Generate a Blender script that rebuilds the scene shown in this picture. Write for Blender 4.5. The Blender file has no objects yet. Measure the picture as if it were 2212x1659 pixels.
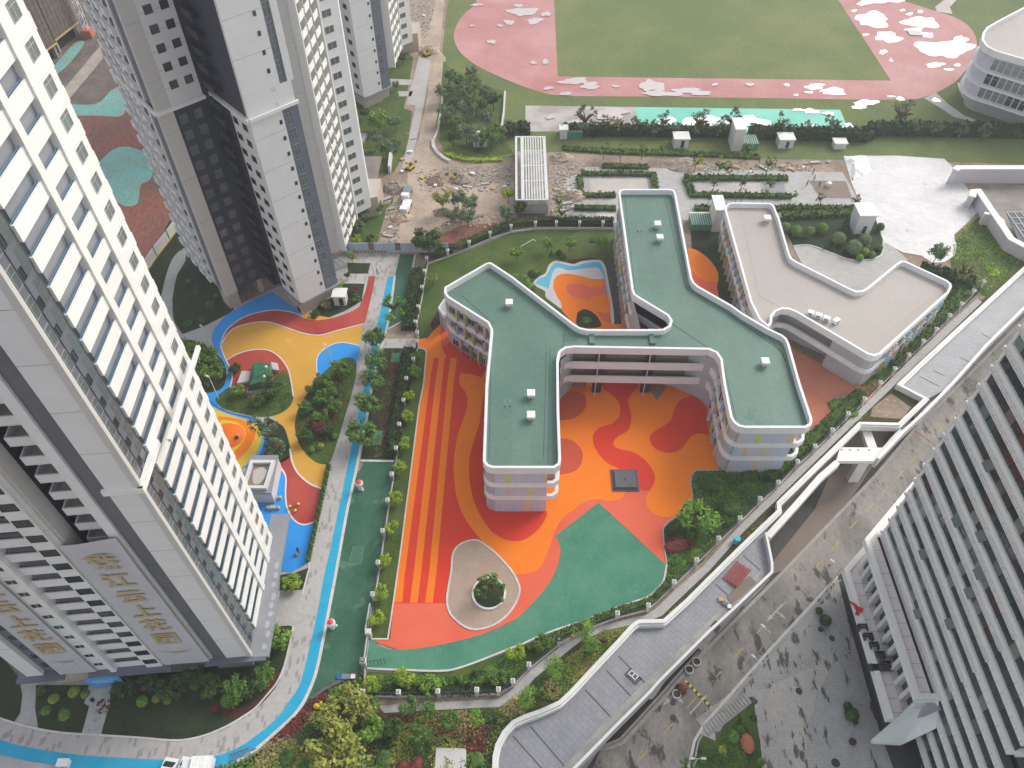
import bpy, bmesh, math, random
from mathutils import Vector, Matrix
from mathutils.geometry import tessellate_polygon
R = math.radians
scene = bpy.context.scene
col = scene.collection
random.seed(7)
# ------------------------------------------------------------------ camera
PITCH, CAMH = 49.35, 110.0
cd = bpy.data.cameras.new('camera'); cam = bpy.data.objects.new('camera', cd); col.objects.link(cam)
cam.location = (0, 0, CAMH); cam.rotation_euler = (R(90-PITCH), 0, 0)
cd.sensor_width = 36; cd.lens = 27.39; cd.clip_start = 0.5; cd.clip_end = 3000
scene.camera = cam
# ------------------------------------------------------------------ sky, sun, exposure
SUN_AZ, SUN_EL = 52, 40          # clockwise from +Y, above the horizon
w = bpy.data.worlds.new('World'); scene.world = w; w.use_nodes = True
nt = w.node_tree; bg = nt.nodes['Background']
sky = nt.nodes.new('ShaderNodeTexSky'); sky.sky_type = 'NISHITA'; sky.sun_disc = False
sky.sun_elevation = R(SUN_EL); sky.sun_rotation = R(SUN_AZ); sky.dust_density = 2.0; sky.air_density = 1.0; sky.ozone_density = 1.0
hs = nt.nodes.new('ShaderNodeHueSaturation'); hs.inputs['Saturation'].default_value = 0.32
nt.links.new(sky.outputs[0], hs.inputs['Color']); nt.links.new(hs.outputs[0], bg.inputs['Color'])
bg.inputs['Strength'].default_value = 0.15
sl = bpy.data.lights.new('sun', 'SUN'); sun = bpy.data.objects.new('sun', sl); col.objects.link(sun)
sl.energy = 1.15; sl.angle = R(24); sl.color = (1.0, 0.95, 0.87)
sun.rotation_euler = (R(90-SUN_EL), 0, R(180-SUN_AZ))
scene.view_settings.view_transform = 'Standard'; scene.view_settings.look = 'None'
scene.view_settings.exposure = 0.68; scene.view_settings.gamma = 1
scene.cycles.max_bounces = 6; scene.cycles.diffuse_bounces = 3
# ------------------------------------------------------------------ survey helper: a picture point (2212 px wide plan of the site) to a point at height z
F_, CX, CY = 1683.0, 1106.0, 829.5
def G(x, y, z=0.0):
    u = (x-CX)/F_; v = -(y-CY)/F_; th = R(PITCH)
    dx, dy, dz = u, math.cos(th)+v*math.sin(th), -math.sin(th)+v*math.cos(th)
    t = (z-CAMH)/dz
    return Vector((dx*t, dy*t, z))
def PX(p):
    th = R(PITCH); z = p[2]-CAMH
    d = p[1]*math.cos(th)-z*math.sin(th); up = p[1]*math.sin(th)+z*math.cos(th)
    if d < 1: return (-9999, -9999, d)
    return (CX+F_*p[0]/d, CY-F_*up/d, d)
def smooth(pts, closed=True, n=5):
    out = []; N = len(pts); rng = range(N) if closed else range(N-1)
    for i in rng:
        if closed: a, b, c, d = pts[i-1], pts[i], pts[(i+1) % N], pts[(i+2) % N]
        else: a, b, c, d = pts[max(i-1, 0)], pts[i], pts[i+1], pts[min(i+2, N-1)]
        for k in range(n):
            t = k/n; t2 = t*t; t3 = t2*t
            out.append(tuple(0.5*((2*b[j])+(-a[j]+c[j])*t+(2*a[j]-5*b[j]+4*c[j]-d[j])*t2+(-a[j]+3*b[j]-3*c[j]+d[j])*t3) for j in range(2)))
    if not closed: out.append(tuple(pts[-1]))
    return out
# ------------------------------------------------------------------ materials
def mat(name, c, rough=0.8, c2=None, scale=0.3, lo=0.35, hi=0.65, var=0.12, fine=6.0, bump=0.0, bscale=8.0, metal=0.0, spec=0.5, detail=5, stretch=None, obj=False, c3=None, s3=1.0, t3=0.6):
    m = bpy.data.materials.new(name); m.use_nodes = True; n = m.node_tree; L = n.links
    b = n.nodes['Principled BSDF']; b.inputs['Roughness'].default_value = rough; b.inputs['Metallic'].default_value = metal
    b.inputs['Specular IOR Level'].default_value = spec
    if obj: src = n.nodes.new('ShaderNodeTexCoord').outputs['Object']
    else: src = n.nodes.new('ShaderNodeNewGeometry').outputs['Position']
    if stretch:
        mp = n.nodes.new('ShaderNodeMapping'); mp.inputs['Scale'].default_value = stretch[:3]
        if len(stretch) > 3: mp.inputs['Rotation'].default_value = (0, 0, R(stretch[3]))
        L.new(src, mp.inputs[0]); src = mp.outputs[0]
    def noise(sc, det=detail):
        t = n.nodes.new('ShaderNodeTexNoise'); t.inputs['Scale'].default_value = sc; t.inputs['Detail'].default_value = det
        t.inputs['Roughness'].default_value = 0.62; L.new(src, t.inputs['Vector']); return t.outputs['Fac']
    def mixc(f, A, B):
        x = n.nodes.new('ShaderNodeMix'); x.data_type = 'RGBA'; L.new(f, x.inputs[0])
        for s, q in ((6, A), (7, B)):
            if isinstance(q, tuple): x.inputs[s].default_value = (*q[:3], 1)
            else: L.new(q, x.inputs[s])
        return x.outputs[2]
    def ramp(f, a, z):
        r = n.nodes.new('ShaderNodeMapRange'); r.inputs[1].default_value = a; r.inputs[2].default_value = z; L.new(f, r.inputs[0]); return r.outputs[0]
    colr = mixc(ramp(noise(scale), lo, hi), c, c2 if c2 else tuple(x*(1-var) for x in c))
    if c3: colr = mixc(ramp(noise(s3), t3, t3+0.06), colr, c3)
    f = ramp(noise(fine, 3), 0.3, 0.7)
    mm = n.nodes.new('ShaderNodeMix'); mm.data_type = 'RGBA'; mm.blend_type = 'MULTIPLY'; mm.inputs[0].default_value = 1
    L.new(colr, mm.inputs[6]); L.new(mixc(f, (1-var,)*3, (1+var,)*3), mm.inputs[7]); L.new(mm.outputs[2], b.inputs['Base Color'])
    if bump:
        bp = n.nodes.new('ShaderNodeBump'); bp.inputs['Strength'].default_value = bump; bp.inputs['Distance'].default_value = 0.3
        L.new(noise(bscale, 4), bp.inputs['Height']); L.new(bp.outputs[0], b.inputs['Normal'])
    return m
def plain(name, c, rough=0.6, metal=0.0, var=0.05, spec=0.5, fine=1.5): return mat(name, c, rough, metal=metal, var=var, spec=spec, fine=fine, scale=0.15)
M = {}
M['dirt'] = mat('dirt', (.36, .27, .20), .95, (.25, .19, .14), .12, .4, .6, .2, 1.2, .6, 1.5, c3=(.48, .44, .40), s3=.9, t3=.62)
M['dirt_light'] = mat('dirt_light', (.47, .37, .29), .95, (.36, .28, .22), .15, .4, .6, .15, 1.5, .4, 2)
M['red_soil'] = mat('red_soil', (.27, .10, .07), .95, (.17, .09, .07), .11, .4, .62, .25, 1.4, .9, .9, stretch=(1, .45, 1, 35))
M['grey_soil'] = mat('grey_soil', (.19, .15, .125), .95, (.13, .105, .09), .16, .4, .6, .3, 2.5, .9, 1.6)
M['net'] = mat('net', (.16, .45, .40), .9, (.22, .36, .31), .25, .35, .6, .2, 1.8, .8, 1.3, c3=(.24, .22, .19), s3=.35, t3=.63)
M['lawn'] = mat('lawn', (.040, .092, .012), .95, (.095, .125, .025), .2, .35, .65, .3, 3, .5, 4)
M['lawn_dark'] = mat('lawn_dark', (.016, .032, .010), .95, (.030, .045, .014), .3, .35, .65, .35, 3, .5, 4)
M['lawn_bright'] = mat('lawn_bright', (.075, .125, .014), .95, (.05, .09, .016), .3, .35, .65, .3, 3, .5, 4)
M['lawn_field'] = mat('lawn_field', (.115, .165, .045), .95, (.18, .20, .065), .03, .40, .60, .16, 1.2, .1, 3)
M['lawn_north'] = mat('lawn_north', (.15, .185, .05), .95, (.10, .14, .045), .06, .35, .65, .16, 1.2, .2, 3)
M['groundcover'] = mat('groundcover', (.025, .06, .014), .95, (.055, .085, .02), .7, .4, .6, .45, 3.5, 1.0, 5, c3=(.10, .07, .035), s3=.5, t3=.62)
M['redshrub'] = mat('redshrub', (.14, .022, .016), .95, (.07, .03, .016), 1.0, .4, .6, .4, 4, .9, 6)
M['purpleshrub'] = mat('purpleshrub', (.07, .03, .028), .95, (.04, .022, .02), 1.0, .4, .6, .4, 4, .9, 6)
M['silvershrub'] = mat('silvershrub', (.11, .16, .10), .95, (.07, .11, .06), 1.2, .4, .6, .3, 4, .8, 6)
M['mixed_planting'] = mat('mixed_planting', (.055, .075, .018), .95, (.11, .075, .04), .35, .42, .62, .4, 3, .9, 4, c3=(.12, .05, .03), s3=.6, t3=.6)
M['orange'] = mat('orange', (.84, .185, .012), .75, (.88, .225, .016), .08, .3, .7, .06, 9, spec=.22)
M['orange_deep'] = mat('orange_deep', (.80, .15, .014), .75, (.82, .18, .016), .08, .3, .7, .06, 9, spec=.22)
M['red'] = mat('red', (.66, .042, .02), .75, (.72, .06, .026), .08, .3, .7, .06, 9, spec=.22)
M['red_mute'] = mat('red_mute', (.50, .075, .035), .75, (.55, .10, .05), .12, .3, .7, .07, 9, spec=.22)
M['coral'] = mat('coral', (.76, .155, .085), .75, (.70, .11, .06), .09, .3, .7, .07, 9, spec=.22)
M['court_green'] = mat('court_green', (.055, .21, .135), .75, (.10, .27, .17), .16, .35, .65, .1, 3, c3=(.09, .25, .17), s3=.4, t3=.58, spec=.22)
M['lane_green'] = mat('lane_green', (.030, .105, .062), .7, (.055, .145, .09), .16, .35, .65, .15, 3, c3=(.09, .19, .13), s3=.25, t3=.6, spec=.22)
M['lane_patch'] = mat('lane_patch', (.06, .155, .10), .7, (.045, .13, .08), .5, .35, .65, .1, 3)
M['blue'] = mat('blue', (.025, .26, .72), .7, (.03, .32, .75), .1, .3, .7, .06, 9, c3=(.06, .30, .55), s3=.15, t3=.6, spec=.22)
M['blue_dark'] = mat('blue_dark', (.02, .13, .50), .7, var=.06, spec=.22)
M['blue_light'] = mat('blue_light', (.11, .45, .62), .7, var=.06, spec=.22)
M['teal'] = mat('teal', (.015, .34, .56), .7, (.04, .38, .58), .4, .35, .65, .12, 7, spec=.22)
M['yellow'] = mat('yellow', (.66, .37, .06), .75, (.60, .31, .05), .08, .3, .7, .06, 9, c3=(.68, .40, .12), s3=.2, t3=.62, spec=.22)
M['yellow_bright'] = mat('yellow_bright', (.75, .50, .045), .75, var=.07, spec=.22)
M['brick_red'] = mat('brick_red', (.37, .045, .035), .75, (.45, .08, .06), .12, .35, .65, .08, 6, spec=.22)
M['terracotta'] = mat('terracotta', (.46, .15, .09), .8, (.50, .20, .13), .12, .35, .65, .1, 5, spec=.22)
M['white_line'] = plain('white_line', (.72, .68, .66), .7)
M['kerb'] = plain('kerb', (.62, .60, .56), .75, var=.12)
M['kerb_dark'] = plain('kerb_dark', (.40, .38, .35), .8, var=.15)
M['sand'] = mat('sand', (.40, .29, .22), .95, (.44, .33, .26), .3, .35, .65, .1, 5, .3, 6)
M['track'] = mat('track', (.44, .18, .17), .6, (.53, .28, .265), .06, .35, .65, .1, 1.5, spec=.22)
M['puddle'] = mat('puddle', (.58, .50, .47), .12, var=.04, metal=.35, spec=1.0)  # pale tint stands in for dull sky mirrored in the water
M['puddle_painted_glare'] = mat('puddle_painted_glare', (.92, .90, .86), .16, var=.03, metal=.75, spec=1.0)  # near-white tint imitates bright sky glare on the water
M['turq'] = mat('turq', (.13, .52, .40), .5, (.22, .60, .48), .1, .35, .65, .08, 2)
M['court_grey'] = mat('court_grey', (.33, .29, .26), .6, (.46, .42, .39), .09, .45, .55, .08, 2)
M['road'] = mat('road', (.32, .295, .26), .75, (.215, .20, .175), .11, .44, .56, .14, 2.2, .05, 10, c3=(.085, .078, .07), s3=.38, t3=.575, stretch=(1.2, .6, 1, 40))
M['road_pale'] = mat('road_pale', (.30, .27, .235), .8, (.22, .20, .175), .2, .4, .6, .1, 2.5)
M['plaza'] = mat('plaza', (.38, .38, .37), .6, (.46, .44, .41), .055, .42, .58, .09, 2.0, .05, 10, stretch=(1.6, .5, 1, 0), c3=(.095, .093, .087), s3=.55, t3=.575)
M['plaza_pale'] = mat('plaza_pale', (.56, .52, .46), .6, (.47, .44, .395), .1, .42, .58, .09, 2.0, stretch=(1.6, .5, 1, 0), c3=(.12, .11, .10), s3=.6, t3=.555)
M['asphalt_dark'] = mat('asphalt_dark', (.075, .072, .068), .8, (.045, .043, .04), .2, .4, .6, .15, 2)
M['paving'] = mat('paving', (.47, .455, .435), .8, (.42, .40, .38), .3, .35, .65, .07, 2)
M['paving_warm'] = mat('paving_warm', (.52, .475, .43), .8, (.45, .41, .37), .2, .35, .65, .08, 1.5)
M['tarp'] = mat('tarp', (.60, .565, .54), .55, (.53, .50, .485), .12, .4, .6, .05, 1.2, .15, 1)
M['event_paving'] = mat('event_paving', (.74, .72, .70), .6, (.62, .60, .59), .09, .35, .65, .07, 1.2, c3=(.22, .21, .21), s3=.11, t3=.66)
M['glass_dark'] = plain('glass_dark', (.035, .04, .042), .45, spec=.3)
M['tarp_white'] = mat('tarp_white', (.85, .85, .82), .5, var=.05, bump=.8, bscale=.9)
M['rubble'] = mat('rubble', (.40, .33, .27), .95, (.26, .21, .17), 1.0, .45, .55, .3, 4, 1.0, 3)
M['white'] = mat('white', (.66, .655, .64), .6, (.61, .60, .58), .2, .35, .65, .03, 1.2)
M['white_warm'] = mat('white_warm', (.80, .785, .74), .6, (.75, .735, .69), .2, .35, .65, .03, 1.2)
M['parapet'] = mat('parapet', (.78, .78, .78), .5, (.72, .72, .73), .25, .35, .65, .03, 1.2)
M['roof_green'] = mat('roof_green', (.082, .175, .132), .5, (.115, .205, .158), .09, .35, .65, .09, 1.4, c3=(.065, .15, .112), s3=.16, t3=.62)
M['roof_beige'] = mat('roof_beige', (.43, .385, .345), .7, (.39, .35, .315), .06, .35, .65, .03, 1.5)
M['panel_grey'] = plain('panel_grey', (.53, .52, .61), .6, var=.04)
M['panel_blue'] = plain('panel_blue', (.36, .56, .72), .6, var=.03)
M['panel_lime'] = plain('panel_lime', (.56, .62, .12), .6, var=.03)
M['panel_peach'] = plain('panel_peach', (.74, .47, .28), .6, var=.03)
M['panel_olive'] = plain('panel_olive', (.42, .42, .15), .6, var=.03)
M['panel_pink'] = plain('panel_pink', (.64, .43, .36), .6, var=.03)
M['maroon'] = plain('maroon', (.055, .028, .028), .7)
M['wall_grey'] = mat('wall_grey', (.42, .415, .43), .8, (.37, .365, .38), .3, .35, .65, .05, 2)
M['wall_brown'] = mat('wall_brown', (.24, .19, .155), .85, var=.1)
M['tower_white'] = mat('tower_white', (.72, .715, .70), .7, (.68, .67, .66), .12, .35, .65, .03, .8)
M['tower_grey'] = mat('tower_grey', (.14, .15, .19), .7, (.12, .13, .165), .3, .35, .65, .06, 1.5)
M['tower_midgrey'] = mat('tower_midgrey', (.27, .28, .30), .7, (.24, .25, .27), .3, .35, .65, .05, 1.5)
M['tower_beige'] = mat('tower_beige', (.56, .535, .50), .7, var=.04)
M['tower_dark'] = mat('tower_dark', (.030, .038, .062), .6, (.022, .028, .05), .4, .35, .65, .12, 1.5)
M['side_grey'] = mat('side_grey', (.135, .14, .155), .7, (.115, .12, .135), .3, .35, .65, .05, 1.5)
M['stone_beige'] = mat('stone_beige', (.46, .38, .30), .8, var=.06)
M['glass'] = plain('glass', (.028, .04, .045), .08, spec=.8)
M['glass_grey'] = plain('glass_grey', (.10, .125, .12), .12, spec=.8)
M['glass_teal'] = plain('glass_teal', (.016, .036, .042), .12, spec=.6)
M['glass_pale'] = plain('glass_pale', (.18, .20, .19), .15, spec=.8)
M['rail_blue'] = plain('rail_blue', (.08, .26, .42), .4)
M['frame'] = plain('frame', (.45, .46, .46), .5)
M['dark'] = plain('dark', (.02, .02, .022), .8)
M['metal_dark'] = plain('metal_dark', (.045, .045, .05), .5)
M['metal_grey'] = plain('metal_grey', (.22, .23, .24), .4)
M['concrete'] = mat('concrete', (.40, .38, .35), .9, (.30, .285, .265), .3, .4, .6, .1, 2.5)
M['bridge_white'] = mat('bridge_white', (.76, .75, .71), .55, (.70, .69, .66), .2, .35, .65, .03, 1.5)
M['bridge_side'] = mat('bridge_side', (.56, .53, .56), .6, var=.03)
M['deck'] = mat('deck', (.25, .255, .275), .5, (.31, .31, .325), .1, .35, .65, .06, 2.5)
M['deck_line'] = plain('deck_line', (.10, .105, .11), .7)
M['paint_yellow'] = plain('paint_yellow', (.55, .38, .12), .8, var=.15, fine=4)
M['paint_white'] = plain('paint_white', (.52, .50, .47), .8, var=.15, fine=4)
M['gold'] = plain('gold', (.46, .34, .16), .6)
M['banner'] = mat('banner', (.50, .50, .52), .7, (.47, .47, .49), .3, .35, .65, .02, 1, .1, .6)
M['banner_blue'] = mat('banner_blue', (.05, .25, .62), .6, (.07, .32, .66), .5, .35, .65, .05, 2, stretch=(.2, 1, 1))
M['hotel_pink'] = mat('hotel_pink', (.74, .73, .73), .6, (.66, .65, .65), .4, .35, .65, .05, 1.5)
M['hotel_white'] = mat('hotel_white', (.80, .83, .80), .55, (.74, .77, .75), .3, .35, .65, .05, 1.5)
M['hotel_beige'] = mat('hotel_beige', (.76, .69, .64), .7, (.68, .62, .58), .25, .35, .65, .06, 1.5, c3=(.12, .085, .05), s3=.42, t3=.70)
M['red_letter'] = plain('red_letter', (.5, .015, .03), .5)
M['steel_red'] = plain('steel_red', (.30, .02, .02), .5, var=.2)
M['statue_white'] = plain('statue_white', (.75, .74, .76), .5)
M['statue_red'] = plain('statue_red', (.75, .05, .07), .5)
M['green_tarp'] = mat('green_tarp', (.02, .13, .065), .35, (.035, .18, .10), .4, .35, .65, .08, 2, .3, 1.5)
M['wood'] = plain('wood', (.55, .38, .18), .7)
M['bark'] = plain('bark', (.14, .10, .07), .9, var=.2)
M['yellow_obj'] = plain('yellow_obj', (.75, .52, .03), .5)
M['netting'] = mat('netting', (.17, .145, .125), .95, (.13, .115, .10), .5, .4, .6, .15, 3)
M['brownroof'] = mat('brownroof', (.26, .21, .19), .9, (.20, .165, .15), .35, .4, .6, .1, 3)
M['panel_sky'] = mat('panel_sky', (.50, .57, .68), .6, (.42, .50, .62), .4, .4, .6, .05, 1)
M['plinth'] = plain('plinth', (.10, .10, .115), .6, var=.15)
M['skin'] = plain('skin', (.45, .28, .2), .6)
M['cloth_black'] = plain('cloth_black', (.02, .02, .03), .8)
M['cloth_white'] = plain('cloth_white', (.7, .7, .7), .8)
M['cloth_tan'] = plain('cloth_tan', (.42, .27, .13), .8)
M['car_white'] = plain('car_white', (.78, .79, .79), .3, spec=.6, var=.02)
def leafm(k, a, b):
    M[k] = mat(k, a, .75, b, .7, .4, .6, .45, 2.6, spec=.25)
M['hedge_dark'] = mat('hedge_dark', (.022, .048, .014), .8, (.040, .075, .018), .7, .4, .6, .45, 2.6, spec=.25)
M['hedge_mid'] = mat('hedge_mid', (.050, .095, .018), .8, (.075, .125, .025), .7, .4, .6, .45, 2.6, spec=.25)
leafm('leaf_dark', (0.038, 0.084, 0.025), (0.070, 0.131, 0.032))
leafm('leaf_mid', (0.079, 0.166, 0.032), (0.131, 0.228, 0.044))
leafm('leaf_bright', (0.228, 0.367, 0.035), (0.333, 0.438, 0.038))
leafm('leaf_yellow', (0.210, 0.263, 0.052), (0.298, 0.298, 0.061))
leafm('leaf_fresh', (0.131, 0.271, 0.035), (0.210, 0.350, 0.052))
leafm('leaf_blue', (0.105, 0.175, 0.088), (0.158, 0.228, 0.105))
leafm('leaf_dry', (0.350, 0.289, 0.105), (0.245, 0.228, 0.088))
leafm('leaf_red', (0.210, 0.044, 0.035), (0.123, 0.052, 0.035))
def paver_mat(name, base, dark, sx=.55, sy=1.6, rot=0, frac=.80):
    m = bpy.data.materials.new(name); m.use_nodes = True; n = m.node_tree; L = n.links; b = n.nodes['Principled BSDF']
    b.inputs['Roughness'].default_value = .8
    g = n.nodes.new('ShaderNodeNewGeometry'); mp = n.nodes.new('ShaderNodeMapping'); mp.inputs['Rotation'].default_value = (0, 0, R(rot))
    mp.inputs['Scale'].default_value = (1/sx, 1/sy, 1); L.new(g.outputs['Position'], mp.inputs[0])
    sn = n.nodes.new('ShaderNodeVectorMath'); sn.operation = 'FLOOR'; L.new(mp.outputs[0], sn.inputs[0])
    wn = n.nodes.new('ShaderNodeTexWhiteNoise'); wn.noise_dimensions = '2D'; L.new(sn.outputs[0], wn.inputs['Vector'])
    gt = n.nodes.new('ShaderNodeMath'); gt.operation = 'GREATER_THAN'; gt.inputs[1].default_value = frac; L.new(wn.outputs['Value'], gt.inputs[0])
    no = n.nodes.new('ShaderNodeTexNoise'); no.inputs['Scale'].default_value = 1.2; no.inputs['Detail'].default_value = 5; L.new(g.outputs['Position'], no.inputs['Vector'])
    x = n.nodes.new('ShaderNodeMix'); x.data_type = 'RGBA'; L.new(gt.outputs[0], x.inputs[0]); x.inputs[6].default_value = (*base, 1); x.inputs[7].default_value = (*dark, 1)
    y = n.nodes.new('ShaderNodeMix'); y.data_type = 'RGBA'; y.blend_type = 'MULTIPLY'; y.inputs[0].default_value = .35
    L.new(x.outputs[2], y.inputs[6]); L.new(no.outputs['Fac'], y.inputs[7]); L.new(y.outputs[2], b.inputs['Base Color'])
    M[name] = m
paver_mat('walk', (.53, .50, .475), (.37, .355, .34), .36, .95, -13, .85)
paver_mat('walk_light', (.55, .52, .49), (.42, .40, .38), .5, 1.0, 10, .72)
paver_mat('plaza_tiles', (.36, .345, .325), (.30, .29, .275), .6, .6, 0, .6)
def tiled(name, joint, w_, h_, rot=0, mort=.035):
    m = M[name]; n = m.node_tree; L = n.links; b = n.nodes['Principled BSDF']; src = b.inputs['Base Color'].links[0].from_socket
    g = n.nodes.new('ShaderNodeNewGeometry'); mp = n.nodes.new('ShaderNodeMapping'); mp.inputs['Rotation'].default_value = (0, 0, R(rot)); L.new(g.outputs['Position'], mp.inputs[0])
    bt = n.nodes.new('ShaderNodeTexBrick'); bt.offset = .5; bt.inputs['Scale'].default_value = 1; bt.inputs['Brick Width'].default_value = w_; bt.inputs['Row Height'].default_value = h_; bt.inputs['Mortar Size'].default_value = mort
    bt.inputs['Color1'].default_value = (1,1,1,1); bt.inputs['Color2'].default_value = (.90,.90,.90,1); bt.inputs['Mortar'].default_value = (joint,)*3+(1,); L.new(mp.outputs[0], bt.inputs['Vector'])
    x = n.nodes.new('ShaderNodeMix'); x.data_type = 'RGBA'; x.blend_type = 'MULTIPLY'; x.inputs[0].default_value = 1; L.new(src, x.inputs[6]); L.new(bt.outputs['Color'], x.inputs[7]); L.new(x.outputs[2], b.inputs['Base Color'])
tiled('deck', .72, 1.2, .8, 45); tiled('plaza', .80, .9, .45, 0, .03); tiled('plaza_pale', .84, .9, .45, 0, .03); tiled('paving', .86, 1.2, .6, 12); tiled('event_paving', .88, 1.6, .8, 20); tiled('roof_green', .90, 9, 3, 90, .02); tiled('road', .80, 5.5, 4.2, 44, .035)
# ------------------------------------------------------------------ mesh helpers
class MB:
    def __init__(s): s.v = []; s.f = []; s.m = []; s.sm = []; s.mats = []
    def mi(s, m):
        if isinstance(m, str): m = M[m]
        if m not in s.mats: s.mats.append(m)
        return s.mats.index(m)
    def add(s, vs, fs, m, smooth=False):
        k = len(s.v); i = s.mi(m); s.v += [tuple(p) for p in vs]
        for f in fs: s.f.append(tuple(a+k for a in f)); s.m.append(i); s.sm.append(smooth)
    def box(s, x0, x1, y0, y1, z0, z1, m, T=None):
        vs = [Vector(p) for p in ((x0,y0,z0),(x1,y0,z0),(x1,y1,z0),(x0,y1,z0),(x0,y0,z1),(x1,y0,z1),(x1,y1,z1),(x0,y1,z1))]
        if T is not None: vs = [T @ p for p in vs]
        s.add(vs, [(0,3,2,1),(4,5,6,7),(0,1,5,4),(1,2,6,5),(2,3,7,6),(3,0,4,7)], m)
    def prism(s, pts, z0, z1, m, mtop=None, T=None, cap=True, bottom=False):
        pts = [(p[0], p[1]) for p in pts]
        a = sum(pts[i][0]*pts[(i+1) % len(pts)][1]-pts[(i+1) % len(pts)][0]*pts[i][1] for i in range(len(pts)))
        if a < 0: pts = pts[::-1]
        n = len(pts); lo = [Vector((p[0], p[1], z0)) for p in pts]; hi = [Vector((p[0], p[1], z1)) for p in pts]
        if T is not None: lo = [T @ p for p in lo]; hi = [T @ p for p in hi]
        s.add(lo+hi, [(i, (i+1) % n, n+(i+1) % n, n+i) for i in range(n)], m)
        if cap:
            tr = tessellate_polygon([[Vector((p[0], p[1], 0)) for p in pts]])
            def up(t):
                q = [pts[i] for i in t]; c = (q[1][0]-q[0][0])*(q[2][1]-q[0][1])-(q[1][1]-q[0][1])*(q[2][0]-q[0][0])
                return t if c > 0 else t[::-1]
            tr = [up(tuple(t)) for t in tr]
            s.add(hi, tr, mtop or m)
            if bottom: s.add(lo, [t[::-1] for t in tr], m)
    def tube(s, p, q, r0, r1, m, n=8, smooth=True, caps=True):
        p = Vector(p); q = Vector(q); d = (q-p).normalized(); a = d.orthogonal().normalized(); b = d.cross(a)
        A = [p+(a*math.cos(2*math.pi*i/n)+b*math.sin(2*math.pi*i/n))*r0 for i in range(n)]
        B = [q+(a*math.cos(2*math.pi*i/n)+b*math.sin(2*math.pi*i/n))*r1 for i in range(n)]
        s.add(A+B, [(i, (i+1) % n, n+(i+1) % n, n+i) for i in range(n)], m, smooth)
        if caps: s.add(B, [tuple(range(n))], m); s.add(A, [tuple(range(n))[::-1]], m)
    def lathe(s, prof, m, c=(0,0,0), n=16, smooth=True, sx=1, sy=1):
        vs = []; c = Vector(c)
        for r, z in prof:
            for i in range(n): vs.append(c+Vector((r*sx*math.cos(2*math.pi*i/n), r*sy*math.sin(2*math.pi*i/n), z)))
        fs = []
        for k in range(len(prof)-1):
            for i in range(n): fs.append((k*n+i, k*n+(i+1) % n, (k+1)*n+(i+1) % n, (k+1)*n+i))
        s.add(vs, fs, m, smooth)
        s.add(vs[-n:], [tuple(range(n))], m)
    def quad(s, a, b, c, d, m): s.add([a, b, c, d], [(0,1,2,3)], m)
    def data(s, name):
        me = bpy.data.meshes.new(name); me.from_pydata(s.v, [], s.f)
        for m in s.mats: me.materials.append(m)
        me.polygons.foreach_set('material_index', s.m); me.polygons.foreach_set('use_smooth', s.sm); me.update()
        return me
    def obj(s, name, parent=None, loc=None, **kw):
        return link(name, s.data(name), parent, loc, **kw)
def link(name, data, parent=None, loc=None, label=None, cat=None, group=None, kind=None, mw=None):
    o = bpy.data.objects.new(name, data); col.objects.link(o)
    if parent is not None: o.parent = parent
    if loc is not None: o.location = loc
    if mw is not None: o.matrix_local = mw
    return tag(o, label, cat, group, kind)
def tag(o, label=None, cat=None, group=None, kind=None):
    if label: o['label'] = label
    if cat: o['category'] = cat
    if group: o['group'] = group
    if kind: o['kind'] = kind
    return o
def empty(name, loc=(0,0,0), label=None, cat=None, group=None, rz=0):
    o = bpy.data.objects.new(name, None); col.objects.link(o); o.location = loc; o.rotation_euler = (0, 0, rz); o.empty_display_size = .2
    return tag(o, label, cat, group)
def copy_tree(o, parent=None, **kw):
    c = o.copy(); col.objects.link(c)
    if parent is not None: c.parent = parent
    for ch in list(o.children): copy_tree(ch, c)
    for k, v in kw.items():
        if k == 'loc': c.location = v
        elif k == 'rz': c.rotation_euler = (0, 0, v)
        elif k == 'sc': c.scale = v if hasattr(v, '__len__') else (v, v, v)
        elif v: c[{'cat': 'category'}.get(k, k)] = v
    return c
ZL = [0.0]
def sheet(name, pts, z, m, sm=False, label=None, px=True, n=5):
    if sm: pts = smooth(pts, True, n)
    P = [G(*p, z) for p in pts] if px else [Vector((p[0], p[1], z)) for p in pts]
    a = sum(P[i].x*P[(i+1) % len(P)].y-P[(i+1) % len(P)].x*P[i].y for i in range(len(P)))
    if a < 0: P = P[::-1]
    b = MB(); tr = tessellate_polygon([[Vector((p.x, p.y, 0)) for p in P]])
    fs = []
    for t in tr:
        q = [P[i] for i in t]; c = (q[1].x-q[0].x)*(q[2].y-q[0].y)-(q[1].y-q[0].y)*(q[2].x-q[0].x)
        if abs(c) > 1e-9: fs.append(tuple(t) if c > 0 else tuple(t)[::-1])
    b.add(P, fs, m)
    return b.obj(name, kind='structure', label=label)
def offset_line(P, d, closed=False):
    out = []; n = len(P)
    for i in range(n):
        a = P[i-1] if (i > 0 or closed) else P[i]; c = P[(i+1) % n] if (i < n-1 or closed) else P[i]
        b = P[i]; t1 = (b-a); t2 = (c-b); t1.z = t2.z = 0
        if t1.length < 1e-6: t1 = t2
        if t2.length < 1e-6: t2 = t1
        t1.normalize(); t2.normalize(); n1 = Vector((-t1.y, t1.x, 0)); n2 = Vector((-t2.y, t2.x, 0)); m = n1+n2
        if m.length < 1e-3: m = n1.copy()
        m.normalize(); k = min(1/max(m.dot(n1), .35), 2.5)
        out.append(b+m*d*k)
    return out
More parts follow.
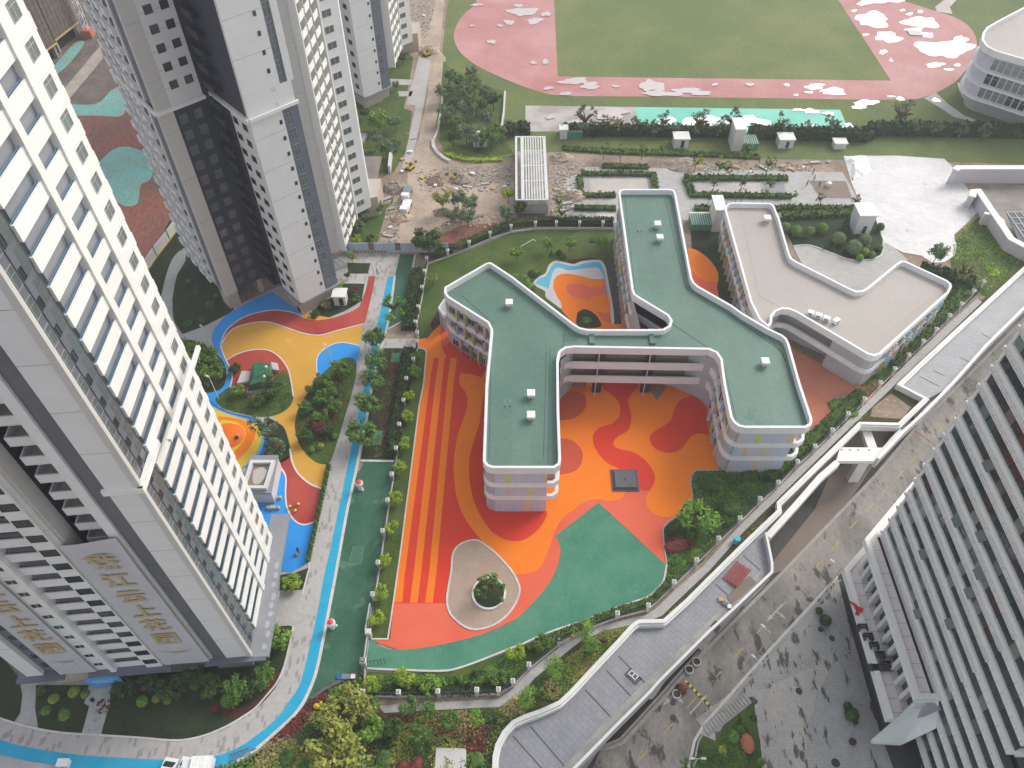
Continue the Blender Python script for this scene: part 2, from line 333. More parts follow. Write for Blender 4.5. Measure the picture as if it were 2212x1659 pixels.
def wall_run(b, P, thick, z0, z1, m, closed=False, side=0.5, mtop=None):
    """a wall of rectangular section along the points P"""
    A = offset_line(P, thick*side, closed); B = offset_line(P, -thick*(1-side), closed); n = len(P)
    vs = [Vector((p.x, p.y, z0)) for p in A]+[Vector((p.x, p.y, z1)) for p in A]+[Vector((p.x, p.y, z0)) for p in B]+[Vector((p.x, p.y, z1)) for p in B]
    fs = []; tops = []
    for i in range(n if closed else n-1):
        j = (i+1) % n
        fs += [(j, i, n+i, n+j), (2*n+i, 2*n+j, 3*n+j, 3*n+i), (i, j, 2*n+j, 2*n+i)]; tops.append((n+j, n+i, 3*n+i, 3*n+j))
    if not closed: fs += [(0, 2*n, 3*n, n), (3*n-1, n-1, 2*n-1, 4*n-1)]
    b.add(vs, fs, m); b.add(vs, tops, mtop or m)
def kerb(name, pts, width, h, m='kerb', sm=False, closed=False, z=0.0, px=True, label=None, kind='structure'):
    if sm: pts = smooth(pts, closed, 5)
    P = [G(*p, z) for p in pts] if px else [Vector((*p, z)) for p in pts]
    b = MB(); wall_run(b, P, width, z, z+h, m, closed)
    return b.obj(name, kind=kind, label=label)
HAZE = 0.0003
# ================================================================== the ground and everything laid flat on it
ZR = -7.0      # the road runs seven metres below the school terrace
L1 = [(1063,1659),(1064,1634),(1070,1607),(1085,1579),(1106,1556),(1131,1544),(1168,1531),(1206,1514),(1231,1491),(1256,1464),(1293,1424),(1331,1384),(1363,1349),(1378,1338),(1433,1337),(1481,1294),(1531,1244),(1600,1176),(1659,1120),(1679,1101),(1678,1084),(1760,1004),(1856,911),(1940,913),(1995,860),(1937,830),(2000,770),(2100,678),(2212,575),(2300,500)]
edge = [G(*p, 1.3) for p in L1]
ground = MB(); ground.prism([(-600,-150),(edge[0].x+1,-150),(edge[0].x+1, 20)]+[(p.x+.25, p.y) for p in edge]+[(600, 420),(600,900),(-600,900)], ZR-.2, -0.02, 'wall_brown', 'dirt'); ground.obj('ground', kind='structure')
g2 = MB(); g2.box(-100, 600, -150, 500, ZR-1.2, ZR-.05, 'road_pale'); g2.obj('lower_ground', kind='structure')
S = sheet
# --- far left: building plot with raw soil and dust netting
S('building_plot', [(-200,-100),(230,-100),(260,100),(300,300),(400,470),(375,560),(330,640),(200,640),(-300,640)], .0, 'grey_soil')
S('red_soil_bank', [(120,262),(180,235),(262,235),(300,290),(330,400),(392,470),(372,520),(345,600),(300,640),(220,560),(150,420),(110,300)], .01, 'red_soil', True)
S('temporary_road', [(100,238),(216,99),(224,124),(118,252)], .03, 'concrete')
S('temporary_road_track', [(112,232),(217,107),(221,117),(121,243)], .036, 'dirt_light')
S('dust_net', [(162,93),(182,93),(146,141),(108,168),(104,158),(123,135)], .045, 'net', True)
S('dust_net', [(120,224),(205,225),(240,195),(262,190),(272,225),(262,250),(215,250),(130,246)], .045, 'net', True)
S('dust_net', [(205,365),(255,318),(312,330),(330,368),(322,390),(304,400),(296,440),(262,442),(222,405)], .045, 'net', True)
# --- lawns and paving of the residential side
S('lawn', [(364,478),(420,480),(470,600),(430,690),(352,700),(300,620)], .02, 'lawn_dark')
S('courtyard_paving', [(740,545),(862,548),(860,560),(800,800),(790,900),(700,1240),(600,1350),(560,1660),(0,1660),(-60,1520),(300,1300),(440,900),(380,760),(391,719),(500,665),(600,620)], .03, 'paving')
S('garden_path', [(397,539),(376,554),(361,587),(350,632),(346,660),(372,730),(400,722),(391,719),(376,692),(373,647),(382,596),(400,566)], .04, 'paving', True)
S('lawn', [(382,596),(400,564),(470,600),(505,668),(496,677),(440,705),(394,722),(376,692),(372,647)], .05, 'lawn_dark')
S('lawn', [(747,568),(800,569),(795,591),(752,591)], .05, 'lawn_dark')
S('lawn', [(735,612),(788,612),(781,650),(745,672),(700,690),(665,687),(648,680),(640,660),(700,640)], .05, 'lawn_dark')
S('doorway_paving', [(650,668),(668,679),(700,650),(722,640),(715,615),(690,630)], .056, 'paving_warm')
S('kerb_band', [(781,652),(789,612),(793,612),(784,654)], .06, 'kerb')
# play court: yellow base, red and blue waves, white seams
def shape(name, pts, z, m, sm=True, edge=None):
    if edge: S('seam_line', [*pts], z-.004, 'white_line', sm) if False else None
    return S(name, pts, z, m, sm)
RB_top = [(553,677),(590,671),(628,675),(653,685),(670,691),(703,690),(740,680),(773,665),(780,652),(790,625),(797,596),(811,596),(803,640),(793,677),(787,700)]
RB_low = [(728,715),(690,725),(653,720),(615,707),(583,697),(553,697),(512,707),(490,725),(481,742),(482,728),(487,718),(500,704),(525,687)]
S('play_court', [(585,631),(640,672),(680,680),(787,700),(775,746),(772,780),(765,830),(745,900),(712,1005),(700,1057),(660,1050),(640,1080),(600,1010),(628,985),(627,970),(623,947),(615,925),(600,915),(590,897),(570,890),(520,860),(500,815),(470,770),(470,720),(520,665)], .07, 'yellow')
S('play_court_blue_wave', smooth([(585,631),(600,640),(640,668),(655,684),(628,676),(590,672),(553,677),(525,687),(500,704),(487,718),(482,735),(478,748),(484,768),(492,785),(500,800),(503,818),(500,838),(480,850),(466,862),(470,875),(440,880),(440,838),(470,840),(488,825),(492,806),(485,787),(472,764),(459,741),(460,717),(475,695),(497,675),(525,660),(553,645)], True, 3), .08, 'blue')
S('play_court_red_wave', smooth(RB_top[:-4], False, 4)+[(797,596),(811,596),(803,640),(787,700)]+smooth(RB_low, False, 4), .09, 'brick_red')
S('play_court_red_round', [(490,779),(508,768),(530,760),(553,756),(578,757),(598,767),(615,785),(625,805),(630,830),(630,848),(600,850),(505,850),(503,815)], .09, 'brick_red', True)
S('play_court_blue_round', [(689,822),(684,795),(686,772),(698,757),(718,745),(743,741),(775,747),(772,780),(765,800),(740,840)], .09, 'blue', True)
S('lawn', [(466,864),(474,852),(495,838),(515,850),(560,858),(592,818),(615,800),(630,835),(634,857),(628,875),(613,889),(590,898),(560,900),(530,895),(500,888),(478,880)], .10, 'lawn_bright', True)
S('lawn', [(693,1002),(676,994),(658,977),(645,955),(637,925),(639,902),(645,880),(660,855),(680,825),(715,790),(745,772),(769,782),(765,830),(745,900),(722,975),(711,1000)], .10, 'lawn_bright', True)
S('lawn', [(573,905),(600,913),(614,925),(622,947),(627,970),(625,988),(598,1003),(573,1000),(562,990),(575,960)], .10, 'lawn_dark', True)
S('lawn', [(398,742),(440,745),(478,775),(489,803),(480,838),(440,850),(400,850)], .10, 'lawn_dark', True)
S('play_bowl_blue', [(440,858),(462,872),(485,886),(512,894),(545,902),(570,914),(578,945),(570,980),(553,998),(520,1010),(480,1000),(440,900)], .11, 'blue_dark', True)
S('play_bowl_light_blue', [(440,865),(462,878),(485,890),(512,898),(543,906),(564,917),(571,945),(563,976),(548,995),(520,1010),(480,1000),(440,900)], .116, 'blue_light', True)
S('play_bowl_yellow', [(448,878),(470,886),(490,894),(512,901),(540,910),(558,920),(565,945),(556,975),(540,992),(518,1012),(480,1000),(448,930)], .122, 'yellow_bright', True)
S('play_bowl_orange', [(462,905),(480,900),(505,903),(530,910),(549,922),(552,940),(542,962),(525,982),(508,995),(480,985),(462,940)], .128, 'orange', True)
S('play_bowl_yellow_ring', [(475,910),(492,908),(513,913),(528,925),(530,942),(520,960),(505,975),(490,970),(480,940)], .134, 'yellow_bright', True)
S('play_bowl_mound_base', [(477,918),(492,914),(508,917),(519,927),(521,942),(512,956),(500,966),(488,955),(478,935)], .14, 'orange_deep', True)
S('play_court_blue', [(596,1004),(607,1012),(613,1020),(618,1035),(617,1067),(620,1095),(630,1117),(643,1130),(660,1134),(686,1125),(678,1170),(668,1212),(655,1222),(628,1236),(590,1232),(560,1150),(545,1080)], .09, 'blue')
S('play_court_red', smooth([(628,982),(598,1004),(607,1012),(613,1020),(618,1035),(617,1067),(620,1095),(630,1117),(643,1130),(660,1134),(683,1127)], False, 4)+[(700,1057)]+smooth([(678,1050),(658,1037),(640,1017),(630,992)], False, 4), .10, 'brick_red')
def seam(pts, w=.22, z=.13):
    P = [G(*p, 0) for p in smooth(pts, False, 5)]; b = MB(); wall_run(b, P, w, z-.01, z+.006, 'white_line'); b.obj('seam_line', kind='structure')
seam([(481,742),(490,725),(512,707),(553,697),(583,697),(615,707),(653,720),(690,725),(728,715),(787,700)])
seam([(655,684),(628,675),(590,671),(553,677),(525,687),(500,704),(487,718),(480,735),(478,750),(484,768),(492,785),(500,800),(502,818),(497,838)])
seam([(490,779),(508,768),(530,760),(553,756),(578,757),(598,767),(615,785),(625,805),(630,830),(634,857)])
seam([(689,825),(684,795),(686,772),(698,757),(718,745),(743,741),(775,747)])
seam([(627,970),(630,992),(640,1017),(658,1037),(678,1050),(700,1057)], .3)
seam([(598,1004),(607,1012),(613,1020),(618,1035),(617,1067),(620,1095),(630,1117),(643,1130),(660,1134),(686,1126)], .26)
# walkway, cycle strip, green service lane
walk_l = [(812,597),(800,650),(788,700),(780,740),(770,830),(757,880),(735,960),(712,1020),(700,1080),(690,1120),(675,1180),(662,1244),(653,1285)]
blue_l = [(838,597),(826,650),(815,700),(805,745),(788,830),(758,970),(743,1047),(725,1130),(713,1190),(700,1244),(685,1327),(670,1394),(658,1444),(645,1484),(625,1514),(598,1551),(553,1589),(512,1616),(462,1634),(400,1641),(325,1640),(250,1636),(175,1631),(100,1621),(37,1609),(-30,1588)]
blue_r = [(853,597),(846,650),(838,700),(826,745),(805,830),(794,897),(779,970),(765,1037),(750,1105),(737,1177),(725,1244),(713,1307),(700,1374),(690,1424),(678,1469),(658,1514),(635,1546),(603,1576),(553,1619),(512,1644),(460,1664),(400,1680),(300,1690),(175,1662),(125,1653),(75,1646),(25,1636),(-30,1620)]
walk_in = [(634,1354),(630,1374),(623,1406),(613,1444),(598,1476),(578,1501),(553,1529),(525,1549),(487,1571),(437,1591),(382,1600),(300,1594),(222,1589),(130,1583),(60,1570),(0,1552),(-30,1540)]
S('walkway_paving', walk_l+[blue_l[10]]+blue_l[9::-1][1:], .10, 'walk')
S('walkway_paving', smooth(walk_in, False, 3)+smooth(blue_l[10:], False, 3)[::-1], .10, 'walk')
S('cycle_strip', smooth(blue_l, False, 3)+smooth(blue_r, False, 3)[::-1], .11, 'teal')
S('cross_path', [(812,745),(830,732),(903,731),(901,752),(826,752)], .115, 'walk_light')
S('forecourt_paving', [(745,545),(864,548),(858,575),(853,597),(797,597),(795,592),(802,568),(745,567)], .10, 'walk_light')
S('entrance_paving', [(737,592),(797,592),(790,613),(735,612)], .10, 'walk_light')
S('service_lane', [(864,549),(897,551),(888,597),(878,660),(872,693),(838,712),(846,650),(853,597)], .12, 'lane_green')
S('planting_strip', [(826,752),(901,752),(895,800),(880,840),(866,930),(852,997),(779,997),(794,897),(805,830)], .115, 'lawn_dark')
S('planting_bed', [(845,757),(868,757),(862,850),(848,890),(840,930),(832,990),(803,990),(812,900),(825,830)], .12, 'purpleshrub')
S('drain_cover', [(847,762),(866,762),(863,783),(843,783)], .126, 'court_green')
S('drain_cover', [(808,930),(829,930),(823,961),(803,961)], .126, 'court_green')
S('service_lane', [(787,998),(850,998),(845,1035),(838,1090),(830,1130),(822,1200),(812,1270),(800,1340),(795,1380),(788,1436),(783,1449),(753,1464),(715,1474),(683,1494),(663,1519),(645,1540),(635,1546),(658,1514),(678,1469),(690,1424),(700,1374),(713,1307),(725,1244),(737,1177),(750,1105),(765,1037)], .12, 'lane_green')
kerb('kerb', [(853,597),(846,650),(838,700),(826,745),(805,830),(794,897),(779,970),(765,1037),(750,1105),(737,1177),(725,1244),(713,1307),(700,1374),(690,1424),(678,1469),(658,1514),(635,1546),(603,1576),(553,1619),(512,1644)], .45, .16, 'kerb', True)
kerb('kerb', [(897,551),(888,597),(878,660),(872,693),(838,712)], .4, .16)
kerb('kerb', [(779,996),(852,997)], .4, .18)
kerb('kerb', walk_in, .25, .18, 'kerb', True)
kerb('kerb', [(653,1285),(668,1228),(668,1212)], .2, .16)
kerb('painted_square', [(762,1181),(786,1181),(780,1219),(755,1217)], .12, .008, 'court_green', closed=True, z=.122)
S('lane_patch', [(762,1181),(786,1181),(780,1219),(755,1217)], .124, 'lane_patch')
# lawns round the near tower
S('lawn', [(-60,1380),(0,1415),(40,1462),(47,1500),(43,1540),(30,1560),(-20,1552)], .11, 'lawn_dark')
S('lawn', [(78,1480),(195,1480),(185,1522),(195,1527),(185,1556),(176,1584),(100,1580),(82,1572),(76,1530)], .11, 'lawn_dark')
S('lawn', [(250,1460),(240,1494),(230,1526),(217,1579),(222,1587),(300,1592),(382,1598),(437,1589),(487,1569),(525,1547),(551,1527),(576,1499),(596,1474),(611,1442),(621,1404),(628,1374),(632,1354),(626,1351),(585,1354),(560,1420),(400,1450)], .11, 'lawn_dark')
S('forecourt_paving', [(585,1275),(655,1270),(664,1244),(702,1244),(690,1327),(672,1400),(634,1358),(585,1354)], .098, 'paving')
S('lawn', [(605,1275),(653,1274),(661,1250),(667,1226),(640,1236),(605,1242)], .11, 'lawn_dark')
S('shrub_bed', [(452,1534),(465,1521),(492,1519),(515,1530),(545,1520),(566,1500),(585,1470),(600,1452),(607,1459),(598,1480),(575,1510),(545,1536),(510,1552),(480,1540)], .14, 'redshrub', True)
S('doorway_paving', [(195,1465),(250,1465),(238,1494),(237,1521),(217,1589),(176,1588),(193,1524),(182,1520)], .13, 'paving')
for p in [((203,1532),(209,1532),(206,1541),(200,1541)), ((220,1532),(226,1532),(223,1541),(217,1541)), ((202,1552),(211,1552),(209,1560),(200,1560)), ((192,1570),(197,1570),(194,1580),(189,1580)), ((206,1570),(211,1570),(208,1580),(203,1580))]:
    S('paving_inlay', p, .14, 'kerb_dark')
S('paving_inlay', [(194,1511),(199,1506),(204,1509),(205,1514),(200,1517),(195,1515)], .14, 'dark', True)
# south garden outside the lane
S('garden_bed', [(645,1541),(663,1519),(683,1494),(715,1474),(753,1464),(783,1449),(785,1500),(830,1530),(1078,1530),(1108,1500),(1140,1535),(1106,1556),(1070,1607),(1060,1720),(380,1740),(460,1666),(553,1621),(603,1578)], .02, 'mixed_planting')
S('outer_lawn', [(-60,1620),(0,1630),(75,1648),(125,1655),(180,1664),(300,1692),(380,1690),(380,1900),(-60,1900)], .02, 'lawn')
S('shrub_bed', [(450,1680),(553,1628),(620,1572),(660,1545),(665,1560),(600,1610),(560,1640),(520,1690)], .03, 'redshrub', True)
S('shrub_bed', [(612,1600),(640,1580),(672,1552),(700,1530),(712,1545),(690,1570),(668,1590),(650,1620),(610,1640),(600,1620)], .035, 'silvershrub', True)
S('garden_path', [(697,1640),(722,1632),(720,1680),(690,1680)], .04, 'paving_warm')
S('concrete_pad', [(942,1615),(1007,1617),(1007,1680),(938,1680)], .35, 'tarp')
# --- kindergarten grounds
S('kindergarten_lawn', [(923,572),(1014,540),(1104,503),(1156,497),(1330,497),(1330,715),(1100,725),(951,702),(936,717),(923,732),(903,733),(900,700),(908,650)], .05, 'lawn')
S('kindergarten_lawn', [(903,752),(917,755),(921,762),(915,830),(905,880),(895,960),(885,1040),(877,1100),(867,1180),(858,1244),(850,1300),(843,1380),(803,1380),(809,1294),(820,1225),(830,1157),(849,1036),(858,980),(874,877),(890,790)], .05, 'lawn')
S('kindergarten_lawn', [(1503,1017),(1580,1017),(1700,1017),(1760,930),(1930,805),(1900,860),(1791,942),(1675,1055),(1593,1132),(1500,1222),(1452,1268),(1436,1250),(1440,1221),(1432,1142),(1463,1117),(1497,1080),(1492,1047)], .05, 'groundcover')
S('kindergarten_lawn', [(1491,480),(1566,450),(1600,680),(1500,640)], .05, 'lawn_dark')
S('kindergarten_lawn', [(2056,620),(2116,630),(2095,650),(1925,815),(1880,855),(1850,850),(1880,800),(1905,765)], .05, 'groundcover')
S('gravel_strip', [(1310,560),(1330,560),(1345,740),(1322,740)], .055, 'asphalt_dark')
S('terracotta_court', [(1690,740),(1860,835),(1905,815),(1905,840),(1885,865),(1859,873),(1855,861),(1835,852),(1817,851),(1800,858),(1793,870),(1790,900),(1780,915),(1752,925),(1700,900)], .06, 'terracotta')
S('planting_bed', [(936,714),(930,700),(940,680),(955,650),(962,640),(966,660),(956,700),(944,716)], .055, 'purpleshrub', True)
S('planting_bed', [(1222,562),(1275,556),(1300,562),(1316,700),(1306,706),(1296,600),(1240,575)], .055, 'purpleshrub')
S('kindergarten_lawn', [(793,1450),(878,1453),(965,1453),(1066,1420),(1193,1368),(1281,1337),(1401,1292),(1436,1248),(1452,1262),(1397,1318),(1331,1336),(1206,1392),(1142,1446),(1108,1480),(1077,1498),(788,1503)], .045, 'lawn')
# main court
S('sports_court', [(901,733),(923,730),(936,715),(951,700),(1040,700),(1210,700),(1520,700),(1553,1015),(1546,1016),(1503,1017),(1493,1027),(1492,1047),(1497,1080),(1463,1117),(1443,1127),(1432,1142),(1433,1167),(1438,1205),(1440,1221),(1300,1300),(1131,1330),(1000,1390),(880,1410),(803,1384),(843,1380),(850,1300),(858,1244),(867,1180),(877,1100),(885,1040),(895,960),(905,880),(915,830),(921,762),(917,755),(903,752)], .07, 'coral')
S('court_red_field', [(937,760),(1060,690),(1060,900),(1110,1120),(1100,1240),(985,1235),(970,1303),(851,1303),(860,1240),(880,1090),(905,900),(919,780)], .08, 'red')
S('court_orange_band', [(903,733),(923,730),(936,715),(951,700),(958,700),(951,718),(953,748),(965,773),(937,773),(928,830),(874,1244),(869,1301),(851,1301),(858,1244),(867,1180),(877,1100),(885,1040),(895,960),(905,880),(915,830),(921,762),(917,755),(903,752)], .09, 'orange')
S('court_orange_band', [(948,773),(961,773),(954,830),(909,1244),(902,1302),(885,1302),(893,1244),(940,830)], .09, 'orange')
S('court_orange_band', [(973,773),(987,773),(980,830),(942,1244),(935,1302),(918,1302),(926,1244),(966,830)], .09, 'orange')
sw_out = [(993,806),(993,830),(1006,848),(1010,870),(1003,900),(990,935),(982,980),(980,1017),(985,1067),(1000,1112),(1023,1147),(1045,1172),(1073,1197),(1100,1228)]
sw_bot = [(1106,1237),(1118,1241),(1138,1240),(1163,1230),(1178,1205),(1188,1180),(1198,1150),(1213,1122),(1241,1100),(1266,1083),(1293,1079),(1320,1083),(1340,1078),(1349,1068),(1352,1056)]
sw_r = [(1385,1040),(1411,1047),(1401,1062),(1396,1077),(1398,1095),(1413,1110),(1436,1117),(1462,1117)]
S('court_orange_field', smooth(sw_out, False, 4)+smooth(sw_bot, False, 4)+smooth(sw_r, False, 3)+[(1497,1080),(1492,1047),(1493,1027),(1503,1017),(1546,1016),(1553,1015),(1516,860),(1480,700),(1150,700),(1060,780),(1040,815),(1018,808)], .09, 'orange')
S('court_red_ring', [(1050,850),(1036,912),(1021,960),(1014,992),(1014,1030),(1023,1080),(1040,1117),(1065,1150),(1100,1168),(1131,1166),(1156,1150),(1173,1130),(1181,1105),(1150,1085),(1090,1000)], .10, 'red', True)
S('court_red_wave', smooth([(1285,790),(1301,835),(1318,850),(1336,867),(1340,885),(1336,902),(1321,915),(1298,922),(1283,937),(1281,955),(1291,977),(1306,995),(1321,1005),(1336,1012),(1348,1030),(1352,1056)], False, 4)+smooth([(1385,1058),(1401,1060),(1410,1048),(1415,1035),(1412,1020),(1401,1002),(1383,985),(1363,975),(1338,970),(1326,962),(1326,952),(1336,942),(1356,930),(1363,912),(1363,892),(1357,870),(1361,855),(1376,837),(1392,790)], False, 4), .10, 'red')
S('court_red_blob', [(1404,950),(1406,938),(1421,927),(1438,917),(1451,905),(1455,888),(1464,870),(1481,858),(1506,855),(1517,862),(1526,905),(1531,938),(1516,936),(1501,938),(1488,948),(1476,965),(1461,975),(1441,978),(1421,972),(1409,962)], .10, 'red', True)
S('court_red_round', [(1200,910),(1213,908),(1240,903),(1262,885),(1266,865),(1256,848),(1213,848),(1190,870)], .10, 'red_mute', True)
S('court_red_round', [(1195,950),(1216,947),(1238,953),(1255,970),(1259,985),(1254,1005),(1240,1018),(1216,1024),(1195,1020)], .10, 'red_mute', True)
S('court_green_field', smooth([(797,1380),(808,1384),(818,1394),(840,1402),(878,1403),(928,1397),(978,1387),(1028,1374),(1066,1362),(1106,1343),(1131,1322),(1156,1297),(1181,1267),(1195,1244),(1206,1217),(1211,1190),(1208,1172)], False, 3)+[(1200,1157),(1293,1085),(1440,1221)]+smooth([(1436,1244),(1431,1259),(1418,1274),(1401,1289),(1368,1301),(1331,1314),(1281,1334),(1231,1351),(1193,1364),(1156,1379),(1126,1393),(1106,1400),(1066,1416),(1028,1431),(990,1444),(965,1449),(928,1450),(878,1448),(823,1446),(793,1444)], False, 3), .10, 'court_green')
kerb('kerb', [(1440,1221),(1436,1244),(1431,1259),(1418,1274),(1401,1289),(1368,1301),(1331,1314),(1281,1334),(1231,1351),(1193,1364),(1156,1379),(1126,1393),(1106,1400),(1066,1416),(1028,1431),(990,1444),(965,1449),(928,1450),(878,1448),(823,1446),(793,1444)], .28, .17, 'kerb', True)
kerb('kerb', [(1553,1016),(1546,1016),(1503,1017),(1493,1027),(1492,1047),(1497,1080),(1463,1117),(1443,1127),(1432,1142),(1433,1167),(1438,1205),(1440,1221)], .22, .17, 'kerb_dark')
kerb('kerb', [(803,1381),(838,1381),(850,1300),(858,1244),(867,1180),(877,1100),(885,1040),(895,960),(905,880),(915,830),(921,762),(917,755),(903,752)], .22, .17, 'kerb')
S('sand_bed', [(975,1235),(978,1200),(990,1180),(1010,1170),(1030,1168),(1048,1178),(1075,1200),(1106,1235),(1120,1262),(1122,1280),(1113,1305),(1095,1330),(1068,1350),(1035,1360),(1010,1357),(985,1340),(970,1320),(966,1290)], .12, 'sand', True)
kerb('kerb', [(975,1235),(978,1200),(990,1180),(1010,1170),(1030,1168),(1048,1178),(1075,1200),(1106,1235),(1120,1262),(1122,1280),(1113,1305),(1095,1330),(1068,1350),(1035,1360),(1010,1357),(985,1340),(970,1320),(966,1290)], .3, .2, 'kerb', True, closed=True)
# north court with pale blue rim
S('pool_rim', [(1152,610),(1163,598),(1178,590),(1186,572),(1200,563),(1222,567),(1240,570),(1258,564),(1288,561),(1303,567),(1313,600),(1324,710),(1255,712),(1230,680),(1182,645),(1178,630),(1165,622),(1153,617)], .06, 'tarp', True)
S('pool_rim_blue', smooth([(1157,611),(1166,602),(1180,595),(1190,577),(1202,568),(1222,572),(1242,575),(1262,569),(1288,566),(1299,572),(1308,602),(1316,690),(1260,700),(1215,665),(1212,640),(1200,625),(1182,622),(1166,616)], True, 4), .066, 'blue_light')
S('pool_rim_pale', smooth([(1190,602),(1196,585),(1206,578),(1230,584),(1260,580),(1288,578),(1297,584),(1302,602),(1260,600),(1220,592),(1203,600),(1196,612),(1205,625),(1218,650),(1214,668),(1190,648),(1184,632)], True, 4), .072, 'tarp')
S('small_court_orange', smooth([(1196,605),(1205,595),(1222,591),(1250,595),(1280,602),(1306,603)], False, 4)+[(1322,712),(1250,712)]+smooth([(1213,670),(1212,655),(1203,640),(1195,622)], False, 3), .08, 'orange')
S('small_court_red', smooth([(1222,620),(1230,613),(1250,613),(1275,620),(1300,618),(1306,603)], False, 4)+[(1322,700)]+smooth([(1300,690),(1285,665),(1272,650),(1250,645),(1235,640),(1225,630)], False, 4), .09, 'coral')
S('small_court_orange_spot', [(1273,650),(1280,642),(1300,638),(1314,640),(1318,672),(1300,675),(1282,665)], .10, 'orange', True)
S('small_court_orange', [(1487,545),(1487,537),(1505,540),(1530,558),(1547,580),(1552,597),(1549,620),(1548,645),(1500,645)], .08, 'orange', True)
S('small_court_red', [(1494,585),(1510,600),(1525,608),(1549,608),(1548,660),(1500,640)], .09, 'coral')
S('planter_soil', [(1246,682),(1252,672),(1265,668),(1282,676),(1294,690),(1296,706),(1250,706)], .12, 'lawn_dark', True)
# --- footpath outside the fence, slopes, plaza beyond
S('footpath', [(815,1524),(1078,1510),(1106,1488),(1140,1452),(1206,1400),(1240,1372),(1300,1350),(1395,1328),(1415,1316),(1465,1268),(1520,1222),(1593,1140),(1675,1060),(1791,948),(1925,818),(2043,705),(2110,645),(2122,652),(2055,716),(1940,825),(1803,956),(1687,1070),(1605,1150),(1535,1230),(1480,1282),(1430,1330),(1405,1340),(1310,1362),(1255,1384),(1220,1412),(1155,1465),(1125,1500),(1088,1526),(830,1540)], .07, 'paving')
S('planted_slope', [(1108,1500),(1125,1492),(1155,1460),(1220,1408),(1255,1380),(1310,1358),(1405,1336),(1430,1326),(1480,1278),(1535,1226),(1605,1146),(1687,1066),(1803,952),(1940,821),(2055,712),(2122,648),(2200,585),(2213,580),(2100,686),(1937,838),(1990,864),(1940,916),(1858,914),(1680,1086),(1681,1104),(1531,1250),(1433,1343),(1378,1344),(1363,1355),(1256,1470),(1206,1520),(1131,1550)], .03, 'mixed_planting')
S('bare_patch', [(1885,880),(1925,850),(1968,880),(1950,905),(1880,900)], .05, 'dirt')
S('school_lawn', [(2050,540),(2078,505),(2112,468),(2180,520),(2230,560),(2140,650),(2056,580)], .05, 'lawn')
S('courtyard_paving', [(1706,520),(1760,520),(1905,510),(1960,560),(1940,600),(1860,640),(1740,585)], .06, 'paving')
S('courtyard_lawn', [(1684,470),(1800,465),(1890,468),(1908,520),(1905,548),(1890,558),(1862,563),(1830,560),(1790,545),(1750,531),(1713,532)], .08, 'lawn_dark')
kerb('kerb', [(1713,532),(1750,531),(1790,545),(1830,560),(1862,563),(1890,558),(1905,548),(1908,520)], .3, .18, 'kerb', True)
# --- school field to the north
S('school_lawn', [(1000,-120),(965,20),(955,120),(950,200),(940,290),(965,333),(1060,345),(1190,328),(1420,340),(1820,345),(2062,350),(2400,360),(2600,-120)], .02, 'lawn_north')
S('running_track', [(1060,-50),(1030,5),(1003,30),(985,57),(981,85),(998,117),(1040,147),(1106,177),(1156,195),(1206,206),(1300,208),(1431,209),(1659,212),(1834,215),(1946,215),(1996,210),(2059,180),(2094,140),(2111,100),(2100,65),(2069,40),(2009,20),(1946,0),(1850,-30),(1750,-60)], .05, 'track', True)
S('grass_field', [(1190,-90),(1197,0),(1205,165),(1925,174),(1811,0),(1760,-90)], .06, 'lawn_field')
S('court_grey', [(1135,228),(1375,231),(1385,284),(1135,284)], .05, 'court_grey')
S('court_turquoise', [(1371,231),(1815,237),(1836,288),(1386,284)], .06, 'turq')
S('field_path', [(1996,212),(2022,200),(2049,225),(2084,250),(2122,264),(2300,278),(2300,290),(2184,278),(2122,268),(2059,252),(2030,232)], .06, 'paving_warm')
S('field_path', [(2064,-20),(2085,-20),(2052,15),(2058,30),(2024,25),(2020,15)], .06, 'paving_warm')
PZ = [.07]
def puddle(cx, cy, rx, ry, m='puddle_painted_glare', seed=0, lob=.35):
    rnd = random.Random(seed); n = 22; ph = [rnd.uniform(0, 6.28) for _ in range(4)]
    pts = []
    for i in range(n):
        a = 2*math.pi*i/n
        k = 1+lob*(.5*math.sin(2*a+ph[0])+.35*math.sin(3*a+ph[1])+.35*math.sin(5*a+ph[2])+.2*math.sin(8*a+ph[3]))
        pts.append((cx+rx*k*math.cos(a), cy+ry*k*math.sin(a)))
    PZ[0] += .003; S('puddle', pts, PZ[0], m, True, n=3)
pd = [(1885,42,38,15),(1990,48,34,13),(1918,80,28,11),(2040,105,52,20),(2075,85,14,8),(1760,187,22,6),(1800,197,30,7),(1915,0,34,7),(1870,5,12,5),(1908,112,8,5),(2020,140,20,5),(1862,8,10,4),(1845,23,6,3),(1975,65,16,6),(1998,75,18,6),(1925,130,4,3),(1870,75,6,3),(1965,30,7,3),(2050,150,9,3),(2068,140,8,3),(1700,183,7,3),(1748,199,8,3),(1925,208,9,2),(1945,213,9,4),(1720,205,6,2),(1950,22,5,3),(1988,25,7,3)]
for i, q in enumerate(pd): puddle(*q, seed=i)
for i, q in enumerate([(1870,222,26,7),(1855,232,14,4),(2022,216,9,4),(1830,277,16,9),(1752,240,18,5),(1725,237,12,3)]): puddle(*q, seed=50+i)
for i, q in enumerate([(1130,25,28,10),(1155,45,16,7),(1100,48,10,6),(1240,175,30,7),(1275,185,22,7),(1120,12,9,4),(1178,133,8,5),(1152,135,6,4),(1030,10,12,3),(1080,55,6,3),(1408,185,24,13),(1430,202,40,6),(1480,195,26,6),(1510,200,30,5),(1545,182,8,3),(1620,182,12,3),(1180,30,10,5),(1062,90,9,5),(1223,202,12,4),(1185,190,10,4),(1330,186,8,3),(1020,55,6,2)]): puddle(*q, m='puddle', seed=80+i)
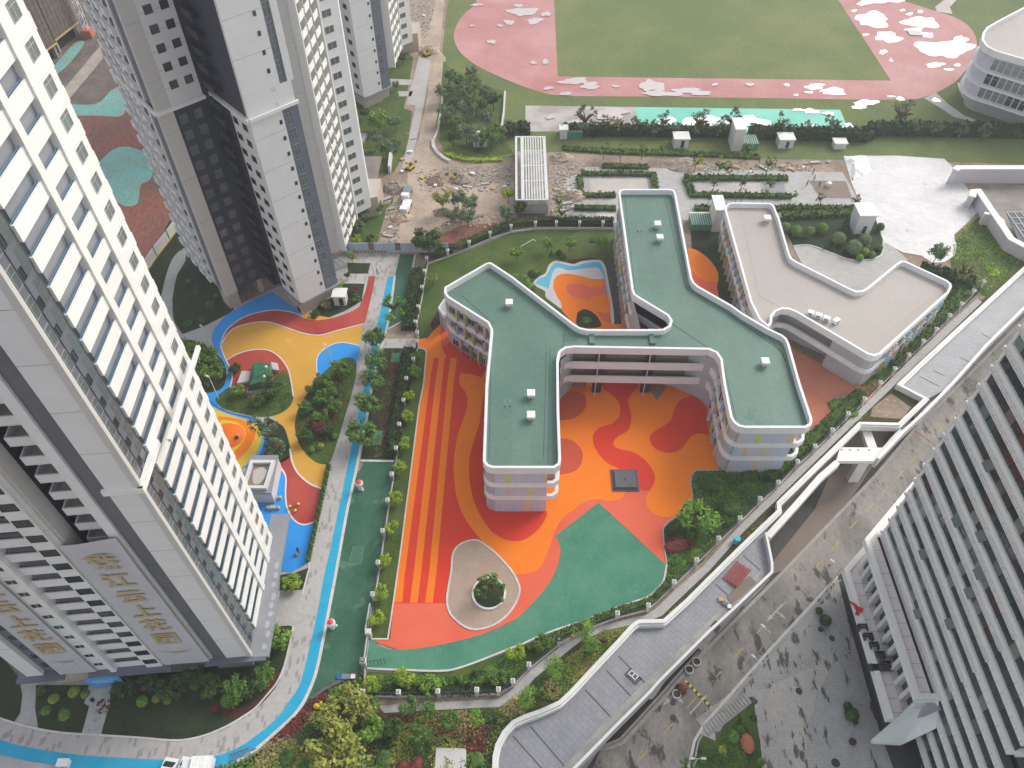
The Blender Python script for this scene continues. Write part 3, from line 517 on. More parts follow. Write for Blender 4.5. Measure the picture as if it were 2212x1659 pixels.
for i, q in enumerate([(1500,268,38,14),(1535,258,14,10),(1440,262,20,9),(1620,262,38,12),(1645,272,30,8),(1562,265,16,9),(1750,272,14,4),(1790,245,12,4)]): puddle(*q, m='puddle_painted_glare', seed=120+i, lob=.3)
for i, q in enumerate([(1250,268,30,8),(1190,252,10,5),(1320,245,38,12),(1290,275,26,5)]): puddle(*q, m='puddle', seed=140+i)
# --- works strip between field and kindergarten
S('works_paving', [(1188,370),(1270,360),(1820,372),(1850,425),(1862,470),(1690,470),(1340,478),(1200,470),(1215,420)], .05, 'paving')
S('dirt_road', [(945,-60),(965,-60),(955,60),(950,110),(963,125),(955,200),(940,275),(935,310),(960,340),(1005,357),(1110,352),(1112,460),(1000,465),(960,480),(930,505),(900,548),(835,548),(850,430),(880,400),(880,365),(905,300),(925,200),(925,110),(900,95),(870,95),(875,75),(925,70),(940,0)], .03, 'dirt_light')
S('slab_paving', [(905,122),(930,130),(928,150),(915,230),(900,300),(885,370),(868,362),(885,290),(898,228),(878,226),(885,195),(893,170)], .05, 'paving')
S('slab_paving', [(842,170),(890,172),(888,183),(845,184)], .05, 'paving'); S('slab_paving', [(860,197),(892,197),(888,208),(862,208)], .05, 'paving')
S('verge', [(740,110),(880,112),(893,125),(880,200),(872,235),(890,240),(880,320),(850,372),(770,380),(735,330),(730,250)], .04, 'lawn')
S('verge', [(785,440),(840,440),(852,420),(845,450),(830,500),(810,530),(760,530),(760,480)], .04, 'lawn')
S('slab_pile_paving', [(835,450),(862,430),(865,470),(855,528),(815,528)], .05, 'rubble')
S('scaffold_yard', [(862,470),(895,400),(905,440),(880,540),(858,530)], .05, 'dirt_light')
S('rubble_ground', [(1005,360),(1110,357),(1112,392),(1000,395),(950,380),(960,362)], .05, 'rubble', True)
S('rubble_ground', [(1190,345),(1260,350),(1255,372),(1215,390),(1240,430),(1225,465),(1190,460)], .055, 'rubble', True)
S('rubble_ground', [(1450,352),(1520,350),(1560,362),(1540,370),(1450,368)], .06, 'rubble', True)
S('rubble_ground', [(860,0),(935,0),(925,60),(900,85),(862,60)], .05, 'rubble', True)
S('planting_soil', [(905,548),(955,505),(1000,485),(1110,480),(1104,500),(1014,535),(925,570)], .05, 'red_soil')
S('copse_lawn', [(958,130),(1000,180),(1088,195),(1086,300),(1110,330),(1060,338),(1000,322),(950,300),(952,200)], .05, 'lawn')
def hedge(name, pts, wd, h, m, label, cat='hedge', bump=.25, sm=False, group=None, seed=1):
    """a clipped hedge: a leafy skin of many small faces over a core"""
    if sm: pts = smooth(pts, False, 4)
    P = [G(*p, 0) for p in pts]; b = MB(); wall_run(b, P, wd*.8, 0, h*.85, m)
    rnd = random.Random(seed); L = sum((P[i+1]-P[i]).length for i in range(len(P)-1)); n = int(min(L*(wd+h)*14, 9000)); s = .16+.02*wd
    if P[0].length > 150: n = n//3; s *= 1.9
    vs = []; fs = []
    for k in range(n):
        t = rnd.random()*L
        for i in range(len(P)-1):
            l = (P[i+1]-P[i]).length
            if t <= l: break
            t -= l
        d = (P[i+1]-P[i])/max(l, 1e-6); nn = Vector((-d.y, d.x, 0)); q = rnd.random()
        if q < .5: p = P[i]+d*t+nn*rnd.uniform(-.5, .5)*wd+Vector((0, 0, h*rnd.uniform(.85, 1.08)))
        else: p = P[i]+d*t+nn*(.5 if q < .75 else -.5)*wd*rnd.uniform(.8, 1.1)+Vector((0, 0, h*rnd.uniform(.1, 1)))
        leafquad(vs, fs, p, s*rnd.uniform(.7, 1.4), rnd)
    b.add(vs, fs, m)
    return b.obj(name, label=label, cat=cat, group=group)
def leafquad(vs, fs, p, s, rnd, nb=None):
    n = Vector((rnd.gauss(0, 1), rnd.gauss(0, 1), rnd.gauss(0, 1)+.6))
    if nb is not None: n = n*.6+nb*1.2
    n.normalize(); a = n.orthogonal().normalized(); a.rotate(Matrix.Rotation(rnd.uniform(0, 6.28), 3, n)); b = n.cross(a); k = len(vs)
    vs.extend([p+a*s, p+b*s*.6, p-a*s, p-b*s*.6]); fs.append((k, k+1, k+2, k+3))
hedge('hedge', [(1100,287),(1145,286)], 3, 2.4, M['hedge_dark'], 'short dark hedge just above the white pergola roof', seed=2)
hedge('hedge', [(1210,290),(1400,291),(1585,294)], 2.6, 2.6, M['hedge_dark'], 'dark uneven hedge along the near side of the grey and turquoise courts', seed=3)
hedge('hedge', [(1615,296),(1870,302),(1885,288),(2240,295)], 3, 3, M['hedge_dark'], 'long dark hedge with a kink running to the right edge behind the pale booths', seed=4)
hedge('hedge', [(1215,322),(1330,329),(1500,334),(1640,341)], 1.8, .5, M['hedge_mid'], 'low green strip hedge on the near edge of the booth lawn', seed=5)
hedge('hedge', [(1300,361),(1400,363)], 1.6, .8, M['hedge_mid'], 'short clipped strip hedge above the first paved planter', seed=6)
hedge('hedge', [(1255,378),(1411,379),(1418,424)], 1.4, .9, M['hedge_mid'], 'clipped hedge framing the left rectangular planter bed', seed=7)
hedge('hedge', [(1252,384),(1255,424),(1330,425)], 1.4, .9, M['hedge_mid'], 'clipped hedge on the near left corner of the left planter bed', seed=17)
hedge('hedge', [(1478,387),(1700,388)], 1.8, .9, M['hedge_mid'], 'clipped hedge along the far edge of the right planter bed', seed=8)
hedge('hedge', [(1482,390),(1495,424),(1708,427)], 1.6, .9, M['hedge_mid'], 'clipped hedge along the near edge of the right planter bed', seed=9)
hedge('hedge', [(1500,453),(1660,455),(1700,452),(1860,454)], 1.6, 1, M['hedge_mid'], 'low hedge strip between paving and the beige roofed building', seed=10)
hedge('hedge', [(1240,452),(1330,454)], 1.6, 1, M['hedge_mid'], 'low hedge strip left of the tall green roof wing', seed=11)
hedge('hedge', [(1690,468),(1850,462)], 2.5, 1.1, M['hedge_mid'], 'bright clipped hedge behind the round shrubs of the courtyard', seed=12)
hedge('hedge', [(905,590),(893,650),(884,715)], 2.8, 1.8, M['hedge_dark'], 'tall dark hedge between green lane and kindergarten fence, far part', seed=13)
hedge('hedge', [(885,760),(874,830),(862,900),(850,985)], 2.0, 1.7, M['hedge_dark'], 'dark hedge beside the purple planting bed along the fence', seed=14)
hedge('hedge', [(1160,484),(1325,486)], 1.6, 1.9, M['hedge_dark'], 'dark hedge behind the north railing of the kindergarten', seed=15)
hedge('hedge', [(940,557),(1014,528),(1104,490),(1156,483)], 1.4, 1.6, M['hedge_mid'], 'loose hedge behind the slanted north railing', seed=16)
hedge('hedge', [(798,1492),(1000,1494),(1072,1488),(1105,1470)], 1.5, .7, M['hedge_dark'], 'low clipped ground hedge inside the south railing', seed=18)
hedge('hedge', [(1140,1405),(1230,1362),(1330,1322),(1410,1298),(1440,1262)], 1.1, .6, M['hedge_mid'], 'narrow bright hedge between green court kerb and railing', seed=19)
hedge('hedge', [(1660,935+100),(1760,945),(1860,850)], 2.2, 1.1, M['hedge_mid'], 'hedge between the tall right wing and the diagonal railing', seed=20)
hedge('hedge', [(1925,790),(2000,715),(2085,632)], 2.6, 1.2, M['hedge_mid'], 'hedge between the beige roofed building and the diagonal railing', seed=21)
hedge('hedge', [(1985,585),(2060,605),(2100,622)], 3, 1.8, M['hedge_dark'], 'dark hedge behind the far corner of the beige roof', seed=22)
hedge('hedge', [(958,332),(1010,346),(1085,346)], 1.6, .6, M['leaf_bright'], 'bright low hedge curving round the copse beside the dirt road', sm=True, seed=23)
# planter beds
S('planter_bed', [(1262,383),(1405,383),(1410,421),(1266,421)], .08, 'kerb_dark'); S('planter_bed', [(1272,386),(1397,386),(1401,417),(1277,417)], .12, 'paving_warm')
S('planter_bed', [(1490,391),(1695,391),(1702,421),(1498,421)], .08, 'kerb_dark'); S('planter_bed', [(1500,396),(1640,394),(1646,417),(1506,417)], .12, 'paving_warm'); S('planter_bed', [(1648,394),(1692,394),(1698,417),(1653,417)], .12, 'metal_grey')
S('planter_bed', [(1748,390),(1828,391),(1840,428),(1772,428)], .09, 'wall_brown')
S('white_board', [(1490,458),(1540,458),(1546,468),(1490,468)], .3, 'tarp_white'); S('white_board', [(1688,457),(1712,457),(1718,468),(1692,468)], .3, 'tarp_white')
S('white_sheet', [(1287,452),(1328,454),(1326,468),(1290,468)], .12, 'tarp')
S('event_plaza', [(1822,337),(1935,336),(2040,343),(2062,365),(2085,400),(2108,430),(2112,458),(2085,485),(2061,507),(2067,530),(2062,552),(2040,566),(2015,568),(1990,552),(1950,545),(1905,520),(1890,490),(1866,450),(1850,420),(1838,390)], .07, 'event_paving')
# --- road, plaza, slope on the right
S('road', [(1000,1800),(1060,1560),(1500,1180),(1900,860),(2230,560),(2700,700),(2700,1900),(1000,1900)], ZR+.012, 'road')
S('side_path', [(2115,400),(2400,400),(2400,560),(2212,540),(2180,520)], .03, 'road_pale')
S('plaza', [(1480,1720),(1500,1601),(1520,1566),(1659,1408),(1809,1246),(1872,1180),(2000,1180),(2200,1400),(2200,1800)], ZR+.03, 'plaza')
S('plaza_pale', [(1632,1510),(1690,1470),(1760,1440),(1800,1420),(1760,1520),(1742,1600),(1742,1720),(1656,1720),(1645,1620)], ZR+.034, 'plaza_pale', True)
S('painted_shade_paving', [(1809,1246),(1880,1180),(1960,1240),(1990,1560),(1990,1700),(1945,1700),(1900,1580),(1830,1330)], ZR+.036, 'asphalt_dark')  # dark sheet: the hotel terraces' shade put into the paving colour
S('under_bridge_ground', [(1655,1150),(1800,985),(1975,900),(1980,920),(1889,1025),(1684,1238),(1659,1262),(1518,1402),(1431,1502),(1346,1596),(1300,1612),(1280,1660),(1200,1700),(1100,1600),(1500,1280)], ZR+.03, 'asphalt_dark')  # dark ground tone that includes the shadow below the walkway
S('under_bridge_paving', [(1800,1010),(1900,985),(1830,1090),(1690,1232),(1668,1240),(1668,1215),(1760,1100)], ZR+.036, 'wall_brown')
kerb('kerb', [(1240,1690),(1291,1619),(1318,1616),(1346,1604),(1431,1511),(1518,1411),(1659,1269),(1684,1244),(1889,1030),(1976,927),(2071,832),(2230,670)], .5, .16, 'kerb_dark', z=ZR)
kerb('kerb', [(1229,1678),(1284,1613),(1312,1609),(1340,1597),(1424,1505),(1511,1405),(1652,1262)], .35, .2, 'kerb_dark', z=ZR)
kerb('kerb', [(1809,1246),(1659,1408),(1520,1566),(1500,1601),(1478,1700)], .4, .16, 'kerb', z=ZR)
kerb('kerb', [(1815,1253),(1665,1415),(1527,1570),(1508,1603),(1490,1700)], .25, .14, 'kerb_dark', z=ZR)
def dash(c, ln, wd, m='paint_yellow', ang=None, z=.035, name='road_marking'):
    p = G(*c, ZR); a = ang; T = Matrix.Translation(p) @ Matrix.Rotation(a, 4, 'Z'); b = MB(); b.box(-ln/2, ln/2, -wd/2, wd/2, z-.01, z, m, T); return b.obj(name, kind='structure')
A1 = G(1388,1634,ZR); A2 = G(1643,1359,ZR); ra = math.atan2(A2.y-A1.y, A2.x-A1.x)
for c in [(1388,1634),(1443,1574),(1493,1519),(1548,1461),(1596,1409),(1643,1359),(1690,1308)]: dash(c, 2.2, .16, ang=ra)
B1 = G(1770,1220,ZR); B2 = G(2089,865,ZR); rb_ = math.atan2(B2.y-B1.y, B2.x-B1.x)
for c in [(1770,1218),(1806,1178),(1844,1133),(1879,1097),(1911,1061),(1944,1025),(1973,993),(2031,928),(2059,898),(2089,865)]: dash(c, 2.3, .16, ang=rb_)
def arrow(c, ang, bend=False):
    T = Matrix.Translation(G(*c, ZR+.04)) @ Matrix.Rotation(ang, 4, 'Z'); b = MB()
    b.box(-2.2, 0.6, -.1, .1, -.005, .004, 'paint_white', T); b.add([T @ Vector(q) for q in ((.6,-.35,.004),(2.0,0,.004),(.6,.35,.004))], [(0,1,2)], 'paint_white')
    if bend:
        b.box(-.7, -.5, 0, 1.0, -.005, .0035, 'paint_white', T); b.add([T @ Vector(q) for q in ((-.9,.9,.0035),(-.3,.9,.0035),(-.6,1.9,.0035))], [(0,1,2)], 'paint_white')
    b.obj('road_arrow', kind='structure')
arrow((1510,1520), ra); arrow((1450,1505), ra+math.pi, True); arrow((2043,1073+20), rb_, True); arrow((1995,1058), rb_, False); arrow((1672,1325), rb_+math.pi, True)
# planted corner at the bottom right
S('corner_lawn', [(1500,1601),(1510,1584),(1545,1600),(1560,1570),(1620,1505),(1628,1505),(1632,1545),(1642,1600),(1652,1720),(1478,1720)], ZR+.06, 'lawn')

hz_ = MB(); hz_.box(-420, 420, -60, 520, -9.5, 118, 'kerb'); hzo = hz_.obj('haze', kind='stuff', label='thin pale haze filling the air over the site')
hm = bpy.data.materials.new('haze'); hm.use_nodes = True; hn = hm.node_tree; hn.nodes.remove(hn.nodes['Principled BSDF']); pv = hn.nodes.new('ShaderNodeVolumePrincipled')
pv.inputs['Color'].default_value = (.93, .95, 1, 1); pv.inputs['Density'].default_value = HAZE; pv.inputs['Anisotropy'].default_value = .2; hn.links.new(pv.outputs[0], hn.nodes['Material Output'].inputs['Volume'])
hzo.data.materials.clear(); hzo.data.materials.append(hm)
scene.cycles.volume_bounces = 1
# ================================================================== buildings
def frameT(p0, p1):
    """wall frame: x along the wall left to right seen from outside, y inwards, z up"""
    x = Vector((p1[0]-p0[0], p1[1]-p0[1], 0)); L = x.length; x.normalize(); z = Vector((0,0,1)); y = z.cross(x)
    return Matrix(((x.x, y.x, 0, p0[0]), (x.y, y.y, 0, p0[1]), (0, 0, 1, 0), (0, 0, 0, 1))), L
class Reps:
    """repeated parts of one building: the 100 that show largest become parts, the rest one part"""
    def __init__(s, root): s.root = root; s.items = {}
    def put(s, name, data, T, kids=()): s.items.setdefault(name, []).append((data, T, kids))
    def done(s, maxn=100):
        for name, L in s.items.items():
            def key(it):
                x, y, d = PX(it[1].translation); off = not (-30 < x < 2242 and -30 < y < 1689)
                return (off, d)
            L = sorted(L, key=key); vis = [it for it in L if not key(it)[0]]
            if len(L) <= maxn: main, rest = L, []
            else: main, rest = L[:maxn], L[maxn:]
            for data, T, kids in main:
                o = link(name, data, s.root, mw=T)
                for kn, kd in kids: link(kn, kd, o)
            if rest:
                b = MB()
                for data, T, kids in rest:
                    for dd in [data]+[k[1] for k in kids]:
                        vs = [T @ v.co for v in dd.vertices]
                        k0 = len(b.v); b.v += [tuple(v) for v in vs]
                        for p in dd.polygons:
                            b.f.append(tuple(i+k0 for i in p.vertices)); b.m.append(b.mi(dd.materials[p.material_index])); b.sm.append(False)
                b.obj(name, s.root, kind='stuff')
_wd = {}
def window_data(w_, h_, glass='glass', frame='frame', mull=1, depth=.12, sill=False, rec=.25):
    """window: a frame that stands 4 cm proud of the wall, with mullions; its pane is a child"""
    k = (w_, h_, glass, frame, mull, sill, rec)
    if k in _wd: return _wd[k]
    b = MB(); t = .06
    b.box(0, w_, -.05, rec, 0, t, frame); b.box(0, w_, -.05, rec, h_-t, h_, frame); b.box(0, t, -.05, rec, t, h_-t, frame); b.box(w_-t, w_, -.05, rec, t, h_-t, frame)
    for i in range(mull): x = w_*(i+1)/(mull+1); b.box(x-.025, x+.025, -.02, rec, t, h_-t, frame)
    if h_ > 1.6: b.box(t, w_-t, -.015, rec, h_*.62, h_*.62+.05, frame)
    if sill: b.box(-.1, w_+.1, -.18, -.05, -.1, .02, 'white')
    g = MB(); g.box(t, w_-t, -.012, rec, t, h_-t, glass)
    _wd[k] = (b.data('window'), (('pane', g.data('pane')),)); return _wd[k]
def win(reps, T, x, z, w_, h_, name='window', y=0, **kw):
    d, kids = window_data(round(w_, 2), round(h_, 2), **kw); reps.put(name, d, T @ Matrix.Translation((x, y, z)), kids)
def sect(root, T, x0, x1, y0, y1, z0, z1, m, name='wall', lines=None):
    b = MB(); b.box(x0, x1, y0, y1, z0, z1, m, T)
    if lines:
        z = z0+lines
        while z < z1-.3: b.box(x0+.01, x1-.01, y0-.012, y0+.02, z, z+.05, 'tower_midgrey', T); z += lines
    return b.obj(name, root)
# ------------------------------------------------------------------ kindergarten with the green roof
KH = 12.6
def px2(pts, z): return [G(*p, z) for p in pts]
kg = empty('school_building', (0,0,0), 'kindergarten with green H shaped roof, white rounded parapet and pastel panels', 'building')
out_px = [(1060,566),(1106,596),(1240,699),(1253,707),(1271,711),(1415,711),(1432,710),(1444,703),(1448,692),(1441,681),(1378,643),(1368,636),(1364,624),(1336,418),(1338,411),(1346,408),(1448,408),(1457,411),(1461,420),(1495,600),(1500,610),(1509,618),(1581,659),(1606,677),(1659,708),(1690,723),(1700,731),(1705,742),(1730,830),(1755,905),(1754,916),(1742,924),(1610,924),(1596,921),(1584,912),(1577,900),(1563,830),(1556,776),(1547,762),(1531,755),(1240,750),(1223,752),(1211,760),(1207,776),(1208,880),(1212,990),(1210,1003),(1198,1011),(1065,1011),(1051,1007),(1043,996),(1049,830),(1060,712),(1053,697),(966,642),(959,632),(960,620),(1050,568)]
OUT = px2(out_px, KH)[::-1]
b = MB(); wall_run(b, OUT, .42, 11.0, KH, 'parapet', True, side=1); kg_par = b.obj('parapet', kg)
INN = offset_line(OUT, .35, True)
b = MB(); b.prism(INN, 11.05, 11.4, 'roof_green'); kg_roof = b.obj('roof', kg)
# seams and drains of the roof
b = MB()
for a, c in [((1120,620),(1222,702)),((1222,702),(1214,760)),((1180,760),(1174,990)),((1188,752),(1184,1000)),((1350,430),(1372,632)),((1436,430),(1480,620)),((1480,620),(1560,668)),((1560,668),(1690,760)),((1690,760),(1735,900)),((1438,690),(1545,762)),((1062,720),(1056,990)),((1000,640),(1066,700)),((1640,700),(1700,780)),((1560,775),(1590,905))]:
    P = [G(*a, 11.4), G(*c, 11.4)]; wall_run(b, P, .07, 11.39, 11.43, 'tower_dark')
b.obj('roof_seam', kg_roof)
for x in (1309+95, 1273):
    b = MB(); b.box(0, 1, 0, 1, 0, 1, 'roof_green', Matrix.Translation(G(x, 745, 11.35)) @ Matrix.Diagonal((.9, 3.6, .45, 1))); b.obj('roof_duct', kg_roof)
for z0, z1 in ((3.6, 4.75), (7.25, 8.4)):
    b = MB(); O2 = offset_line(OUT, .02, True); wall_run(b, O2, .5, z0, z1, 'parapet', True, side=1); b.obj('floor_band', kg)
# gallery floors of the link and the rounded nub
for z in (3.75, 7.4):
    b = MB(); b.prism(px2([(1212,762),(1240,751),(1531,756),(1552,764),(1440,682),(1449,694),(1430,711),(1253,708)], KH), z-.02, z+.18, 'wall_grey', bottom=True); b.obj('gallery_floor', kg)
    b = MB(); P = px2([(1207,790),(1208,772),(1215,758),(1228,751),(1240,750),(1531,755),(1545,760),(1556,776),(1558,790)], KH); wall_run(b, P, .3, z-.15, z+1.5, 'parapet'); b.obj('gallery_parapet', kg)
# walls of the two wings
Lw = [(1060,570),(1106,600),(1240,702),(1262,713),(1232,748),(1212,764),(1210,830),(1211,935),(1188,940),(1184,1009),(1067,1009),(1053,1005),(1046,996),(1052,830),(1062,711),(1055,696),(968,641),(961,632),(962,621),(1050,571)]
Rw = [(1368,626),(1340,418),(1342,412),(1348,410),(1446,410),(1455,412),(1459,421),(1493,602),(1499,613),(1579,659),(1604,679),(1657,711),(1688,727),(1698,733),(1702,744),(1727,832),(1738,870),(1716,876),(1728,922),(1612,922),(1598,919),(1586,910),(1580,898),(1566,832),(1559,778),(1550,764),(1531,757),(1480,735),(1390,712)]
for pp in (Lw, Rw):
    b = MB(); b.prism(offset_line(px2(pp, KH), .0, True), 0, 11.03, 'wall_grey', cap=False); b.obj('wall', kg)
# inner wall of the link galleries, columns
b = MB(); P = px2([(1232,738),(1531,742)], KH)
for z0, z1 in ((3.95, 7.38), (7.6, 11.03)): b.prism([P[0], P[1], P[1]+Vector((0, .3, 0)), P[0]+Vector((0, .3, 0))], z0, z1, 'wall_brown')
b.obj('gallery_wall', kg)
for x in (1300, 1412):
    p = G(x, 752, KH)
    b = MB(); b.box(-.1, 1.5, .55, 1.3, 0, 11.0, 'maroon', Matrix.Translation((p.x-.6, p.y, 0))); b.obj('column', kg)
    b = MB(); b.tube((p.x-.3, p.y-.12, 0), (p.x-.3, p.y-.12, 11.2), .07, .07, 'parapet', 6); b.obj('downpipe', kg)
for a, c in [((1215,835),(1266,835))]:
    A = G(*a, 0); C_ = G(*c, 0); b = MB(); b.box(A.x, C_.x, A.y, A.y+6, 0, 3.6, 'wall_brown'); b.obj('ground_floor_wall', kg)
b = MB(); b.prism([G(1398,834,0), G(1441,834,0), G(1419,866,0)], .0, .12, 'wall_brown'); b.obj('entrance_step', kg)
b = MB(); b.prism([G(1478,834,0), G(1530,834,0), G(1535,885,0)], .0, .13, 'wall_grey'); b.obj('entrance_step', kg)
kr = Reps(kg)
fin_d = {}
def fin(reps, T, x, z0, z1, c, w_=.6, d=.35, name='fin'):
    k = (c, round(z1-z0, 2), w_, d)
    if k not in fin_d:
        b = MB(); b.box(0, w_, -d, .03, 0, z1-z0, c); fin_d[k] = b.data(name)
    reps.put(name, fin_d[k], T @ Matrix.Translation((x, 0, z0)))
levels = ((.0, 3.59), (4.76, 7.24), (8.41, 10.99))
def panel_face(root, a, c, H, lv, seed, cols=('panel_lime', 'panel_blue', 'panel_peach'), off=.12):
    p0, p1 = G(*a, H), G(*c, H); T, L = frameT(p0, p1); T = T @ Matrix.Translation((0, off, 0)); rnd = random.Random(seed)
    for i, (z0, z1) in enumerate(lv):
        b = MB(); b.box(0, L, -.06, .0, z0, z1, 'panel_grey', T); x = .0; k = i
        seq = []
        while x < L-.5:
            wd = rnd.choice((.14, .5, .6)); c_ = cols[k % len(cols)]; seq.append((x, wd, c_)); x += wd+rnd.uniform(1.3, 3.4); k += 1
        for x, wd, c_ in seq: b.box(x, min(x+wd, L), -.09, -.05, z0+.01, z1-.01, c_, T)
        x = 1.3
        while x < L: b.box(x, x+.035, -.075, -.05, z0+.02, z1-.02, 'white', T); x += 1.3
        b.obj('cladding', root)
panel_face(kg, (1067,1011), (1184,1011), KH, levels, 3)
panel_face(kg, (1602,924), (1728,924), KH, levels, 8)
def window_face(root, reps, a, c, H, lv, seed, wcol='glass', fins=('panel_olive', 'maroon', 'panel_peach'), step=2.3, off=.16, proud=.45):
    p0, p1 = G(*a, H), G(*c, H); T, L = frameT(p0, p1); T = T @ Matrix.Translation((0, off, 0)); rnd = random.Random(seed)
    for i, (z0, z1) in enumerate(lv):
        x = .3+rnd.uniform(0, .8); k = i
        while x < L-1.6:
            ww = rnd.choice((1.1, 1.6)); win(reps, T, x, z0+.9, ww, min(1.8, z1-z0-1.0), glass=wcol, mull=1, frame='panel_grey')
            f = fins[k % len(fins)]; x += ww+.15
            fin(reps, T, x, z0+.02, z1-.02, f, .55, .06)
            if x+.7 < L: fin(reps, T, x+.56, z0+.02, z1-.02, rnd.choice(('panel_pink', 'panel_olive', 'white', 'panel_blue')), .16, proud)
            x += .9; k += 1
window_face(kg, kr, (965,641.5), (1054,698), KH, levels, 5, off=-.1)
window_face(kg, kr, (1563,830), (1578,900), KH, levels, 6, fins=('maroon', 'panel_lime', 'panel_blue'))
window_face(kg, kr, (1557,780), (1563,830), KH, levels, 16, fins=('maroon', 'panel_lime', 'panel_peach'))
window_face(kg, kr, (1337,424), (1364,622), KH, levels, 7, fins=('panel_peach', 'panel_lime', 'panel_blue'), wcol='glass_grey')
window_face(kg, kr, (1051,770), (1044,990), KH, levels, 9, proud=.2, off=-.02)
kr.done()
# low annex at the west corner with a roof railing
an = MB(); A = [G(951,700,0), G(962,716,0), G(985,690,0), G(970,672,0)]; an.prism(A, 0, 3.7, 'wall_grey', 'wall_grey'); an.obj('annex', kg)
b = MB(); wall_run(b, [Vector((q.x, q.y, 0)) for q in A], .2, 3.6, 4.6, 'parapet', True); b.obj('annex_parapet', kg)
# roof vents standing on the roof
def vent(c, label, zr=11.4, s=1.1, group='white roof vents on the green roof'):
    p = G(*c, zr); e = empty('roof_vent', p, label, 'roof vent', group)
    b = MB(); b.box(-.38*s, .38*s, -.38*s, .38*s, 0, .75*s, 'frame'); b.obj('shaft', e)
    b = MB(); b.box(-.6*s, .6*s, -.62*s, .62*s, .75*s, 1.15*s, 'white_warm'); b.obj('cap', e)
vent((1100,662), 'white box vent on the upper left arm of the green roof'); vent((1147,858), 'upper of the two white vents on the lower left wing roof')
vent((1147,905), 'lower of the two white vents on the lower left wing roof'); vent((1419,492), 'rear white vent of the pair on the tall upper right wing')
vent((1424,521), 'front white vent of the pair on the tall upper right wing'); vent((1650,789), 'lone white vent on the lower right wing roof')
vent((1655,480), 'white flat vent box on the beige roof', 7.4, 1.2, 'white units on the beige roof')
for c, lab in (((1383,499), 'pair of thin vent pipes on the upper right wing roof'), ((1098,878), 'pair of thin white poles on the lower left wing roof')):
    p = G(*c, 11.4); b = MB(); b.tube((-.5,0,0), (-.5,0,1.6), .05, .05, 'white', 6); b.tube((.3,0,0), (.3,0,1.5), .05, .05, 'white', 6); b.tube((-.5,0,0), (-.5,0,.15), .12, .12, 'metal_dark', 6); b.tube((.3,0,0), (.3,0,.15), .12, .12, 'metal_dark', 6)
    b.obj('vent_pipe', loc=p, label=lab, cat='vent pipe')
# ------------------------------------------------------------------ beige roofed kindergarten hall
BH = 8.6
hall = empty('school_hall', (0,0,0), 'two storey kindergarten block with bent beige roof and white rounded parapet', 'building')
hpx = [(1573,439),(1582,437),(1662,438),(1672,443),(1684,472),(1706,548),(1711,558),(1720,564),(1835,622),(1849,628),(1862,627),(1874,620),(1935,570),(1946,563),(1957,564),(2046,605),(2055,613),(2056,621),(2050,632),(1912,756),(1902,765),(1888,769),(1874,765),(1720,674),(1705,668),(1690,667),(1676,673),(1668,684),(1668,698),(1660,706),(1640,690),(1621,652),(1566,455),(1566,445)]
HP = px2(hpx, BH)[::-1]
b = MB(); wall_run(b, HP, .42, 7.1, BH, 'parapet', True, side=1); b.obj('parapet', hall)
b = MB(); b.prism(offset_line(HP, .35, True), 7.1, 7.42, 'roof_beige'); hroof = b.obj('roof', hall)
b = MB()
for a, c in [((1600,460),(1640,640)),((1640,640),(1700,670)),((1648,466),(1690,560)),((1690,560),(1850,650)),((1850,650),(1930,590)),((1880,752),(2030,628))]:
    wall_run(b, [G(*a, 7.42), G(*c, 7.42)], .06, 7.41, 7.44, 'kerb_dark')
b.obj('roof_seam', hroof)
b = MB(); wall_run(b, offset_line(HP, .02, True), .5, 3.6, 4.7, 'parapet', True, side=1); b.obj('floor_band', hall)
hw = [(1575,441),(1583,439),(1661,440),(1670,445),(1682,473),(1704,549),(1710,560),(1719,566),(1834,624),(1849,630),(1863,629),(1876,622),(1937,572),(1946,565),(1956,566),(2044,607),(2052,614),(2047,631),(1909,754),(1900,763),(1888,767),(1874,763),(1805,722),(1812,700),(1700,650),(1660,690),(1640,690),(1624,652),(1569,456),(1569,446)]
b = MB(); b.prism(px2(hw, BH), 0, 7.12, 'wall_grey', cap=False); b.obj('wall', hall)
hr = Reps(hall); lv2 = ((0, 3.58), (4.72, 7.08))
window_face(hall, hr, (1566,458), (1621,650), BH, lv2, 21, wcol='glass_grey', fins=('panel_olive', 'panel_peach', 'panel_blue'))
window_face(hall, hr, (1914,756), (2048,634), BH, lv2, 22, wcol='glass', fins=('panel_olive', 'panel_blue', 'panel_peach', 'maroon'))
p0, p1 = G(1806,723,BH), G(1874,765,BH); T, L = frameT(p0, p1); win(hr, T @ Matrix.Translation((0,.3,0)), L*.62, 1.4, 1.0, .9, glass='glass', mull=0)
hr.done()
u = G(1778,690,7.42)
for k, (dx, dy, r, lab) in enumerate([(-2.2, 1.1, -.5, 'leftmost white unit of the row on the beige roof edge'), (-.9, .4, -.5, 'second white unit of the row on the beige roof edge'), (.4, -.4, -.5, 'third white unit of the row on the beige roof edge'), (2.0, -1.0, .6, 'turned white unit at the right end of the roof edge row')]):
    b = MB(); b.box(-.6, .6, -.45, .45, .25, 1.0, 'car_white'); b.box(-.5, .5, -.35, .35, 0, .25, 'metal_grey'); b.box(-.35, .35, -.46, -.44, .35, .9, 'metal_grey')
    b.obj('air_conditioner', loc=u+Vector((dx, dy, 0)), label=lab, cat='air conditioner', group='white units on the beige roof').rotation_euler = (0, 0, r)
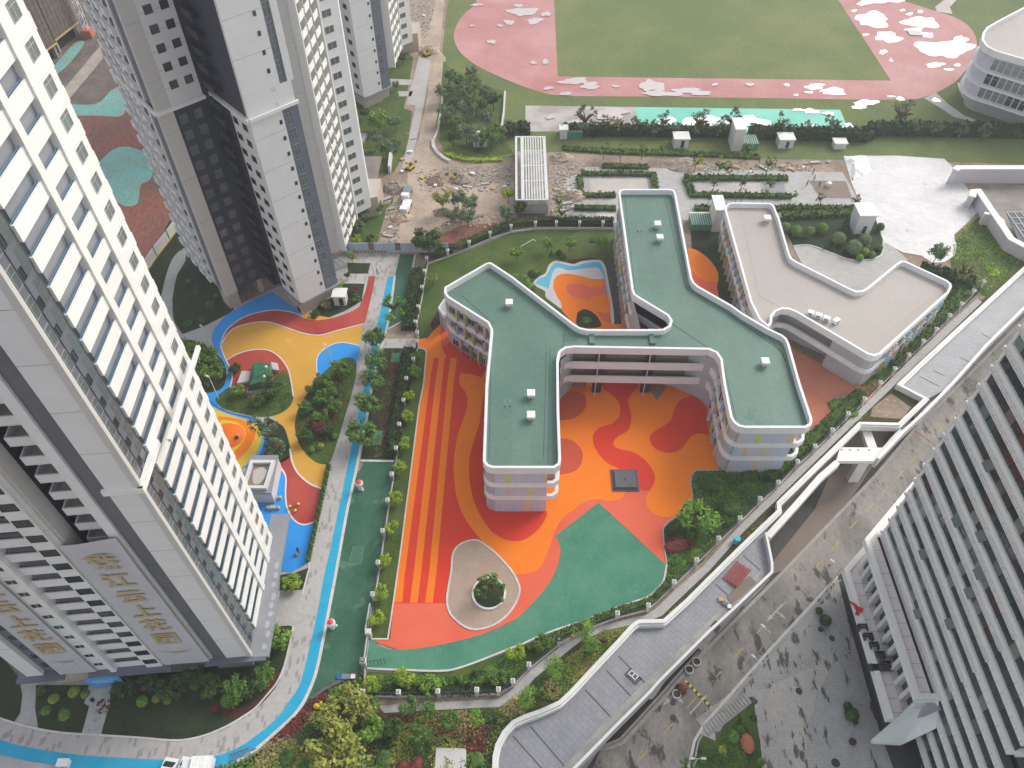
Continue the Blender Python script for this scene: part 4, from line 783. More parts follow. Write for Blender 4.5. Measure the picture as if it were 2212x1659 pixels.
# stair and ramp deck joining the two buildings
st = empty('outdoor_stair', G(1660,690,0), 'white outdoor stair deck between green roof and beige roof', 'staircase'); o0 = G(1660,690,0)
b = MB(); b.prism([(q.x-o0.x, q.y-o0.y) for q in px2([(1583,657),(1622,648),(1668,690),(1664,704),(1607,677)], 7.2)], 3.6, 3.9, 'white_warm'); b.obj('landing', st)
b = MB()
q0 = G(1640,685,4) - o0
for i in range(14): b.box(q0.x+i*.3, q0.x+i*.3+.3, q0.y-1.2, q0.y+1.2, 3.9-.26*i-.2, 3.9-.26*i, 'paving')
b.obj('steps', st)
b = MB()
for a, c in [((1590,652),(1625,637)),((1625,637),(1632,660)),((1606,676),(1640,662)),((1640,662),(1648,690))]:
    A = G(*a, 4.6)-o0; C_ = G(*c, 4.6)-o0; b.tube((A.x,A.y,4.9), (C_.x,C_.y,4.9), .04, .04, 'bark', 6); n = 8
    for i in range(n+1): q = A.lerp(C_, i/n); b.tube((q.x,q.y,3.9), (q.x,q.y,4.9), .025, .025, 'bark', 4)
b.obj('railing', st)
# ------------------------------------------------------------------ round school block at the top right
rs = empty('school_block', (0,0,0), 'white school block with rounded corner and stacked bands at upper right', 'building')
RH = 17
rpx = [(2300,-30),(2212,15),(2160,42),(2132,58),(2123,70),(2121,86),(2130,99),(2150,110),(2212,128),(2330,165)]
RP = px2(rpx, RH)
b = MB(); wall_run(b, RP, .5, RH-1.6, RH, 'parapet', side=1); b.obj('parapet', rs)
b = MB(); b.prism(offset_line(RP, .5)+[G(2500,100,RH)], RH-1.8, RH-1.2, 'roof_beige'); b.obj('roof', rs)
b = MB(); b.prism(offset_line(RP, .9)+[G(2500,100,RH)], 4.0, RH-1.6, 'panel_grey', cap=False); b.obj('wall', rs)
for z in (4.0, 7.6, 11.3): 
    b = MB(); wall_run(b, RP, 1.1, z, z+.5, 'parapet', side=1); b.obj('floor_band', rs)
b = MB(); b.prism(offset_line(RP, 2.6)+[G(2500,100,RH)], 0, 4.05, 'wall_grey', cap=False); b.obj('ground_floor_wall', rs)
rr = Reps(rs); T, L = frameT(Vector((RP[7].x, RP[7].y, 0)), Vector((RP[9].x, RP[9].y, 0))); T = T @ Matrix.Translation((0, .9, 0))
for z in (4.6, 8.2, 11.9):
    x = .5
    while x < 24: win(rr, T, x, z+.1, 1.5, 2.8, glass='glass_pale' if (int(x*7+z*3) % 4) else 'glass', mull=0, frame='white'); x += 1.7
rr.done()
kerb('kerb', [(2070,180),(2075,200),(2092,222),(2140,245),(2212,262)], .4, .25, 'kerb', True)
# ------------------------------------------------------------------ pale and dark residential towers
def balcony_white(w_=3.6, d=1.4, hp=1.15, rail='rail_blue', body='white_warm'):
    b = MB(); b.box(0, w_, -d, 0, -.4, 0, body); b.box(0, w_, -d, -d+.14, 0, hp, body); b.box(0, .14, -d+.14, 0, 0, hp, body); b.box(w_-.14, w_, -d+.14, 0, 0, hp, body)
    r = MB(); r.box(.1, w_-.1, -d+.2, -d+.24, hp+.06, hp+.12, rail); r.box(.16, .2, -d+.24, -.05, hp+.06, hp+.12, rail)
    for i in range(4): x = .2+(w_-.4)*i/3; r.box(x, x+.04, -d+.19, -d+.23, hp-.3, hp+.07, rail)
    return b.data('balcony'), (('railing', r.data('railing')),)
# --- near tower at the lower left
TA = empty('residential_tower', (-50, 50, 0), 'near white tower hung with two long banners, lower left', 'apartment tower')
TAi = Vector((-50, 50, 0))
def rel(T, o): return Matrix.Translation(-o) @ T
F0, F1 = Vector((-65.8, 38.7, 0)), Vector((-36, 41.6, 0)); E0, E1 = Vector((-36, 41.6, 0)), Vector((-36.7, 60.1, 0))
TF, LF = frameT(F0, F1); TF = rel(TF, TAi); TE, LE = frameT(E0, E1); TE = rel(TE, TAi)
HT = 96; ra_ = Reps(TA)
b = MB(); b.prism([TF @ Vector((0, 5, 0)), TF @ Vector((LF-.4, 5, 0)), TE @ Vector((LE, .4, 0)), TE @ Vector((LE, 14, 0)), TF @ Vector((-2, 22, 0))], 4, HT-.5, 'tower_midgrey'); b.obj('core', TA)
sect(TA, TF, 0, 2.2, 0, 5, 4, HT, 'tower_white', 'wall', 9)
sect(TA, TF, 2.2, 4.6, .6, 5, 4, HT, 'tower_grey', 'wall')
sect(TA, TF, 4.6, 11.3, 0, 5, 4, HT, 'tower_white', 'wall', 9)
sect(TA, TF, 11.3, 12.0, -.5, 5, 4, HT, 'tower_white', 'fin')
sect(TA, TF, 12.0, 16.0, 1.6, 5, 4, HT, 'tower_midgrey', 'wall')
sect(TA, TF, 16.0, 18.1, -.3, 5, 4, HT, 'tower_white', 'wall')
sect(TA, TF, 18.1, 18.8, -.1, 5, 4, HT, 'tower_beige', 'wall', 6)
sect(TA, TF, 18.8, 23.8, 4.6, 5.2, 4, HT, 'tower_dark', 'wall')
sect(TA, TF, 18.8, 19.0, .2, 2.1, 4, HT, 'tower_beige', 'wall', 6)
sect(TA, TF, 18.8, 18.98, 2.1, 4.6, 4, HT, 'tower_dark', 'wall')
sect(TA, TF, 23.6, 24.7, .1, 5, 4, HT, 'tower_white', 'wall')
sect(TA, TF, 24.7, 26.6, .5, 5, 4, HT, 'tower_grey', 'wall')
sect(TA, TF, 26.6, LF-.05, 0, .45, 4, HT, 'tower_white', 'wall', 6)
sect(TA, TF, LF-.55, LF+.12, -.12, .4, 4, HT, 'tower_beige', 'corner_trim')
bal_box = (lambda: None)
bb = MB(); bb.box(0, 3.4, -3.2, 0, -.15, 0, 'white'); bb.box(0, 3.4, -3.2, -3.05, 0, 1.15, 'tower_white'); bb.box(0, .15, -3.05, 0, 0, 1.15, 'tower_white'); bb.box(2.6, 3.4, -3.2, 0, 1.15, 1.2, 'tower_midgrey'); deep_bal = bb.data('balcony')
bayb = balcony_white(3.9, 1.5, 1.1, 'glass_teal', 'tower_white')
z = 4.4; i = 0
while z < HT-3:
    d, k = window_data(1.1, 1.1, glass='glass', frame='tower_dark', mull=0)
    ra_.put('window', d, TF @ Matrix.Translation((2.75, .58, z+1)), k); ra_.put('window', d, TF @ Matrix.Translation((25.1, .48, z+1)), k)
    b2, k2 = window_data(1.35, 1.0, glass='glass_teal', frame='white', mull=1); ra_.put('window', b2, TF @ Matrix.Translation((9.6, -.02, z+1.1)), k2)
    b3, k3 = window_data(1.7, 1.3, glass='glass_teal', frame='tower_dark', mull=1); ra_.put('window', b3, TF @ Matrix.Translation((16.2, -.32, z+.9)), k3)
    ra_.put('balcony', bayb[0], TF @ Matrix.Translation((12.05, 1.6, z)), bayb[1])
    d4, k4 = window_data(3.0, 1.9, glass='glass_dark', frame='tower_dark', mull=2); ra_.put('balcony_door', d4, TF @ Matrix.Translation((12.5, 1.58, z+.2)), k4)
    if z > 34: ra_.put('balcony', deep_bal, TF @ Matrix.Translation((20.2, 4.55, z)), ())
    z += 3.0; i += 1
# east side of the near tower
sect(TA, TE, 0.02, 1.9, .3, 5, 4, HT, 'side_grey', 'wall')
sect(TA, TE, 1.9, 2.6, .2, 5, 4, HT, 'side_grey', 'wall')
sect(TA, TE, 2.6, 4.0, .35, 5, 4, HT, 'side_grey', 'wall')
sect(TA, TE, 4.0, 9.6, 1.5, 5, 4, HT, 'tower_midgrey', 'wall')
sect(TA, TE, 9.6, 10.5, -.15, 5, 4, HT, 'white_warm', 'fin')
sect(TA, TE, 10.5, 14.0, 1.3, 5, 4, HT, 'tower_midgrey', 'wall')
sect(TA, TE, 14.0, 15.0, -.15, 5, 4, HT, 'white_warm', 'fin')
sect(TA, TE, 15.0, LE, .1, 5, 4, HT, 'white_warm', 'wall')
be1 = balcony_white(5.6, 1.4, 1.15); be2 = balcony_white(3.5, 1.2, 1.15)
shut = MB(); shut.box(0, .9, -.04, .03, 0, 2.6, 'tower_grey')
for q in range(12): shut.box(0, .9, -.07, -.04, .1+q*.21, .18+q*.21, 'tower_midgrey')
shut = shut.data('shutter')
sp = MB(); sp.box(0, 3.4, -.12, .0, 0, 1.35, 'white_warm'); sp.box(.1, 3.3, -.16, -.12, .3, .34, 'kerb'); sp = sp.data('spandrel')
z = 4.4; i = 0
while z < HT-3:
    w1 = window_data(1.4, 2.0, glass='glass_grey', frame='tower_midgrey', mull=1); ra_.put('window', w1[0], TE @ Matrix.Translation((.35, .28, z+.5)), w1[1])
    w2 = window_data(.5, 1.1, glass='glass', frame='tower_dark', mull=0); ra_.put('window', w2[0], TE @ Matrix.Translation((2.0, .18, z+.6)), w2[1])
    w3 = window_data(1.25, 2.5, glass='glass_grey', frame='side_grey', mull=1); ra_.put('window', w3[0], TE @ Matrix.Translation((2.68, .33, z+.3)), w3[1])
    ra_.put('balcony', be1[0], TE @ Matrix.Translation((4.0, 1.45, z)), be1[1]); w4 = window_data(2.8, 2.2, glass='glass_dark', frame='frame', mull=2); ra_.put('balcony_door', w4[0], TE @ Matrix.Translation((5.2, 1.48, z+.1)), w4[1])
    ra_.put('balcony', be2[0], TE @ Matrix.Translation((10.5, 1.25, z)), be2[1]); w5 = window_data(2.2, 2.2, glass='glass_dark', frame='frame', mull=2); ra_.put('balcony_door', w5[0], TE @ Matrix.Translation((11.0, 1.28, z+.1)), w5[1])
    w6 = window_data(1.5, 1.75, glass='glass_pale', frame='frame', mull=1); ra_.put('window', w6[0], TE @ Matrix.Translation((16.0, .08, z+1.25)), w6[1])
    ra_.put('spandrel', sp, TE @ Matrix.Translation((15.05, .1, z-.2)), ())
    z += 3.0; i += 1
for TT, LL in ((TF, LF), (TE, LE)):
    pass
b = MB(); b.box(26.3, LF+.3, -.35, .0, 45.6, 46.4, 'white_warm', TF); b.box(-.3, 5.6, -.35, .2, 45.6, 46.4, 'white_warm', TE); b.obj('ledge', TA)
b = MB(); b.box(5.6, LE+.2, -1.6, -1.2, 45.9, 46.4, 'white_warm', TE); b.obj('ledge', TA)
# ground storey of the near tower: stone walls under a grey canopy
b = MB(); b.box(2.5, 8.2, .3, 6, 0, 4, 'stone_beige', TF); b.box(24.5, LF-.6, .2, 6, 0, 4, 'stone_beige', TF); b.box(13, 24.5, 6, 8, 0, 4, 'stone_beige', TF); b.box(.8, LE, .9, 8, 0, 4, 'stone_beige', TE); b.obj('ground_floor_wall', TA)
b = MB(); b.box(-1.2, 5.0, -.8, 6, 3.55, 4.02, 'tower_grey', TF); b.box(8.2, 19.2, -1.0, 6, 3.55, 4.03, 'tower_grey', TF); b.box(23.8, LF+2.0, -.8, 6, 3.55, 4.02, 'tower_grey', TF); b.box(-.2, 9.5, -2.4, .9, 3.5, 4.06, 'tower_midgrey', TE); b.box(9.5, LE+4, -2.0, .9, 3.5, 4.05, 'tower_midgrey', TE); b.obj('canopy', TA)
for i, (x, y) in enumerate([(1.2,-1.6),(3.0,-1.8),(4.4,-1.5),(6.0,-1.7),(7.3,-1.6),(8.6,-1.7),(10.5,-1.4),(12,-1.5),(13.6,-1.4)]):
    b = MB(); b.prism([(x+(.42+.1*(i % 3))*math.cos(a*.5236), y+.34*math.sin(a*.5236)) for a in range(12)], 4.06, 4.085, 'wall_grey', T=TE); b.obj('canopy_opening', TA)
ra_.done()
# banners hung on the near tower
def banner(T, x0, x1, zt, zb, y, name, label, tilt=.0):
    p = T @ Vector((x0, y, 0)); o = empty('banner', (p.x, p.y, 0), label, 'banner', 'hanging banners with gold characters'); Tb = Matrix.Translation((-p.x, -p.y, 0)) @ T
    b = MB(); n = 26; W = x1-x0; vs = []; fs = []
    for j in range(n+1):
        t = j/n; z = zt+(zb-zt)*t
        for i in range(13):
            s = i/12; bulge = .04*math.sin(3.1*s*2+t*3)+.07*math.sin(t*17+s*4)*(1-t)*(1-t)
            vs.append(Tb @ Vector((x0+W*s, y-.2-bulge, z+.5*s*(1-t))))
    for j in range(n):
        for i in range(12): k = j*13+i; fs.append((k, k+13, k+14, k+1))
    b.add(vs, fs, 'banner', True); b.obj('cloth', o)
    b = MB()
    for s in (.33, .66): b.box(x0+W*s-.02, x0+W*s+.02, y-.31, y-.30, zb, zt-3, 'white', Tb)
    b.obj('seam', o)
    chars = '珠江云上花园'; h = 3.1; top = 33.45
    for i, ch in enumerate(chars):
        cu = bpy.data.curves.new('t', 'FONT'); cu.body = ch; cu.size = 3.4; cu.align_x = 'CENTER'; cu.offset = .07; cu.extrude = .01
        to = bpy.data.objects.new('t', cu); col.objects.link(to); dg = bpy.context.evaluated_depsgraph_get(); me = bpy.data.meshes.new_from_object(to.evaluated_get(dg)); bpy.data.objects.remove(to)
        me.materials.clear(); me.materials.append(M['gold'])
        zc = top-i*(h+.95)
        Tc = Tb @ Matrix.Translation((x0+W*.5, y-.33, zc-h*.5)) @ Matrix.Rotation(R(90), 4, 'X')
        for v in me.vertices: v.co = Tc @ v.co
        link('character', me, o)
    b = MB()
    for zc, sg in ((35.0, 1), (8.3, -1)):
        pts = [(x0+W*.5+W*.36*(t/10-1), zc+sg*(-.9*((t/10-1)**2))) for t in range(21)]
        for i in range(20):
            a, c = pts[i], pts[i+1]; tk = .2*math.sin(math.pi*(i+.5)/20)+.05
            b.add([Tb @ Vector((a[0], y-.33, a[1]-tk/2)), Tb @ Vector((c[0], y-.33, c[1]-tk/2)), Tb @ Vector((c[0], y-.33, c[1]+tk/2)), Tb @ Vector((a[0], y-.33, a[1]+tk/2))], [(0,1,2,3)], 'gold')
    b.obj('arc_ornament', o)
banner(frameT(F0, F1)[0], 18.55, 24.5, 37.3, 4.3, -.15, 'banner', 'right hand long banner with gold characters under the deep balcony recess')
banner(frameT(F0, F1)[0], 4.65, 9.4, 37.3, 4.3, -.1, 'banner', 'left hand long banner with gold characters cut by the picture edge')
b = MB(); TB_ = frameT(F0, F1)[0]; b.box(7.6, 12.2, -1.05, -1.0, .6, 3.9, 'banner_blue', TB_); b.box(7.6, 12.2, -1.0, -.9, 3.5, 3.9, 'metal_grey', TB_)
for k, (a, c, zz) in enumerate([(8.4, 11.6, 2.9), (8.1, 11.2, 2.45), (8.6, 11.8, 2.1)]): b.box(a, c, -1.07, -1.05, zz, zz+.06, 'white', TB_)
b.obj('hoarding', label='blue printed hoarding under the tower canopy beside the entrance', cat='hoarding')
# --- the pair of dark and white towers further off
U = Vector((.731, .682, 0)); V_ = Vector((-.682, .731, 0)); ZB = 43.0
def far_tower(off, label, full=True, maxn=100):
    off = Vector((*off, 0)); root = empty('residential_tower', off, label, 'apartment tower'); rp = Reps(root)
    P = lambda p: Vector((p[0]+41.8, p[1]-112.5, 0))
    H = 92
    M0 = P((-41.8,112.5)); M1 = M0+U*8.9; ML = M0+V_*12
    W0 = P((-57,114.4)); WB = P((-68.9,128.6)); W1 = W0+U*8.2
    TM, LM = frameT(M0, M1); TL, LLn = frameT(ML, M0); TW, LW = frameT(W0, W1); TS, LS = frameT(WB, W0)
    def blk(T, x0, x1, y0, y1, z0, z1, m, n='wall', ln=None): return sect(root, T, x0, x1, y0, y1, z0, z1, m, n, ln)
    # main block
    b = MB(); c = [M0+U*.5+V_*.5, M1-U*.3+V_*.5, M1+V_*12, ML+U*.5]; b.prism(c, 3.4, H-.3, 'tower_midgrey'); b.obj('core', root)
    blk(TM, 0, 5.9, 0, .6, 3.4, ZB, 'tower_white', 'wall', 6); blk(TM, 0, 6.6, -.1, .6, ZB+4, H, 'tower_white', 'wall', 6); blk(TM, 0, 8.6, -.06, .6, ZB+.6, ZB+4, 'tower_white')
    blk(TM, 5.9, 8.9, .12, .6, 3.4, ZB, 'tower_grey'); blk(TM, 6.6, 8.0, .1, .6, ZB+4, H, 'tower_grey'); blk(TM, 8.0, 9.2, -.05, .6, ZB+4, H, 'tower_white')
    blk(TL, LLn-6.6, LLn-.02, .02, .6, 3.4, ZB, 'tower_white'); blk(TL, 0, LLn-6.6, .05, .6, 3.4, H, 'tower_dark'); blk(TL, LLn-6.6, LLn, .03, .6, ZB, H, 'tower_dark')
    b = MB(); b.box(-.1, 9.0, -.5, -.11, ZB+.05, ZB+.6, 'white_warm', TM); b.box(LLn-12, LLn+.3, -.6, -.02, ZB+.05, ZB+.6, 'white_warm', TL); b.obj('ledge', root)
    sw = window_data(.5, .75, glass='glass', frame='tower_dark', mull=0); gw = window_data(1.25, 2.1, glass='glass_grey', frame='tower_midgrey', mull=1); ww = window_data(1.5, 1.2, glass='glass', frame='tower_dark', mull=1)
    fw = window_data(2.0, 1.4, glass='glass_grey', frame='white', mull=1); bw = window_data(1.9, 1.9, glass='glass', frame='white', mull=2)
    db = MB(); db.box(0, 3.2, -1.3, 0, -.15, 0, 'tower_dark'); db.box(0, 3.2, -1.3, -1.15, 0, 1.0, 'tower_dark'); db.box(0, .12, -1.15, 0, 0, 1.0, 'tower_dark'); db = db.data('balcony')
    z = 4.0
    while z < H-3:
        rp.put('window', sw[0], TM @ Matrix.Translation((5.0, -.1 if z > ZB+4 else -.01, z+1.1)), sw[1])
        if not ZB-3 < z < ZB+3.5: rp.put('window', gw[0], TM @ Matrix.Translation((6.35 if z < ZB else 6.7, .1, z+.4)), gw[1])
        if z < ZB-2:
            for x in (LLn-6.1, LLn-3.1): rp.put('window', ww[0], TL @ Matrix.Translation((x, .0, z+1.0)), ww[1])
        rp.put('balcony', db, TL @ Matrix.Translation((LLn-10.8, .04, z)), ())
        z += 2.95
    # east part: beige wall, zigzag white balconies, window wall
    e0, e1, e2, e3 = P((-42,126.2)), P((-36.6,128.8)), P((-35.4,140.6)), P((-31.6,144.2))
    Tg, Lg = frameT(e0, e1); Tb_, Lb = frameT(e1, e2); Te, Le = frameT(e2, e3)
    b = MB(); b.prism([e0, e1, P((-36.4,140.9)), P((-36,152)), P((-48,152)), P((-48,124))], 3.2, H, 'tower_midgrey'); b.prism([e2, e3, P((-33,152)), P((-40,152))], 3.2, 66, 'tower_white'); b.obj('core', root)
    blk(Tg, 0, Lg, -.15, .3, 3.2, H, 'tower_beige', 'wall', 9); blk(Te, -.1, Le, -.2, .2, 5.5, 66, 'tower_white')
    blk(Te, 0, Le+.1, -.5, -.2, 65.6, 66.2, 'white_warm', 'ledge'); b = MB(); b.prism([e2+Vector((-2,2,0)), e3+Vector((1.5,1,0)), P((-30,152)), P((-38,152))], 0, 5.2, 'stone_beige', 'roof_beige'); b.obj('podium', root)
    bz = MB(); bz.box(0, 2.6, -1.5, 0, -.15, 0, 'white_warm'); bz.box(0, 2.6, -1.5, -1.35, 0, 1.1, 'white_warm'); bz.box(0, .15, -1.35, 0, 0, 2.2, 'white_warm'); bz = bz.data('balcony')
    z = 4.0
    while z < H-3:
        for x in (1.0, 4.2, 7.6): rp.put('balcony', bz, Tb_ @ Matrix.Translation((x, .1, z)), ())
        if z < 64: rp.put('window', fw[0], Te @ Matrix.Translation((1.5, -.22, z+1)), fw[1])
        z += 2.95
    blk(Tb_, .2, .5, -1.5, .2, 3.2, H, 'white_warm', 'fin'); blk(Tb_, 10.9, 11.2, -1.5, .2, 3.2, H, 'white_warm', 'fin')
    b = MB(); b.box(0, 5.9, .4, 1, 0, 3.4, 'stone_beige', TM); b.box(LLn-7, LLn-.3, .5, 1, 0, 3.4, 'stone_beige', TL); b.box(5.9, 8.9, 1.2, 3, 0, 3.2, 'stone_beige', TM); b.box(1.0, Lg-.3, .5, 2, 0, 3.2, 'stone_beige', Tg); b.obj('ground_floor_wall', root)
    b = MB(); b.box(-.3, 9.2, -.35, .4, 3.1, 3.42, 'tower_midgrey', TM); b.box(LLn-7, LLn+.3, -.35, .4, 3.1, 3.42, 'tower_midgrey', TL); b.obj('canopy', root)
    if full:
        # west block with the beige corner column and windowed left side
        b = MB(); b.prism([W0+U*.4+V_*.5, W0+U*8.0+V_*.5, P((-51.1,119.5))+V_*8, WB+U*6+V_*1, WB+U*.4], 3.4, H-.3, 'tower_dark'); b.obj('core', root)
        blk(TW, 8.2, 10.2, .3, .9, 3.0, H, 'tower_dark'); blk(TW, -.02, 2.6, -.05, .7, 3.4, H, 'tower_beige', 'wall', 9); blk(TW, 2.6, 8.2, .2, .7, 3.4, ZB, 'tower_dark'); blk(TW, 2.6, 8.2, -.03, .7, ZB+.6, H, 'tower_white', 'wall', 2.95)
        b = MB(); b.box(-.2, 8.4, -.45, -.06, ZB, ZB+.6, 'white_warm', TW); b.box(0, LS+.2, -.5, -.05, ZB, ZB+.6, 'white_warm', TS); b.obj('ledge', root)
        blk(TS, 0, LS-4.6, .05, .6, 3.4, H, 'tower_white'); blk(TS, LS-4.6, LS-.4, .3, .8, 3.4, H, 'tower_grey'); blk(TS, LS-.5, LS, -.02, .5, 3.4, H, 'tower_beige')
        lb = MB(); lb.box(0, 1.9, -.7, 0, 0, 1.15, 'tower_white'); lb.box(0, 1.9, -.7, 0, -.12, 0, 'tower_white'); lb = lb.data('balcony')
        lw = window_data(1.5, 1.3, glass='glass', frame='tower_dark', mull=1); dw = window_data(1.4, 1.6, glass='glass_grey', frame='tower_grey', mull=1)
        z = 4.0; k = 0
        while z < H-3:
            for x in (1.0, 4.6, 8.2, 11.2):
                rp.put('window', lw[0], TS @ Matrix.Translation((x+.2, .02, z+1.15)), lw[1])
                if k % 1 == 0: rp.put('balcony', lb, TS @ Matrix.Translation((x, .05, z-.1)), ())
            if z > ZB:
                for x in (3.4, 6.0): rp.put('window', window_data(1.5, 1.5, glass='glass', frame='white', mull=0)[0], TW @ Matrix.Translation((x, -.05, z+.8)), window_data(1.5, 1.5, glass='glass', frame='white', mull=0)[1])
            else:
                rp.put('window', dw[0], TW @ Matrix.Translation((5.9, .18, z+.6)), dw[1]); rp.put('window', dw[0], TW @ Matrix.Translation((3.2, .18, z+.6)), dw[1])
            z += 2.95; k += 1
        b = MB(); b.box(.1, 2.5, .1, 3, 0, 3.4, 'stone_beige', TW); b.box(7.0, 8.0, .3, 3, 0, 3.4, 'stone_beige', TW); b.box(2, LS-1, 1.0, 2, 0, 3.4, 'stone_beige', TS); b.obj('ground_floor_wall', root)
    rp.done(maxn)
far_tower((-41.8, 112.5), 'dark and white double tower in the middle beside the yellow play court')
far_tower((-39.0, 191.0), 'farther white and dark tower standing behind, next to the dirt road')
# --- tower blocks under netting far left, with a hoist mast
def netted(a, c, z0, H, dpt, label):
    p0, p1 = G(*a, z0), G(*c, z0); T, L = frameT(p0, p1); o = empty('building_site_block', (p0.x, p0.y, 0), label, 'building', 'blocks wrapped in scaffold netting'); Tb = Matrix.Translation((-p0.x, -p0.y, 0)) @ T
    b = MB(); b.box(0, L, 0, dpt, z0, H, 'netting', Tb); z = z0+.5
    b.obj('netting', o); b = MB()
    while z < H: b.box(-.05, L+.05, -.06, dpt+.06, z, z+.12, 'bark', Tb); z += 1.9
    x = 0
    while x <= L: b.box(x-.04, x+.04, -.07, -.01, z0, H, 'bark', Tb); x += 1.6
    b.obj('scaffold', o)
    b = MB(); b.box(-.3, L+.3, -.5, .2, z0-.25, z0, 'wood', Tb); b.obj('toe_board', o)
    b = MB(); b.box(.5, L-.5, 1.5, dpt-1, 0, z0, 'dark', Tb)  # solid dark box paints the shade inside the open storey
    for x in (.6, L-.6): b.box(x-.3, x+.3, .3, .9, 0, z0, 'concrete', Tb)
    b.obj('open_ground_floor', o)
netted((40,150), (119,93), 4, 90, 16, 'netting wrapped block behind the near tower at the top left edge')
netted((118,86), (166,48), 4, 90, 14, 'netting wrapped block with dark gap, beside the hoist mast')
p = G(193,78,0); o = empty('hoist_mast', p, 'white and blue lattice hoist mast beside the netted blocks', 'hoist mast'); b = MB()
for k in range(50):
    z = k*1.8
    for (x, y), (x2, y2) in (((-.6,-.6),(.6,-.6)), ((.6,-.6),(.6,.6)), ((.6,.6),(-.6,.6)), ((-.6,.6),(-.6,-.6))):
        b.tube((x,y,z), (x2,y2,z+1.8), .09, .09, 'car_white' if k % 2 else 'rail_blue', 4, False, False); b.tube((x,y,z), (x,y,z+1.8), .1, .1, 'car_white', 4, False, False)
b.obj('mast', o); b = MB(); b.box(-1.5, 1.5, -1.5, 1.5, 0, 2.2, 'terracotta'); b.obj('base_cage', o)
# ================================================================== raised walkway, hotel, fences and the smaller things
PT = 1.3
br = empty('raised_walkway', (0,0,0), 'long grey paved walkway with white parapets above the road', 'footbridge')
LW_ = [G(*p, PT) for p in L1]
R_south = [G(*p, PT) for p in [(1225,1680),(1241,1659),(1331,1567),(1406,1492),(1421,1474),(1531,1364),(1593,1307),(1643,1259),(1668,1235),(1668,1215),(1655,1150)]]
R_beam1 = [G(*p, PT) for p in [(1655,1150),(1720,1078),(1769,1022),(1806,990)]]
R_north = [G(*p, PT) for p in [(1897,990),(1950,933),(2000,887),(2060,825),(2130,746),(2212,665),(2300,580)]]
def low(P, d=.0): return [(p.x, p.y) for p in P]
b = MB(); b.prism(low(LW_[0:20])+low([R_south[-1]])+low(R_south[::-1][1:]), -.9, .0, 'bridge_side', 'deck'); b.obj('deck', br)
b = MB(); b.prism(low([LW_[25], LW_[26], LW_[27], LW_[28], LW_[29]])+low(R_north[::-1][:4])+low([LW_[24]]), -.9, .0, 'bridge_side', 'deck'); b.obj('deck', br)
b = MB(); wall_run(b, LW_, .55, -.3, PT, 'bridge_white', side=0); wall_run(b, offset_line(LW_, -.56), .25, -.2, PT-.35, 'bridge_white', side=0); b.obj('parapet', br)
b = MB(); wall_run(b, R_south, .38, -1.5, PT, 'bridge_side', side=.5, mtop='bridge_white'); b.obj('parapet', br)
b = MB(); wall_run(b, R_beam1, 1.0, -.6, PT-.5, 'bridge_white', side=0); b.obj('beam', br)
b = MB(); wall_run(b, R_north, .5, -1.3, PT, 'bridge_side', mtop='bridge_white'); b.obj('parapet', br)
b = MB(); b.prism(low([G(*p, .2) for p in [(1815,966),(1906,967),(1944,925),(1952,935),(1897,996),(1806,996)]]), -.6, .2, 'bridge_white'); b.obj('link_slab', br)
b = MB()
for x in (1818, 1836, 1854, 1877): q = G(x, 972, .2); b.box(q.x-.12, q.x+.12, q.y-.1, q.y+.1, .2, .28, 'metal_dark')
b.obj('drain_hole', br)
q = G(1840,1036,ZR); b = MB(); b.box(q.x-.9, q.x+.9, q.y-.6, q.y+.6, ZR, -.6, 'bridge_white'); b.obj('pillar', br)
q = G(1882,935,.6); b = MB(); b.box(q.x-.8, q.x+.8, q.y-3.0, q.y+3.5, -1.6, -.6, 'bridge_white'); b.obj('beam', br)
wallp = [G(1856,905,.5), G(1944,908,.5)]
for c in [(1425,1474),(1536,1366),(1630,1270),(1944,930),(2010,876),(2080,800)]:
    q = G(*c, -1.0); T = Matrix.Translation((q.x, q.y, 0)) @ Matrix.Rotation(math.atan2(1, 1.05), 4, 'Z'); b = MB()
    pts = [(-3.2,-1.2),(3.2,-1.2),(.5,-6.9),(-.5,-6.9)]
    b.add([T @ Vector((x, -.05, z)) for x, z in pts]+[T @ Vector((x, .45, z)) for x, z in pts], [(0,1,2,3),(7,6,5,4),(0,4,5,1),(1,5,6,2),(2,6,7,3),(3,7,4,0)], 'bridge_side'); b.obj('bracket', br)
# deck joints, kerb gutter
def deck_strip(a, c, wd=.22, m='deck_line', z=.012):
    b = MB(); wall_run(b, [G(*a, 0), G(*c, 0)], wd, z-.008, z, m); return b.obj('deck_joint', br)
for a, c in [((1108,1590),(1172,1662)),((1146,1570),(1222,1658)),((1264,1490),(1322,1552)),((1310,1448),(1368,1510)),((1336,1417),(1396,1478)),((1546,1262),(1580,1293)),((1577,1248),(1580,1250)),((1606,1200),(1642,1232)),((1940,862-20),(2002,868)),((2016,800),(2040,812)),((1986,818-5),(2030,850-15)),((2074,772),(2122,796)),((2120,720),(2150,738))]:
    deck_strip(a, c)
b = MB(); wall_run(b, [G(*p, 0) for p in [(1214,1672),(1321,1556),(1396,1482),(1520,1362),(1600,1283),(1650,1236)]], .9, .006, .014, 'concrete'); b.obj('gutter', br)
